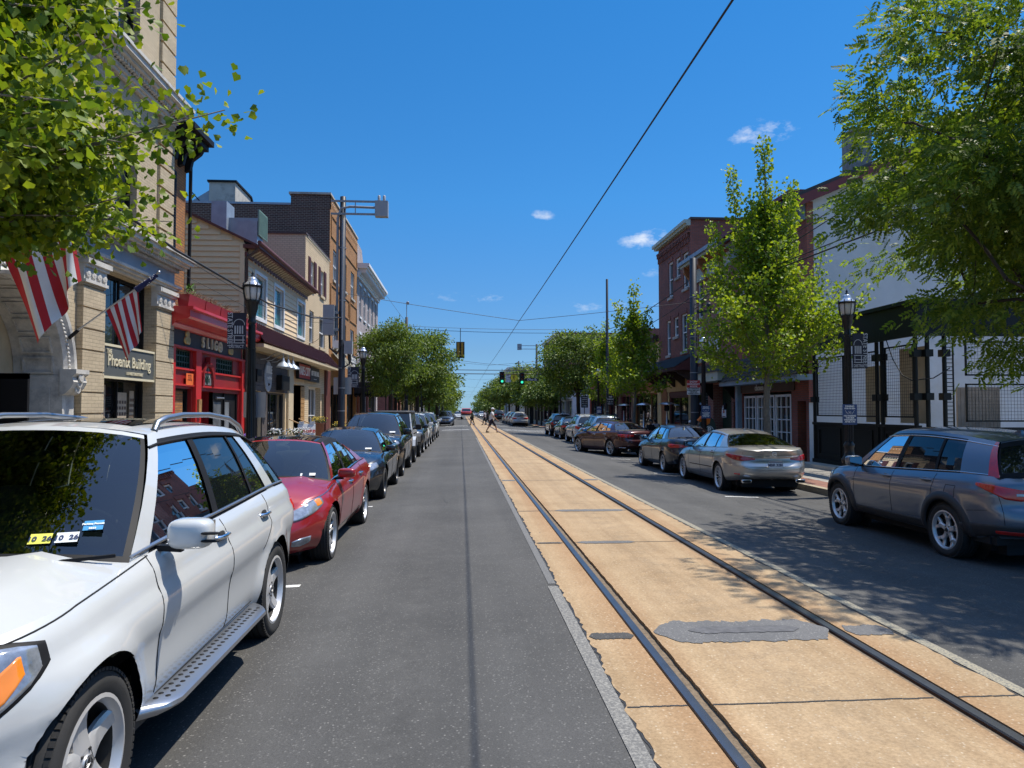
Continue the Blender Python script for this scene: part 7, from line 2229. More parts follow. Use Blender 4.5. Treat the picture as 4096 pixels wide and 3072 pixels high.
def banner(x0, x1, y, z0, z1, side, label):
    """navy district banner; side=-1 text column at left edge"""
    t = thing('street_banner', label, 'banner', ((x0 + x1) / 2, y, z0), 0, 'district banners on lamps')
    m = MB(); m.box(x0, x1, y, y + .02, z0, z1); put(m, 'panel', M_BANNER, t)
    w = x1 - x0; h = z1 - z0
    q = MB(); xa = x0 + .14 * w if side < 0 else x1 - .14 * w
    text_mesh(q, 'STATE STREET', .135 * h / .72, (xa, y - .002, z0 + h * .53), (0, 0, -1), (1, 0, 0), .003, 0, 'CENTER', .002, .8)
    text_mesh(q, 'DISTRICT', .085 * h / .72, ((x0 + x1) / 2, y - .002, z0 + h * .07), (1, 0, 0), (0, 0, 1), .003, 0, 'CENTER', .001, .8)
    put(q, 'lettering', M_SILVER, t)
    a = MB(); c = (x0 + x1) / 2 - side * w * .13
    for k in range(10):
        g0, g1 = PI * k / 10, PI * (k + 1) / 10
        a.bar((c + .3 * w * math.cos(g0), y - .003, z0 + h * .66 + .16 * h * math.sin(g0)), (c + .3 * w * math.cos(g1), y - .003, z0 + h * .66 + .16 * h * math.sin(g1)), .006, .012)
    for k in range(4): a.box(c - .24 * w + k * .13 * w, c - .17 * w + k * .13 * w, y - .006, y, z0 + h * .42, z0 + h * .64)
    for zz in (.16, .24, .36): a.box(c - .3 * w, c + .3 * w, y - .006, y, z0 + h * zz, z0 + h * (zz + .02))
    a.box(c - .26 * w, c - .22 * w, y - .006, y, z0 + h * .16, z0 + h * .38); a.box(c + .2 * w, c + .24 * w, y - .006, y, z0 + h * .16, z0 + h * .38)
    put(a, 'trolley_emblem', M_SILVER, t)
    b = MB()
    xe = x1 if side < 0 else x0
    for zz in (z0 + .01, z1 - .01): b.tube([(xe + .2 * (1 if side < 0 else -1), y + .01, zz), (x0 if side < 0 else x1, y + .01, zz)], .012, 6)
    put(b, 'bracket', M_LAMP, t)
banner(-4.72, -4.35, 14.85, 2.98, 3.72, -1, 'navy State Street District banner on the lamp before the red pub')
banner(8.90, 9.24, 15.8, 2.70, 3.50, 1, 'navy State Street District banner on the lamp by the dining enclosure')
banner(-4.9, -4.42, 31.4, 2.7, 3.6, -1, 'navy State Street banner on the lamp beside the grey utility pole')
banner(-4.8, -4.35, 46.9, 2.7, 3.6, -1, 'dark banner on the third lamp, near the leafy trees at left')

def pole(x, y, z, h, r, label, extra=None, col=None):
    t = thing('utility_pole', label, 'pole', (x, y, z))
    m = MB(); m.lathe([(r, 0), (r * .82, h - .02), (r * .5, h), (0, h)], 16); 
    m.build('shaft', col or M_POLE, t)
    for zz in (1.7, 2.5, 3.2, h * .6, h * .8):
        q = MB(); q.lathe([(r * 1.03, zz), (r * 1.03, zz + .03)], 16); q.build('band', M_CONDUIT, t)
    return t
t = pole(-4.2, 25.6, GL, 9.3, .125, 'dark steel utility pole with grey conduit and radio arm, left kerb')
m = MB(); m.tube([(-.17, -.05, 4.2), (-.17, -.05, 8.5), (-.05, -.08, 8.85), (.25, -.08, 8.92), (1.15, -.08, 8.9)], .045, 8); m.build('conduit', M_CONDUIT, t)
m = MB(); m.tube([(.02, -.16, 4.2), (.02, -.16, 8.4)], .03, 8); m.build('conduit', M_CONDUIT, t)
m = MB()
for zz in (8.65, 9.1): m.bar((-.4, -.12, zz), (1.25, -.12, zz), .04, .07)
m.bar((.45, -.12, 8.65), (.45, -.12, 9.1), .03, .03); m.build('cross_arm', M_CONDUIT, t)
m = MB(); m.box(1.15, 1.6, -.3, 0, 8.55, 9.1); m.lathe([(.05, 0), (.05, .2), (.035, .22), (0, .22)], 10, (1.28, -.15, 9.1)); m.lathe([(.05, 0), (.05, .2), (.035, .22), (0, .22)], 10, (1.46, -.15, 9.1)); m.build('radio_unit', M_BOX, t)
m = MB(); m.box(-.60, -.22, -.35, -.02, 4.35, 5.4); m.box(-.22, -.1, -.2, -.05, 4.5, 4.6); m.box(-.22, -.1, -.2, -.05, 5.1, 5.2); m.box(-.5, -.4, -.355, -.35, 5.2, 5.3); m.build('equipment_cabinet', M_BOX, t)
m = MB(); m.box(.12, .4, -.3, -.05, 3.7, 4.15); m.build('meter_box', M_BOX, t)
m = MB(); m.tube([(-.4, -.2, 4.35), (-.38, -.2, 3.9), (-.15, -.15, 3.7), (0, -.15, 4.0)], .035, 6); m.tube([(.25, -.2, 3.7), (.3, -.2, 3.35), (.05, -.16, 3.2)], .03, 6); m.build('cable_loop', M_WIRE, t)
t = pole(-4.3, 56.6, GL, 9.0, .13, 'dark steel pole with small camera on top rising above the left trees')
m = MB(); m.tube([(0, 0, 9), (0, 0, 10.1)], .03, 6); m.sq((.08, 0, 10.1), (.12, .09, .12), n=8); m.build('camera_head', M_CONDUIT, t)
t = pole(8.8, 26.74, GR, 7.6, .15, 'thick black steel pole beside the parking kiosk, right kerb')
m = MB(); m.box(.1, .75, -.06, .06, 5.5, 5.6); m.sq((.6, 0, 5.75), (.08, .08, .14), n=6); m.build('insulator_arm', M_POLE, t)
pole(8.8, 43, GR, 9.75, .085, 'tall thin pole standing above the round locust tree')
t = pole(8.9, 85, GR, 9.6, .14, 'far utility pole with a box on its side arm, right')
m = MB(); m.bar((0, 0, 9), (-1.9, 0, 9), .06, .06); m.bar((0, 0, 9.4), (-1.9, 0, 9.4), .06, .06); m.box(-2.3, -1.8, -.2, .2, 8.9, 9.6); m.build('radio_arm', M_BOX, t)
pole(8.9, 112, GR, 9.4, .14, 'far dark pole behind the yellow pedestrian sign')
for y in (143, 171, 200):
    pole(-4.4, y, GL, 8.5, .13, 'distant trolley wire pole on the left kerb, %s' % {143: 'nearest of the three', 171: 'middle of the three', 200: 'farthest of the three'}[y])
    pole(8.9, y, GR, 8.5, .13, 'distant trolley wire pole on the right kerb, %s' % {143: 'nearest of the three', 171: 'middle of the three', 200: 'farthest of the three'}[y])

def sign(label, x, y, z0, z1, w, face, lines, ink, top=None, name='street_sign', nrm=-1):
    """flat sign facing the camera side of the street"""
    t = thing(name, label, 'sign', (x, y, z0))
    m = MB(); m.box(x - w / 2, x + w / 2, y, y + .006, z0, z1); put(m, 'plate', face, t)
    if top:
        m = MB(); m.box(x - w / 2, x + w / 2, y - .003, y - .0005, top[0], z1); put(m, 'band', top[1], t)
    q = {}
    for (s, size, zz, mm) in lines:
        q.setdefault(mm or ink, MB()); text_mesh(q[mm or ink], s, size, (x, y - .004, zz), (1, 0, 0), (0, 0, 1), .002, 0, 'CENTER', .002, min(1, w * .95 / max(.01, size * .56 * len(s))))
    for mm, mb in q.items(): put(mb, 'lettering', mm, t)
    b = MB()
    for zz in (z0 + .06, z1 - .06): b.box(x - .03, x + .03, y + .006, y + .06, zz - .015, zz + .015)
    put(b, 'clip', M_SIGNBACK, t)
    return t
sign('red and white SNOW EMERGENCY ROUTE sign on the thick black pole', 8.68, 26.45, 2.32, 2.86, .50, M_SIGNW,
     [('SNOW', .095, 2.80, M_LETW), ('EMERGENCY', .085, 2.71, M_LETW), ('ROUTE', .085, 2.625, M_LETW), ('NO PARKING', .075, 2.55, None), ('DURING EMERGENCY', .065, 2.48, None), ('VEHICLES', .065, 2.42, None), ('TOWED AWAY', .065, 2.36, None)], M_LETB, (2.585, M_SIGNR))
def dining(x, y, z0, label):
    t = sign(label, x, y, z0, z0 + .46, .34, M_SIGNB, [('DINING', .06, z0 + .41, None), ('Under the Stars', .04, z0 + .365, None), ('NO PARKING', .046, z0 + .20, None), ('THIS SIDE', .046, z0 + .155, None), ('WEDNESDAY', .046, z0 + .11, None), ('AFTER 4 PM', .046, z0 + .065, None)], M_LETW)
    t['group'] = 'blue dining signs'
    m = MB()
    for e in (-1, 1):
        m.bar((x + e * .05, y - .003, z0 + .24), (x + e * .11, y - .003, z0 + .33), .003, .007, up=(0, 1, 0)); m.bar((x + e * .02, y - .003, z0 + .27), (x + e * .1, y - .003, z0 + .27), .003, .007, up=(0, 1, 0)); m.bar((x + e * .03, y - .003, z0 + .31), (x - e * .03, y - .003, z0 + .24), .003, .006, up=(0, 1, 0))
    put(m, 'chair_emblem', M_LETW, t)
dining(8.72, 15.65, 1.42, 'blue DINING no parking Wednesday sign on the lamp by the dining enclosure')
dining(8.80, 25.45, 1.44, 'blue DINING no parking Wednesday sign on the lamp by the parking kiosk')
dining(8.80, 45.7, 1.5, 'small blue DINING sign on the lamp near the round locust tree')
sign('black NO PARKING sign on the tall thin pole', 8.95, 42.85, 2.0, 2.62, .36, M_LETB, [('NO', .13, 2.53, None), ('PARKING', .1, 2.38, None), ('2 AM - 7 AM', .07, 2.22, None), ('MON - FRI', .07, 2.1, None)], M_LETW)
sign('black parking rules sign on its own post near the round locust trunk', 8.95, 52, 1.9, 2.75, .5, M_LETB, [('2 HOUR', .12, 2.62, None), ('PARKING', .1, 2.48, None), ('8 AM - 10 PM', .08, 2.32, None), ('MON - SAT', .08, 2.18, None), ('METERED', .08, 2.02, None)], M_LETW)
t = thing('sign_post', 'thin post carrying the black parking rules sign', 'post', (8.95, 52.06, GR)); m = MB(); m.tube([(0, 0, 0), (0, 0, 2.8)], .03, 8); m.build('post', M_POLE, t)
def signback(x, y, z0, z1, w, label):
    t = thing('street_sign', label, 'sign', (x, y, z0)); m = MB(); m.box(x - w / 2, x + w / 2, y, y + .008, z0, z1); put(m, 'plate', M_SIGNBACK, t)
    m = MB(); m.box(x - .03, x + .03, y - .05, y, z0 + .05, z1 - .05); put(m, 'clip', M_LAMP, t)
signback(-4.22, 15.05, 1.60, 2.12, .44, 'plain grey back of a sign strapped to the lamp before the pub')
signback(-4.2, 25.8, 2.3, 2.9, .62, 'plain grey sign back on the dark utility pole, left kerb')

# parking kiosk with an orange cloth
t = thing('parking_kiosk', 'dark green rounded parking kiosk with white P symbol behind the navy sedan', 'parking kiosk', (9.07, 26.2, GR))
poly = [(-.3, 0), (.3, 0), (.3, 1.2)] + [(.3 * math.cos(a), 1.2 + .36 * math.sin(a)) for a in [PI * i / 14 for i in range(1, 14)]] + [(-.3, 1.2)]
m = MB(); m.prism(poly, lambda p, k: (p[0], -.15 + .3 * k, p[1])); m.build('cabinet', mat('kiosk_green', (.012, .035, .03), .4), t)
m = MB(); m.lathe([(.135, -.155), (.155, -.156), (.155, -.15)], 24, (.06, 0, 1.06), 0, 'y'); text_mesh(m, 'P', .26, (.06, -.151, 1.06), (1, 0, 0), (0, 0, 1), .004, 0, 'CENTER', .012); m.build('parking_symbol', M_LETW, t)
m = MB(); m.box(-.02, .22, -.156, -.15, .6, .82); m.build('payment_panel', M_SIGNW, t)
c = thing('cloth', 'bright orange cloth draped over the top of the parking kiosk', 'cloth', (9.0, 26.1, 1.2))
m = MB()
def drape(u, v):
    a = lerp(1.15, 2.6, u); x = .34 * math.cos(a); z = 1.2 + .40 * math.sin(a)
    d = -.17 - .02 * math.sin(9 * u + 4 * v); s = max(0, v - .35)
    return Vector((9.05 + x - .05 * v, 26.2 + (.17 - v * .95 if v < .36 else d), GR + z - s * (.42 + .14 * math.sin(6 * u) - .1 * u) + .015 * math.sin(14 * u + 7 * v)))
m.grid(drape, 18, 14); put(m, 'fabric', M_ORANGEC, c)

# sandwich board, planters, patio heaters
t = thing('sandwich_board', 'white folding sandwich board reading Smoke on the left pavement', 'sandwich board', (-6.1, 29, 0), R(8))
m = MB()
for e in (-1, 1): m.obox((0, e * .19, .6), (.33, 0, 0), (0, .012, 0), (0, -e * .17, .6))
m.obox((-.2, 0, 1.24), (.09, 0, 0), (0, .05, 0), (0, 0, .05)); m.obox((.2, 0, 1.24), (.09, 0, 0), (0, .05, 0), (0, 0, .05)); m.build('board', M_SIGNW, t)
m = MB(); up = Vector((0, .17, .6)).normalized(); text_mesh(m, 'Smoke', .25, (0, -.13, .93), (1, 0, 0), up, .004, 0, 'CENTER', .006); m.build('lettering', M_SIGNR, t)
m = MB(); text_mesh(m, 'Get It', .2, (0, -.19, .68), (1, 0, 0), up, .004, 0, 'CENTER', .004); m.build('lettering', M_SIGNB, t)
def flowers(x, y, h, w, col, label, hue, basket=None):
    t = thing('flower_planter', label, 'planter', (x, y, 0.))
    m = MB(); m.lathe([(0, 0), (w * .6, 0), (w * .9, h), (w, h), (w, h + .03), (w * .85, h + .03), (w * .8, h - .05), (0, h - .05)], 14); m.build('pot', basket or mat('clay_pot', (.2, .08, .05), .8), t)
    q = random.Random(int(x * 77 + y)); g = MB()
    for i in range(160):
        p = Vector((q.gauss(0, w * .6), q.gauss(0, w * .6), h + q.uniform(0, .22))); d = Vector((q.uniform(-1, 1), q.uniform(-1, 1), q.uniform(-.2, 1))).normalized() * .07; s = d.cross(Vector((.3, .2, 1))).normalized() * .028
        g.quad(p, p + d * .5 + s, p + d, p + d * .5 - s)
    g.build('foliage', mat('planter_leaf', (.03, .07, .015), .7), t)
    g = MB()
    for i in range(70):
        p = Vector((q.gauss(0, w * .6), q.gauss(0, w * .6), h + q.uniform(.1, .3))); g.sq(p, (.03, .03, .02), (1, 1), 3)
    g.build('blossoms', hue, t)
M_PURP = mat('purple_petal', (.22, .10, .45), .7); M_WHP = mat('white_petal', (.7, .7, .68), .7); M_YEL = mat('yellow_petal', (.65, .48, .05), .7)
flowers(-4.75, 15.7, .95, .22, 0, 'planter of purple flowers beside the lamp before the pub', M_PURP)
flowers(-6.05, 24.0, .85, .22, 0, 'clay pot of white flowers left of the sandwich board', M_WHP); flowers(-5.5, 24.6, .85, .26, 0, 'wider pot of white flowers and dark leaves nearer the kerb', M_WHP)
flowers(-6.2, 32, 1.15, .25, 0, 'tall planter of yellow flowers by the striped awning', M_YEL); flowers(-5.7, 34.5, .9, .25, 0, 'low planter of orange-yellow flowers next to the tall yellow one', M_YEL)
for k, y in enumerate((35.6, 40.2, 45.2)):
    t = thing('patio_heater', ('nearest', 'middle', 'farthest')[k] + ' steel patio heater with round hood outside the yellow restaurant', 'patio heater', (10.3, y, GR), 0, 'patio heaters')
    m = MB(); m.lathe([(.22, 0), (.22, .6), (.19, .65), (.05, .7), (.035, 1.75)], 14); m.build('post', M_SATIN, t)
    m = MB(); m.lathe([(.10, 1.75), (.13, 1.8), (.13, 2.0), (.08, 2.04)], 14); m.build('burner', M_BLACK, t)
    m = MB(); m.lathe([(.42, 2.08), (.40, 2.11), (.2, 2.18), (0, 2.21)], 20); m.lathe([(.42, 2.08), (.2, 2.15), (0, 2.17)], 20); m.build('hood', M_SATIN, t)
t = thing('litter_bin', 'grey litter bin at the right corner of the cross street', 'bin', (8.9, 63, GR)); m = MB(); m.lathe([(0, 0), (.26, 0), (.32, .9), (.34, .92), (.34, .98), (.0, 1.0)], 14); m.build('bin', M_BOX, t)
t = thing('handrail', 'bronze stair handrail at the wood-lined entrance under the red sign', 'handrail', (-6.6, 31.5, 0))
m = MB()
for y in (31.2, 33): m.tube([(-7.3, y, 1.35), (-6.5, y, 1.0), (-6.3, y, .95)], .025, 6); m.tube([(-6.4, y, 0), (-6.4, y, .98)], .025, 6)
put(m, 'rail', M_WOOD, t)

# flags on the buff building
def flag(y, s, label, ph, dl=.98):
    t = thing('flag', label, 'flag', (-7.37, y, 3.16), 0, 'flags on the buff building')
    b = Vector((-7.37, y, 3.16)); e = b + Vector((1.60, 0, 1.22)) * s
    m = MB(); m.tube([b, e], .018, 8); m.sq(e, (.035, .035, .035), (1, 1), 6); put(m, 'pole', M_SATIN, t)
    m = MB(); m.tube([b - Vector((.02, 0, .05)), b + Vector((.14, 0, .1))], .035, 8); put(m, 'bracket', M_BLACK, t)
    m = MB(); n = 14; k = 9
    def f(u, v):
        # hoist along the pole from 40% to 78%, drop below with gathered folds
        p = b.lerp(e, .40 + .36 * u); drop = s * (dl - .12 * u)
        fold = math.sin(u * 9.5 + ph + v * 1.5) * .075 * v + math.sin(u * 17 + v * 4) * .02 * v
        return p + Vector((lerp(.42, .16, u) * drop * v, fold * s - .05 * v, -drop * v - .03 * math.sin(u * 6) * v))
    for i in range(42):
        for j in range(k):
            u0, u1, v0, v1 = i / 42, (i + 1) / 42, j / k, (j + 1) / k
            m.add([f(u0, v0), f(u1, v0), f(u1, v1), f(u0, v1)], [(0, 1, 2, 3)], 0 if (i // 5) % 2 == 0 else 1, True)
    put(m, 'striped_cloth', [mat('flag_red', (.42, .012, .02), .8), mat('flag_white', (.66, .65, .64), .8)], t, merge=.0005)
    m = MB()
    def g(u, v):
        p = b.lerp(e, .74 + .24 * u); a = 2 * PI * v; r = .05 * s * (1 - .45 * u) + .012
        return p + Vector((-.6 * math.cos(a) * r, math.sin(a) * r * .8, .8 * math.cos(a) * r - .03))
    m.grid(g, 8, 10); put(m, 'blue_canton', mat('flag_blue', (.012, .016, .07), .8), t)
    m = MB(); q = random.Random(2)
    for i in range(26):
        p = g(q.uniform(.05, .95), q.uniform(0, 1)); c = b.lerp(e, .86); m.sq(p + (p - c).normalized() * .002, (.010, .010, .010), (1, 1), 3)
    put(m, 'stars', M_LETW, t)
flag(14.1, 1.0, 'smaller striped flag on a slanted pole above the long grey sign', .4)
flag(10.3, 1.62, 'larger striped flag hanging in front of the carved arch at far left', 1.3, .82)

# traffic signals, signs and wires over the cross street
def signal(x, y, z, label, back=False, lit=True):
    t = thing('traffic_signal', label, 'traffic light', (x, y, z), 0, 'traffic lights over the corner')
    m = MB(); m.box(-.26, .26, .02, .04, -.62, .62); m.build('backplate', M_LETB, t)
    m = MB(); m.box(-.17, .17, -.14, .0, -.54, .54); m.build('housing', M_LETB if not back else M_SIGYEL, t)
    for k, (zz, mm) in enumerate(((.36, 'red'), (0, 'amber'), (-.36, 'green'))):
        l = MB(); l.lathe([(0, -.165), (.09, -.16), (.125, -.145)], 18, (0, 0, zz), 0, 'y')
        l.build(mm + '_lens', (M_SIGGREEN if (mm == 'green' and lit) else {'red': M_SIGDARKR, 'amber': M_SIGDARKA, 'green': M_SIGDARKG}[mm]), t)
        v = MB(); v.lathe([(.135, -.14), (.14, -.34)], 16, (0, 0, zz), 0, 'y', True, -PI * .6 + PI / 2 - PI / 2, PI * .6); v.build('visor', M_LETB, t)
    h = MB(); h.tube([(0, 0, .54), (0, 0, .9)], .03, 6); h.build('hanger', M_LETB, t)
M_SIGGREEN = emit('lit_green_lens', (.05, .85, .5), .6)
M_SIGDARKR = mat('unlit_red_lens', (.10, .01, .008), .2); M_SIGDARKA = mat('unlit_amber_lens', (.12, .05, .005), .2); M_SIGDARKG = mat('unlit_green_lens', (.01, .06, .03), .2)
signal(4.05, 72, 4.95, 'left of the two green traffic lights over the corner')
signal(6.05, 72, 4.86, 'right of the two green traffic lights, next to the street name sign')
t = thing('traffic_signal', 'yellow-backed traffic light hanging beside the locust crown, high over the left lane', 'traffic light', (-.1, 57, 6.5), 0, 'traffic lights over the corner')
m = MB(); m.box(-.33, .33, .0, .03, -.66, .62); m.build('backplate', M_LETB, t)
for k, x in enumerate((-.16, .14)):
    m = MB(); m.box(x - .09, x + .09, -.2, .0, -.55, .55); m.build('housing', M_SIGYEL, t)
m = MB(); m.tube([(0, 0, .6), (0, 0, 1.7)], .03, 6); m.build('hanger', M_LETB, t)
t = thing('pedestrian_sign', 'yellow diamond pedestrian crossing sign hanging between the traffic lights', 'sign', (5.25, 72, 4.95))
m = MB(); m.prism([(0, -.46), (.46, 0), (0, .46), (-.46, 0)], lambda p, k: (p[0], .01 * k, p[1])); m.build('plate', mat('sign_yellow', (.75, .60, .02), .5), t)
m = MB(); m.sq((.02, -.004, .2), (.05, .004, .05), (1, 1), 6); m.bar((0, -.004, .15), (-.02, -.004, -.02), .006, .09); m.bar((-.02, -.004, -.02), (.1, -.004, -.22), .006, .045); m.bar((-.02, -.004, -.02), (-.12, -.004, -.2), .006, .045); m.bar((0, -.004, .13), (.12, -.004, .0), .006, .03); m.bar((0, -.004, .13), (-.12, -.004, .02), .006, .03); m.build('walking_figure', M_LETB, t)
sign('white NO TURN ON RED sign hanging left of the yellow diamond', 4.66, 72, 4.5, 5.3, .52, M_SIGNW, [('NO', .17, 5.17, None), ('TURN', .17, 4.98, None), ('ON RED', .15, 4.8, None), ('7AM-7PM', .1, 4.62, None)], M_LETB)
sign('black street name sign reading Olive St at the right traffic light', 7.05, 72, 4.62, 4.92, 1.4, M_LETB, [('Olive St', .32, 4.77, None)], M_LETW)

def wire(label, pts, r=.010, group=None, sag=0.):
    o = MB(); P = []
    for a, b in zip(pts, pts[1:]):
        for i in range(8):
            t = i / 8; p = Vector(a).lerp(Vector(b), t); p.z -= sag * 4 * t * (1 - t); P.append(p)
    P.append(Vector(pts[-1])); o.tube(P, r, 5)
    q = o.build('overhead_wire', M_WIRE, None); tag(q, label, 'wire', group)
J = [-2.0, 27.4, 58, 87, 115, 143, 171, 200, 260]
zj = [5.12, 5.14, 5.3, 5.3, 5.25, 5.2, 5.2, 5.2, 5.2]
wire('trolley contact wire running the length of the street above the rails', [(2.19, y, z) for y, z in zip(J, zj)], .011, sag=.05)
for k, y in enumerate(J[1:8]):
    nm = ('nearest', 'second', 'third', 'fourth', 'fifth', 'sixth', 'farthest')[k]
    zL = 5.87 if k == 0 else 5.95; yL = {0: 25.6}.get(k, y); yR = {0: 26.74}.get(k, y)
    wire(nm + ' cross-street span wire holding up the trolley wire', [(-4.2, yL, zL), (2.19, y, zj[k + 1] + .03), (8.85, yR, zL)], .009, 'trolley span wires', .03)
wire('upper of two cables crossing high above the corner', [(-4.3, 56.6, 8.3), (8.8, 60, 8.5)], .014, sag=.1); wire('lower of two cables crossing high above the corner', [(-4.3, 56.6, 8.1), (8.8, 60, 8.2)], .018, sag=.12)
wire('thick cable bundle above the traffic lights', [(-4.3, 71.5, 5.75), (8.9, 72, 5.72)], .035, sag=.05); wire('thick cable carrying the traffic lights', [(-4.3, 71.8, 5.4), (8.9, 72, 5.35)], .04, sag=.06)
wire('slack signal cable sloping across the cross street', [(-4.3, 56.6, 6.4), (4.5, 72, 6.2), (8.9, 85, 7)], .014, sag=.2)
wire('twisted service cable from the buff building to the utility pole', [(-4.9, 6, 4.9), (-4.6, 11.9, 4.33), (-4.35, 16.5, 4.15), (-4.25, 21, 4.4), (-4.2, 25.6, 4.99)], .022)
wire('thin service wire below the twisted cable, left side', [(-7.0, 17.9, 5.6), (-5.6, 21, 4.7), (-4.2, 25.6, 4.85)], .008); wire('thin wire from the pub roof to the utility pole', [(-7.3, 19.4, 5.3), (-5.8, 22, 4.5), (-4.2, 25.6, 4.75)], .006)
wire('slack wire from clapboard house to the utility pole', [(-7.4, 35.5, 4.95), (-6, 30, 4.55), (-4.2, 25.6, 4.9)], .008)
wire('lower of the paired cables from the thick pole toward the big tree', [(8.8, 26.74, 5.95), (9.0, 19.9, 5.78), (9.6, 5, 5.6)], .022); wire('upper of the paired cables from the thick pole toward the big tree', [(8.8, 26.74, 6.05), (9.0, 19.9, 5.9), (9.6, 5, 5.75)], .016)
wire('thin cable rising from the thick pole past the white gable', [(8.8, 26.74, 5.7), (8.95, 22, 6.3), (9.2, 17, 6.75), (9.5, 8, 7.4)], .012); wire('wavy cable just below the thin cable by the white gable', [(8.8, 26.74, 5.55), (8.95, 22, 6.1), (9.2, 17, 6.55), (9.5, 8, 7.2)], .014)
wire('cable from the thick pole down the right kerb to the tall pole', [(8.8, 26.74, 6.8), (8.8, 43, 6.6)], .018, sag=.25); wire('second cable along the right kerb to the tall pole', [(8.8, 26.74, 6.1), (8.8, 43, 5.95), (8.9, 85, 6.6)], .015, sag=.3)
wire('guy wire from the pale cornice down to the left trees', [(-6.7, 64, 11.9), (-4.3, 56.6, 8.5)], .012)
# ------------------------------------------------------------------ trees
def leaf_mat(name, c0, c1, c2, trans=.45, rough=.5):
    m = bpy.data.materials.new(name); t = NT(m)
    g = t.n('ShaderNodeNewGeometry')
    c = t.ramp(g.outputs['Random Per Island'], [(.0, c0), (.5, c1), (1.0, c2)])
    d = t.n('ShaderNodeBsdfPrincipled'); t.l(c, d.inputs['Base Color']); d.inputs['Roughness'].default_value = rough; d.inputs['Specular IOR Level'].default_value = .35
    tr = t.n('ShaderNodeBsdfTranslucent'); t.l(t.mix(1., c, (1.5, 1.35, .55), 'MULTIPLY'), tr.inputs[0])
    mx = t.n('ShaderNodeMixShader'); mx.inputs[0].default_value = trans; t.l(d.outputs[0], mx.inputs[1]); t.l(tr.outputs[0], mx.inputs[2]); t.l(mx.outputs[0], t.out.inputs[0])
    return m
L_GINKGO = leaf_mat('ginkgo_leaf', (.12, .205, .018), (.195, .295, .024), (.29, .37, .032), .45)
L_NEAR = leaf_mat('near_ginkgo_leaf', (.05, .11, .012), (.14, .22, .018), (.27, .33, .026), .46)
L_LOCUST = leaf_mat('locust_leaf', (.055, .10, .018), (.10, .165, .026), (.17, .24, .04), .42)
L_BIG = leaf_mat('big_tree_leaf', (.06, .12, .016), (.11, .185, .024), (.22, .29, .04), .5)
L_FAR = leaf_mat('far_leaf', (.07, .12, .025), (.11, .17, .034), (.16, .22, .05), .4)
M_BARK = mat('grey_bark', (.17, .15, .12), .9, var=.35, scale=9, bump=.5, bscale=30)
M_BARKD = mat('dark_bark', (.045, .034, .026), .95, var=.35, scale=9, bump=.5, bscale=30)
FAN = (np.array([(0, 0, 0), (-.50, .62, .10), (-.26, .96, .02), (0, .84, -.06), (.26, .96, .02), (.50, .62, .10)]), [(0, 3, 2, 1), (0, 5, 4, 3)])
OVAL = (np.array([(0, 0, 0), (.30, .38, .06), (.20, .75, .03), (0, 1, -.05), (-.20, .75, .03), (-.30, .38, .06)]), [(0, 1, 2, 3), (0, 3, 4, 5)])
DIA = (np.array([(0, 0, 0), (.32, .45, .05), (0, 1, -.04), (-.32, .45, .05)]), [(0, 1, 2, 3)])
def frond(n=6, L=1., w=.30, wd=.09):
    v, f = [], []
    for i in range(n):
        t = (i + .6) / n; y = L * t; z = -.18 * t * t
        for e in (-1, 1):
            b = len(v); l = w * (1 - .35 * abs(t - .45)); a = e * .9
            c, s = math.sin(a), math.cos(a)
            v += [(0, y, z), (c * l * .5 - wd * s * e * l, y + s * l * .5 + 2 * wd * l, z - .02), (c * l, y + s * l, z - .08), (c * l * .5 + wd * l * e, y + s * l * .5 - 2 * wd * l, z - .02)]; f.append((b, b + 1, b + 2, b + 3))
    return np.array(v), f
FROND = frond(4, 1., .46, .13)
FRONDS = frond(4, 1., .42)
def leaves(name, tmpl, P, D, S, m, parent, seed=1, droop=0., flat=0.):
    """one mesh of many leaf faces: P points, D tip directions, S sizes"""
    tv, tf = tmpl; g = np.random.default_rng(seed)
    P = np.asarray(P, float); D = np.asarray(D, float); S = np.asarray(S, float); n = len(P)
    D = D + np.array([0, 0, -droop]); D /= np.linalg.norm(D, axis=1, keepdims=True) + 1e-9
    N = g.normal(size=(n, 3)); N[:, 2] += flat; 
    X = np.cross(D, N); X /= np.linalg.norm(X, axis=1, keepdims=True) + 1e-9
    Z = np.cross(X, D)
    V = P[:, None, :] + S[:, None, None] * (tv[None, :, 0:1] * X[:, None, :] + tv[None, :, 1:2] * D[:, None, :] + tv[None, :, 2:3] * Z[:, None, :])
    k = len(tv); V = V.reshape(-1, 3)
    loops = np.concatenate([np.array(f) for f in tf]); lens = np.array([len(f) for f in tf])
    LI = (loops[None, :] + (np.arange(n) * k)[:, None]).ravel(); LT = np.tile(lens, n); LS = np.concatenate([[0], np.cumsum(LT)[:-1]])
    me = bpy.data.meshes.new(name); me.vertices.add(len(V)); me.vertices.foreach_set('co', V.ravel()); me.loops.add(len(LI)); me.loops.foreach_set('vertex_index', LI.astype(np.int32))
    me.polygons.add(len(LT)); me.polygons.foreach_set('loop_start', LS.astype(np.int32)); me.polygons.foreach_set('loop_total', LT.astype(np.int32)); me.materials.append(m); me.update(calc_edges=True)
    o = bpy.data.objects.new(name, me); COL.objects.link(o); o.parent = parent; return o

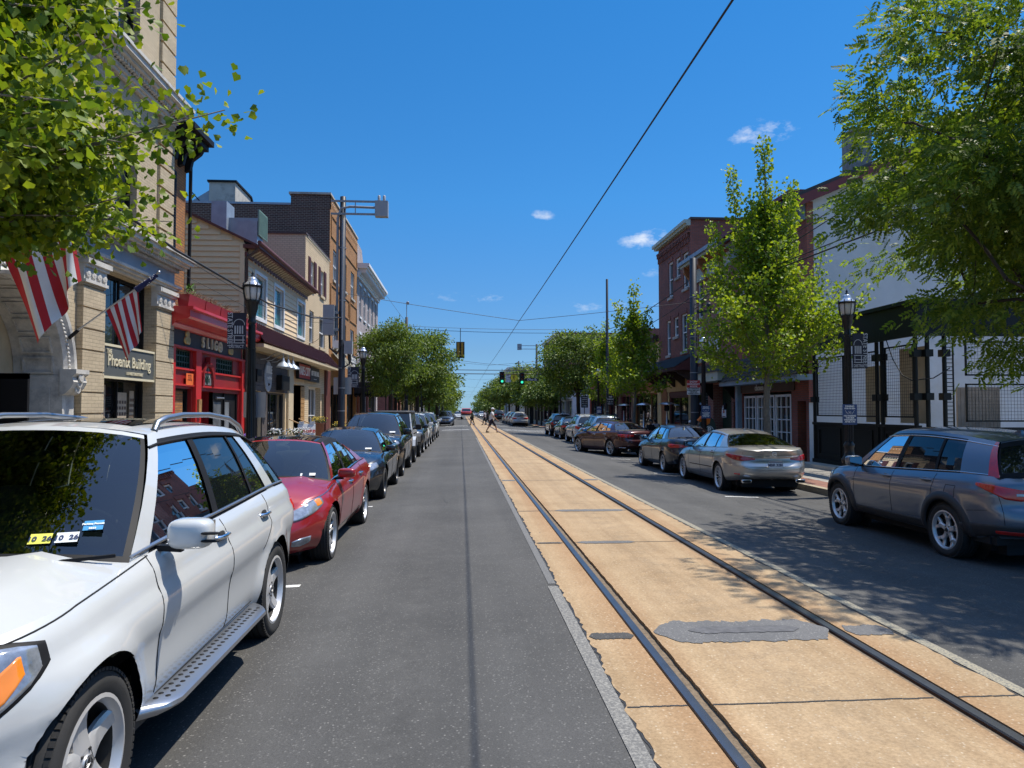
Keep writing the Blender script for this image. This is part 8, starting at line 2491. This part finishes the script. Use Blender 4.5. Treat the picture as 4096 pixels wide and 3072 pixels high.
def limbs(root, nodes, targets, rt, bark, wob=.12, seed=1, r0=None):
    """grow limbs from trunk nodes to targets; radius from the load carried"""
    q = random.Random(seed); pos = [Vector(p) for p in nodes]; par = [i - 1 for i in range(len(nodes))]
    base = pos[0]
    for t in sorted(targets, key=lambda t: (t - pos[len(nodes) // 2]).length):
        best, bd = 0, 1e9
        for i, p in enumerate(pos):
            if i < 1: continue
            d = (t - p).length + max(0, p.z - t.z + .1) * 1.5
            if d < bd: best, bd = i, d
        a = pos[best]; L = (t - a).length; n = max(2, int(L / .45)); prev = best
        for k in range(1, n + 1):
            f = k / n; p = a.lerp(t, f) + Vector((q.uniform(-1, 1), q.uniform(-1, 1), q.uniform(-.6, 1))) * wob * L * .35 * math.sin(PI * f) 
            pos.append(p); par.append(prev); prev = len(pos) - 1
    cnt = [1] * len(pos)
    for i in range(len(pos) - 1, 0, -1): cnt[par[i]] += cnt[i]
    mx = cnt[0]; tr = r0 or .12
    rad = [max(rt, tr * (c / mx) ** .5) for c in cnt]
    mb = MB()
    for i in range(1, len(pos)):
        mb.tube([pos[par[i]], pos[i]], [rad[par[i]] if par[i] >= 0 and par[i] < len(nodes) and i < len(nodes) else min(rad[par[i]], rad[i] * 1.25), rad[i]], 8 if rad[i] > .04 else 4, 0, True, False)
    mb.build('trunk', bark, root); return pos

def clump_tree(name, label, loc, c, r, n, per, tmpl, lm, size, cl=.42, trunk=.13, bark=None, seed=1, group=None, droop=.5, zf=2.2, shell=.45, flat=.6, top=1., lean=(0, 0), bare=None):
    t = thing(name, label, 'tree', loc, 0, group); q = random.Random(seed); g = np.random.default_rng(seed)
    T = []
    while len(T) < n:
        d = Vector((q.gauss(0, 1), q.gauss(0, 1), q.gauss(0, 1) * top)).normalized() * q.uniform(shell, 1) ** .7 * q.uniform(.86, 1.06)
        p = Vector((c[0] + d.x * r[0], c[1] + d.y * r[1], c[2] + d.z * r[2]))
        if p.z > 1.9: T.append(p)
    zt = c[2] + r[2] * .25
    nodes = [Vector((lean[0] * f * f, lean[1] * f * f, zt * f)) + Vector((q.uniform(-.05, .05), q.uniform(-.05, .05), 0)) * (f > .1) for f in [i / 6 for i in range(7)]]
    limbs(t, nodes, T, .008, bark or M_BARKD, .2, seed, trunk)
    P, D, S = [], [], []
    cc = Vector(c)
    for p in T:
        if bare and bare(p): continue
        k = int(per * q.uniform(.4, 1.5)); out = (p - cc); out.z *= .5; out.normalize()
        a = np.clip(g.normal(size=(k, 3)), -1.7, 1.7) * np.array([cl, cl, cl * .55]); a[:, 2] -= .25 * (a[:, 0] ** 2 + a[:, 1] ** 2)
        P.append(np.array(p) + a); D.append(a * .8 + np.array(out) * .4 + g.normal(size=(k, 3)) * .35); S.append(size * g.uniform(.65, 1.25, k))
    leaves('crown', tmpl, np.concatenate(P), np.concatenate(D), np.concatenate(S), lm, t, seed, droop, flat)
    return t

def ginkgo(label, loc, H, R0, nb, seed, lm, size, dens=14, z0=2.3, up=1.1, tr=.12, group='ginkgo street trees', cl=.10, spires=(), twigs=5, trunkmat=None, reach=None, zt=.72, taper=.72):
    """upright ginkgo: leaves in tight whorls along long shoots"""
    t = thing('ginkgo_tree', label, 'tree', loc, 0, group); q = random.Random(seed); g = np.random.default_rng(seed)
    nodes = [Vector((q.uniform(-.04, .04), q.uniform(-.04, .04), H * .86 * i / 9)) for i in range(10)]; nodes[0] = Vector((0, 0, 0))
    lines = [[nodes[5], Vector((0, 0, H))]]
    for k in range(nb):
        f = (k + .5) / nb; z = lerp(z0, H * zt, f ** 1.1); az = k * 2.399 + q.uniform(-.4, .4)
        L = R0 * (1.0 - taper * f) ** (1.25 if taper > .75 else 1) * q.uniform(.75, 1.15)
        if reach: L *= reach(az)
        d = Vector((math.cos(az), math.sin(az), 0)); s = Vector((0, 0, z)); e = s + d * L + Vector((0, 0, L * up * q.uniform(.7, 1.4) * lerp(.35, 1.3, f)))
        lines.append([s, s.lerp(e, .5) + d * L * .12, e])
        for j in range(twigs):
            a = s.lerp(e, q.uniform(.25, .95)); az2 = az + q.uniform(-1.3, 1.3); l2 = L * q.uniform(.2, .5)
            lines.append([a, a + Vector((math.cos(az2) * l2, math.sin(az2) * l2, l2 * up * q.uniform(.1, 1.3)))])
    for (dx, dy, zb, ze) in spires:
        lines.append([Vector((dx * .4, dy * .4, zb)), Vector((dx * .85, dy * .85, lerp(zb, ze, .5))), Vector((dx, dy, ze))])
    mb = MB(); mb.tube(nodes + [Vector((0, 0, H - .3))], [tr * (1 - .085 * i) for i in range(10)] + [.012], 10)
    P, D = [], []
    for ln in lines:
        mb.tube(ln, [.022, .012, .006][:len(ln)] if len(ln) == 3 else [.012, .005], 5, 0, True, False)
        den = dens * (2.6 if (len(ln) == 3 and ln[2].z > .72 * H) or ln is lines[0] else 1.)
        for a, b in zip(ln, ln[1:]):
            L = (b - a).length; k = int(L * den * 5)
            if k < 1: continue
            f = g.uniform(.05, 1.0, k); a_, d_ = np.array(a), np.array(b - a)
            f = np.round(f * L / .07) * .07 / max(L, .07) + g.uniform(-.015, .015, k)
            off = g.normal(size=(k, 3)) * cl
            P.append(a_ + f[:, None] * d_ + off); D.append(off / cl + g.normal(size=(k, 3)) * .4 + np.array([0, 0, .25]))
    P = np.concatenate(P); D = np.concatenate(D)
    mb.build('trunk', trunkmat or M_BARK, t, sharp=50)
    leaves('crown', FAN, P, D, size * g.uniform(.7, 1.25, len(P)), lm, t, seed, .1, .3)
    return t

# near ginkgo over the white SUV, reaching out from the left pavement
ginkgo('big leafy ginkgo branches hanging over the white SUV, top left corner', (-4.9, 5.0, 0), 8.6, 2.55, 124, 11, L_NEAR, .072, 38, 2.95, .42, .14, cl=.125, twigs=10, zt=.62, taper=.45, reach=lambda a: .75 if math.cos(a) < -.2 else (.88 if math.sin(a) > .1 else 1.05))
ginkgo('bright ginkgo tree with upright spires in front of the white french windows, right kerb', (8.9, 20.45, GR), 9.75, 2.2, 54, 4, L_GINKGO, .095, 14, 2.6, 1.0, .11, cl=.095, taper=.86, zt=.8, spires=((-.95, .1, 5.2, 8.9), (.75, -.1, 5.6, 8.55), (-.55, -.3, 5, 8.0), (-1.55, .1, 4.4, 7.2), (1.75, 0, 3.6, 6.6), (1.0, .3, 5.0, 8.2), (2.1, -.1, 3.1, 5.0), (-1.95, .2, 3.3, 5.2)))
sg = ginkgo('smaller bright ginkgo in front of the yellow stucco restaurant', (8.9, 36.6, GR), 8.3, 1.9, 34, 8, L_GINKGO, .13, 10, 2.5, 1.0, .10, cl=.12, taper=.86, zt=.8, spires=((-.85, 0, 4.3, 7.4), (.7, 0, 4.3, 6.9)), twigs=4)
copy_tree(sg, (9.6, 47.5, GR), 2.1, 'darker ginkgo behind the smaller bright one, beside the brick block', scale=(1.0, 1.0, .93))
copy_tree(sg, (8.9, 100, GR), 1.1, 'far ginkgo beyond the corner, right side', scale=(1.2, 1.2, .95))
# big tree at the right edge of the picture
clump_tree('broadleaf_tree', 'large broadleaf tree overhanging the grey SUV at the right edge', (9.75, 9.8, GR), (-.25, -.2, 6.1), (3.8, 4.4, 3.9), 370, 105, FROND, L_BIG, .19, .36, .24, M_BARKD, 21, None, .25, 3, .2, .7, 1.0, (.1, 0), bare=lambda p: (p.z > 6.2 and p.x > -2.9 and (p.x * 7.3 + p.y * 3.1) % 1 < .5) or (p.x * 5.1 + p.z * 2.7) % 1 < .1)
# locust trees
lt = clump_tree('locust_tree', 'round-crowned locust tree on the right kerb near the corner', (8.9, 54.5, GR), (0, 0, 5.55), (3.1, 3.1, 2.75), 80, 230, OVAL, L_LOCUST, .17, .46, .15, M_BARKD, 31, 'locust street trees', .4, 2, .4, .5)
copy_tree(lt, (-4.4, 45.5, GL), 1.0, 'narrow locust tree close against the pale building, left kerb', scale=(.68, .68, .93))
copy_tree(lt, (-3.5, 57.5, GL), 2.4, 'wide locust crown reaching over the left lane at the corner', scale=(1.0, 1.0, 1.04))
lf = clump_tree('street_tree', 'bushy street tree beyond the corner, left kerb nearest the crossing', (-4.5, 82, GL), (0, 0, 4.9), (3.3, 3.3, 2.6), 60, 95, OVAL, L_FAR, .34, .55, .14, M_BARKD, 41, 'street trees beyond the corner', .4, 2, .3, .6)
k = 0
q = random.Random(5)
for (x, y, s, l) in ((-4.2, 94, 1.0, 'second street tree past the crossing, left kerb'), (-3.6, 108, 1.1, 'third street tree past the crossing, left kerb'), (-4.4, 126, 1.1, 'left street tree level with the red truck'), (-4, 150, 1.2, 'left street tree just behind the red truck'), (-5, 178, 1.25, 'left tree near the end of the street'), (-6, 215, 1.6, 'last big tree closing the left side of the street'),
                     (8.9, 80, .8, 'right street tree just past the crossing'), (8.9, 90, 1.0, 'right street tree above the parked white SUVs'), (8.6, 112, 1.1, 'right street tree above the dark parked sedan'), (8.5, 128, 1.1, 'right street tree above the tall black SUV'), (8, 150, 1.2, 'right tree before the grey tower'), (7.2, 175, 1.25, 'right tree near the end of the street'), (9, 215, 1.5, 'last big tree closing the right side of the street'),
                     (8.0, 300, 1.15, 'tallest far tree at the vanishing point right of the truck'), (-12, 300, 1.9, 'far treetops left of the vanishing point'), (14, 260, 1.8, 'far treetops right of the vanishing point')):
    copy_tree(lf, (x, y, -2.2 * s if y > 170 else 0), q.uniform(0, 6), l, scale=(s * .95, s * .95, s))
# ------------------------------------------------------------------ people
def skin_mesh(name, nodes, edges, m, parent, sub=2, root=0):
    me = bpy.data.meshes.new('tmp'); me.from_pydata([n[0] for n in nodes], edges, []); o = bpy.data.objects.new('tmp', me); COL.objects.link(o)
    o.modifiers.new('s', 'SKIN'); sv = me.skin_vertices[0].data
    for i, n in enumerate(nodes):
        r = n[1]; sv[i].radius = r if isinstance(r, tuple) else (r, r); sv[i].use_root = (i == root)
    o.modifiers.new('b', 'SUBSURF').levels = sub
    bpy.context.view_layer.update()
    dg = bpy.context.evaluated_depsgraph_get(); out = bpy.data.meshes.new_from_object(o.evaluated_get(dg))
    bpy.data.objects.remove(o); out.name = name; out.materials.clear(); out.materials.append(m)
    for p in out.polygons: p.use_smooth = True
    r = bpy.data.objects.new(name, out); COL.objects.link(r); r.parent = parent; return r

def person(label, loc, rz, skin, shirt, legs, hair, pose='stand', shorts=False, cap=None, arm=(.25, -.25), step=.30, sleeve=True, group=None, h=1.0, bag=None):
    """facing local -Y... walks along +X of its own frame; legs split along X"""
    t = thing('person', label, 'person', loc, rz, group); t.scale = (h, h, h)
    V = Vector; sit = pose == 'sit'
    pel = V((0, 0, .50 if sit else .92)); che = pel + V((.03, 0, .38)); nek = pel + V((.04, 0, .55)); hd = nek + V((.03, 0, .11)); top = hd + V((.0, 0, .12))
    N = [(pel, (.11, .13)), (pel + V((.02, 0, .18)), (.10, .125)), (che, (.115, .16)), (nek - V((0, 0, .05)), (.06, .075)), (nek + V((0, 0, .02)), .05), (hd, (.118, .098)), (top, (.10, .09))]
    E = [(i, i + 1) for i in range(6)]
    def add(parent, p, r): N.append((p, r)); E.append((parent, len(N) - 1)); return len(N) - 1
    C = {}
    for e, fx in ((1, step), (-1, -step)):
        hip = add(0, pel + V((0, e * .09, -.05)), .095)
        if sit: kn, an, to = pel + V((.42, e * .11, .0)), pel + V((.42, e * .11, -.42)), pel + V((.56, e * .11, -.46))
        else: kn, an, to = V((fx * .55 + .06, e * .10, .50)), V((fx, e * .1, .085 if fx > 0 else .10)), V((fx + .16, e * .1, .04))
        k = add(hip, kn, .062); c = add(k, kn.lerp(an, .4), .055); a = add(c, an, .038); f = add(a, to, .034)
        sh = add(2, che + V((0, e * .17, .10)), .062)
        ax = arm[0] if e > 0 else arm[1]
        el = che + V((ax * .35 - .02, e * .24, -.19)); wr = che + V((ax * .85 + .05, e * .23, -.42))
        if sit: el = che + V((.08, e * .24, -.16)); wr = che + V((.3, e * .16, -.2))
        b = add(sh, el, .042); w = add(b, wr, .028); dv = (wr - el).normalized(); pm = add(w, wr + dv * .07, (.018, .034))
        sd = dv.cross(V((0, 1, 0))).normalized()
        for j, (o_, l) in enumerate(((-.028, .07), (-.01, .08), (.01, .075), (.028, .06))):
            f1 = add(pm, wr + dv * (.10) + sd * o_, .009); add(f1, wr + dv * (.10 + l) + sd * o_ + V((.012, 0, 0)), .007)
        th = add(w, wr + dv * .05 + sd * .045, .010); add(th, wr + dv * .09 + sd * .06, .008)
        C[e] = (hip, kn, an, sh, el, wr, to)
    skin_mesh('body', N, E, skin, t, 2)
    f = MB()
    for e in (-1, 1): f.sq(hd + V((.068, e * .03, .02)), (.008, .014, .008), (1, 1), 5, 1); f.sq(hd + V((0, e * .075, 0)), (.025, .012, .035), (1, 1), 5, 0)
    f.sq(hd + V((.078, 0, -.012)), (.018, .013, .026), (1, 1), 5, 0); f.sq(hd + V((.066, 0, -.055)), (.01, .026, .006), (1, 1), 5, 2)
    f.build('face', [skin, M_LETB, mat('lips', (.3, .12, .1), .6)], t)
    hr = MB(); hr.sq(hd + V((-.022, 0, .06)), (.103, .095, .105), (.95, .95), 10); hr.build('hair', hair, t)
    # clothes follow the body
    tn = [(pel + V((0, 0, -.12)), (.175, .195)), (pel + V((.01, 0, .04)), (.165, .19)), (pel + V((.02, 0, .2)), (.155, .18)), (che, (.16, .20)), (nek - V((0, 0, .05)), (.085, .11))]; te0 = 3; te = [(0, 1), (1, 2), (2, 3), (3, 4)]
    for e in (1, -1):
        _, kn, an, sh, el, wr, to = C[e]; s0 = che + V((0, e * .175, .10)); tn += [(s0, .078), (s0.lerp(el, .8), .062)]; te += [(te0, len(tn) - 2), (len(tn) - 2, len(tn) - 1)]
        if not sleeve: tn.append((wr.lerp(el, .1), .042)); te.append((len(tn) - 2, len(tn) - 1))
    skin_mesh('shirt', tn, te, shirt, t, 2)
    ln = [(pel + V((0, 0, .10)), (.15, .17)), (pel - V((0, 0, .05)), (.155, .18))]; le = [(0, 1)]
    for e in (1, -1):
        _, kn, an, *_r = C[e]; hp = pel + V((0, e * .095, -.08)); end = kn if shorts else an
        ln += [(hp, .115), (hp.lerp(kn, .55), .098), (kn + (V((0, 0, -.04)) if shorts else V((0, 0, 0))), .095 if shorts else .075)]; b = len(ln); le += [(1, b - 3), (b - 3, b - 2), (b - 2, b - 1)]
        if not shorts: ln += [(kn.lerp(an, .5), .066), (an + V((0, 0, .02)), .05)]; le += [(b - 1, b), (b, b + 1)]
    skin_mesh('shorts' if shorts else 'trousers', ln, le, legs, t, 2)
    for e in (1, -1):
        an, to = C[e][2], C[e][6]; s = MB(); s.sq((an + to) / 2 + V((0, 0, -.03)), (.14, .052, .035), (.6, .8), 8); s.build('shoe', M_DKWOOD, t)
    if cap:
        c = MB(); c.sq(hd + V((-.005, 0, .095)), (.115, .105, .08), (.9, .9), 10); c.sq(hd + V((.12, 0, .065)), (.08, .07, .012), (.7, .9), 8); c.build('cap', cap, t)
    return t
M_SKIN = mat('skin_tan', (.36, .20, .13), .55, var=.08); M_SKIN2 = mat('skin_dark', (.12, .065, .042), .55, var=.08)
M_HAIRD = mat('dark_hair', (.012, .009, .008), .6, var=.2); M_HAIRG = mat('grey_hair', (.3, .29, .28), .7)
M_TEE = mat('white_tee', (.72, .72, .72), .8, var=.05); M_SHORT = mat('dark_shorts', (.02, .016, .03), .8); M_BLUESH = mat('pale_blue_shirt', (.25, .36, .52), .8)
M_OLIVE = mat('olive_top', (.05, .065, .035), .8); M_CLDARK = mat('black_clothes', (.012, .012, .014), .8); M_PINKT = mat('pale_pink_top', (.5, .42, .42), .8); M_REDT = mat('red_bag_cloth', (.35, .03, .04), .8)
Wk = 'people crossing the street'
person('man in white T-shirt, dark shorts and white flat cap striding across the rails', (2.3, 55, .01), 0, M_SKIN, M_TEE, M_SHORT, M_HAIRG, shorts=True, cap=M_TEE, arm=(-.25, .35), step=.38, group=Wk, h=1.08)
person('person in dark olive top and black trousers crossing at the left rail', (1.25, 81, .01), PI, M_SKIN2, M_OLIVE, M_CLDARK, M_HAIRD, arm=(.15, -.15), step=.22, group=Wk, h=.97, sleeve=False)
person('walker in pale pink top farther off, left of a pair on the rails', (2.62, 81.4, .01), PI, M_SKIN2, M_PINKT, M_CLDARK, M_HAIRD, arm=(.2, -.1), step=.22, group=Wk, h=.95)
p = person('walker in dark clothes with red shoulder bag, right of a pair on the rails', (2.98, 81.8, .01), PI, M_SKIN2, M_CLDARK, M_CLDARK, M_HAIRD, arm=(.1, -.2), step=.24, group=Wk, h=.97, sleeve=False)
m = MB(); m.sq((-.02, .2, 1.15), (.09, .05, .13), (.5, .5), 8); m.bar((0, .18, 1.27), (.02, -.1, 1.45), .03, .015); b = m.build('shoulder_bag', M_REDT, None); b.location = (2.98, 81.8, .01); tag(b, 'red shoulder bag carried by the walker in dark clothes', 'bag')
# diners on the right pavement
def chair(x, y, rz, label):
    t = thing('patio_chair', label, 'chair', (x, y, GR), rz, 'patio chairs'); m = MB(); m.box(-.2, .22, -.2, .2, .41, .45); m.build('seat', M_BLACK, t)
    m = MB(); m.box(-.24, -.2, -.2, .2, .5, .86); m.build('backrest', M_BLACK, t)
    for a in (-.22, .2):
        for b_ in (-.18, .18): m = MB(); m.tube([(a, b_, 0), (a, b_, .5 if a < 0 else .42)], .013, 6); m.build('leg', M_BLACK, t)
def table(x, y, label):
    t = thing('patio_table', label, 'table', (x, y, GR), 0, 'patio tables'); m = MB(); m.lathe([(0, .74), (.38, .74), (.38, .71), (0, .71)], 20); m.build('tabletop', M_DKWOOD, t)
    m = MB(); m.lathe([(.25, 0), (.25, .02), (.03, .05), (.03, .71)], 12); m.build('pedestal', M_BLACK, t)
D = [(10.45, 32.2, PI / 2, M_BLUESH, M_TEE, 'seated diner in pale blue shirt and white cap beside the thick pole'), (10.55, 36.3, PI / 2, M_TEE, None, 'seated diner in white top left of the nearest patio heater'),
     (9.9, 37.3, -PI / 2 + .4, M_CLDARK, None, 'seated diner in black with dark hair, back to the street trees'), (10.7, 39.2, PI / 2, M_PINKT, None, 'seated diner in pink top farthest along the pavement')]
for (x, y, rz, sh, cap, l) in D:
    person(l, (x, y, GR), rz, M_SKIN, sh, M_CLDARK, M_HAIRD, 'sit', cap=cap, group='seated diners')
for (x, y, rz, sh, cap, l) in D: chair(x, y, rz, 'black patio chair under the ' + l.replace('seated ', '').split(' and ')[0].split(' left')[0].split(' farthest')[0].split(' with')[0])
table(10.5, 33.0, 'round patio table in front of the diner in pale blue'); table(10.4, 36.95, 'round patio table nearest the first patio heater'); table(10.7, 39.9, 'round patio table farthest along the pavement')
# ------------------------------------------------------------------ light, sky, camera
SUN = Vector((.414, .16, 1.0)).normalized()
def setup():
    el = math.asin(SUN.z); az = math.atan2(SUN.x, SUN.y)      # azimuth clockwise from +Y
    w = bpy.data.worlds.new('World'); scene.world = w; w.use_nodes = True
    nt = w.node_tree; nt.nodes.clear()
    sky = nt.nodes.new('ShaderNodeTexSky'); sky.sky_type = 'NISHITA'; sky.sun_disc = False
    sky.sun_elevation = el; sky.sun_rotation = az; sky.altitude = 100; sky.air_density = 1.0; sky.dust_density = .15; sky.ozone_density = 2.5
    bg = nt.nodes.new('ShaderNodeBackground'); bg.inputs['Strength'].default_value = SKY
    out = nt.nodes.new('ShaderNodeOutputWorld')
    hs = nt.nodes.new('ShaderNodeHueSaturation'); hs.inputs['Saturation'].default_value = 1.0
    # sky tint: pale blue at the horizon, deeper upward, zenith brightened for fill
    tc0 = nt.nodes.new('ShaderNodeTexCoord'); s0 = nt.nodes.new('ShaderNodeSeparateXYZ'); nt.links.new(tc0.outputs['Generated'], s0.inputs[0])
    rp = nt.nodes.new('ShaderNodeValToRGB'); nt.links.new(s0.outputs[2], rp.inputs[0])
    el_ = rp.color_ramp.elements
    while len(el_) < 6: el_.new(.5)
    for e_, (q_, c_) in zip(el_, ((0, (.142, .252, .454)), (.08, (.1465, .235, .357)), (.28, (.109, .311, .463)), (.50, (.085, .325, .495)), (.58, (.2, .42, .6)), (.76, (1.05, 1.1, 1.15)))): e_.position = q_; e_.color = (*c_, 1)  # last stops add near-neutral fill light from the unseen upper sky
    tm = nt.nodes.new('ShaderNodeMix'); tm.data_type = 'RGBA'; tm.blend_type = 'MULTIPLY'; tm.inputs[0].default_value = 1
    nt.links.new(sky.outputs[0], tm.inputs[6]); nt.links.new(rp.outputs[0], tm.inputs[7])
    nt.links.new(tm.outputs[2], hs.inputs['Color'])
    # small fair-weather clouds: noise in view direction, kept to a few patches of the sky
    tc = nt.nodes.new('ShaderNodeTexCoord')
    def noise(scale, det, stretch):
        mp = nt.nodes.new('ShaderNodeMapping'); mp.inputs['Scale'].default_value = stretch
        nt.links.new(tc.outputs['Generated'], mp.inputs[0])
        n = nt.nodes.new('ShaderNodeTexNoise'); n.inputs['Scale'].default_value = scale; n.inputs['Detail'].default_value = det; n.inputs['Roughness'].default_value = .62
        nt.links.new(mp.outputs[0], n.inputs['Vector']); return n.outputs['Fac']
    def mth(op, a, b):
        m = nt.nodes.new('ShaderNodeMath'); m.operation = op; m.use_clamp = False
        for v, k in ((a, 0), (b, 1)):
            if hasattr(v, 'links'): nt.links.new(v, m.inputs[k])
            else: m.inputs[k].default_value = v
        return m.outputs[0]
    sp = nt.nodes.new('ShaderNodeSeparateXYZ'); nt.links.new(tc.outputs['Generated'], sp.inputs[0])
    tot = None
    for (dx, dy, dz, sx, sz, amp) in CLOUDS:
        l = math.sqrt(dx * dx + dy * dy + dz * dz)
        ex = mth('DIVIDE', mth('SUBTRACT', sp.outputs[0], dx / l), sx)
        ez = mth('DIVIDE', mth('SUBTRACT', sp.outputs[2], dz / l), sz)
        d = mth('ADD', mth('MULTIPLY', ex, ex), mth('MULTIPLY', ez, ez))
        g = mth('MULTIPLY', mth('MAXIMUM', mth('SUBTRACT', 1.0, d), 0.0), amp)
        fy = mth('GREATER_THAN', sp.outputs[1], 0.0); g = mth('MULTIPLY', g, fy)
        tot = g if tot is None else mth('MAXIMUM', tot, g)
    n = noise(34, 10, (1, 1, 2.0))
    dens = mth('MULTIPLY', mth('SUBTRACT', mth('ADD', mth('MULTIPLY', n, 2.6), mth('MULTIPLY', tot, .9)), 1.75), 1.1)
    dens = mth('MINIMUM', mth('MAXIMUM', mth('MULTIPLY', dens, tot), 0.0), .9)
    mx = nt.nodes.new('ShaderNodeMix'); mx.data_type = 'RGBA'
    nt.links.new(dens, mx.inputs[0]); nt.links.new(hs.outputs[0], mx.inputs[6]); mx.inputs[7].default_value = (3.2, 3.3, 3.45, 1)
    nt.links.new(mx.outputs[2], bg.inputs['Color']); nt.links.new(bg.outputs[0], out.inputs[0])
    ld = bpy.data.lights.new('sun', 'SUN'); ld.energy = SUNE; ld.angle = R(.53); ld.color = (1.0, .935, .82)
    lo = bpy.data.objects.new('sun', ld); COL.objects.link(lo)
    lo.rotation_euler = (-SUN).to_track_quat('-Z', 'Y').to_euler(); lo.location = (10, 5, 40)
    cd = bpy.data.cameras.new('camera'); cd.sensor_width = 36; cd.lens = 36 * 720 / 1024; cd.clip_end = 3000; cd.clip_start = .05
    co = bpy.data.objects.new('camera', cd); COL.objects.link(co)
    psi = math.atan(202 / 2880); th = math.atan(102 / 2880)
    f = Vector((math.sin(psi) * math.cos(th), math.cos(psi) * math.cos(th), math.sin(th)))
    co.location = (0, 0, 1.763)
    co.rotation_euler = f.to_track_quat('-Z', 'Y').to_euler()
    scene.camera = co
    vs = scene.view_settings; vs.view_transform = 'Standard'; vs.look = 'None'; vs.exposure = EXPO; vs.gamma = 1
    try:
        scene.cycles.max_bounces = 6; scene.cycles.transparent_max_bounces = 12; scene.cycles.diffuse_bounces = 3; scene.cycles.glossy_bounces = 3
        scene.cycles.caustics_reflective = False; scene.cycles.caustics_refractive = False
        scene.cycles.sample_clamp_indirect = 8
    except Exception: pass
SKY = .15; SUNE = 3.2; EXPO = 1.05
# direction (unnormalised), horizontal and vertical extent, amount
CLOUDS = [(.262, 1, .242, .050, .018, 1.0), (.43, 1, .40, .052, .018, .85), (.112, 1, .273, .022, .010, .75), (.02, 1, .155, .10, .010, .55), (.2, 1, .145, .12, .012, .6), (.3, 1, .2, .10, .015, .5)]
setup()
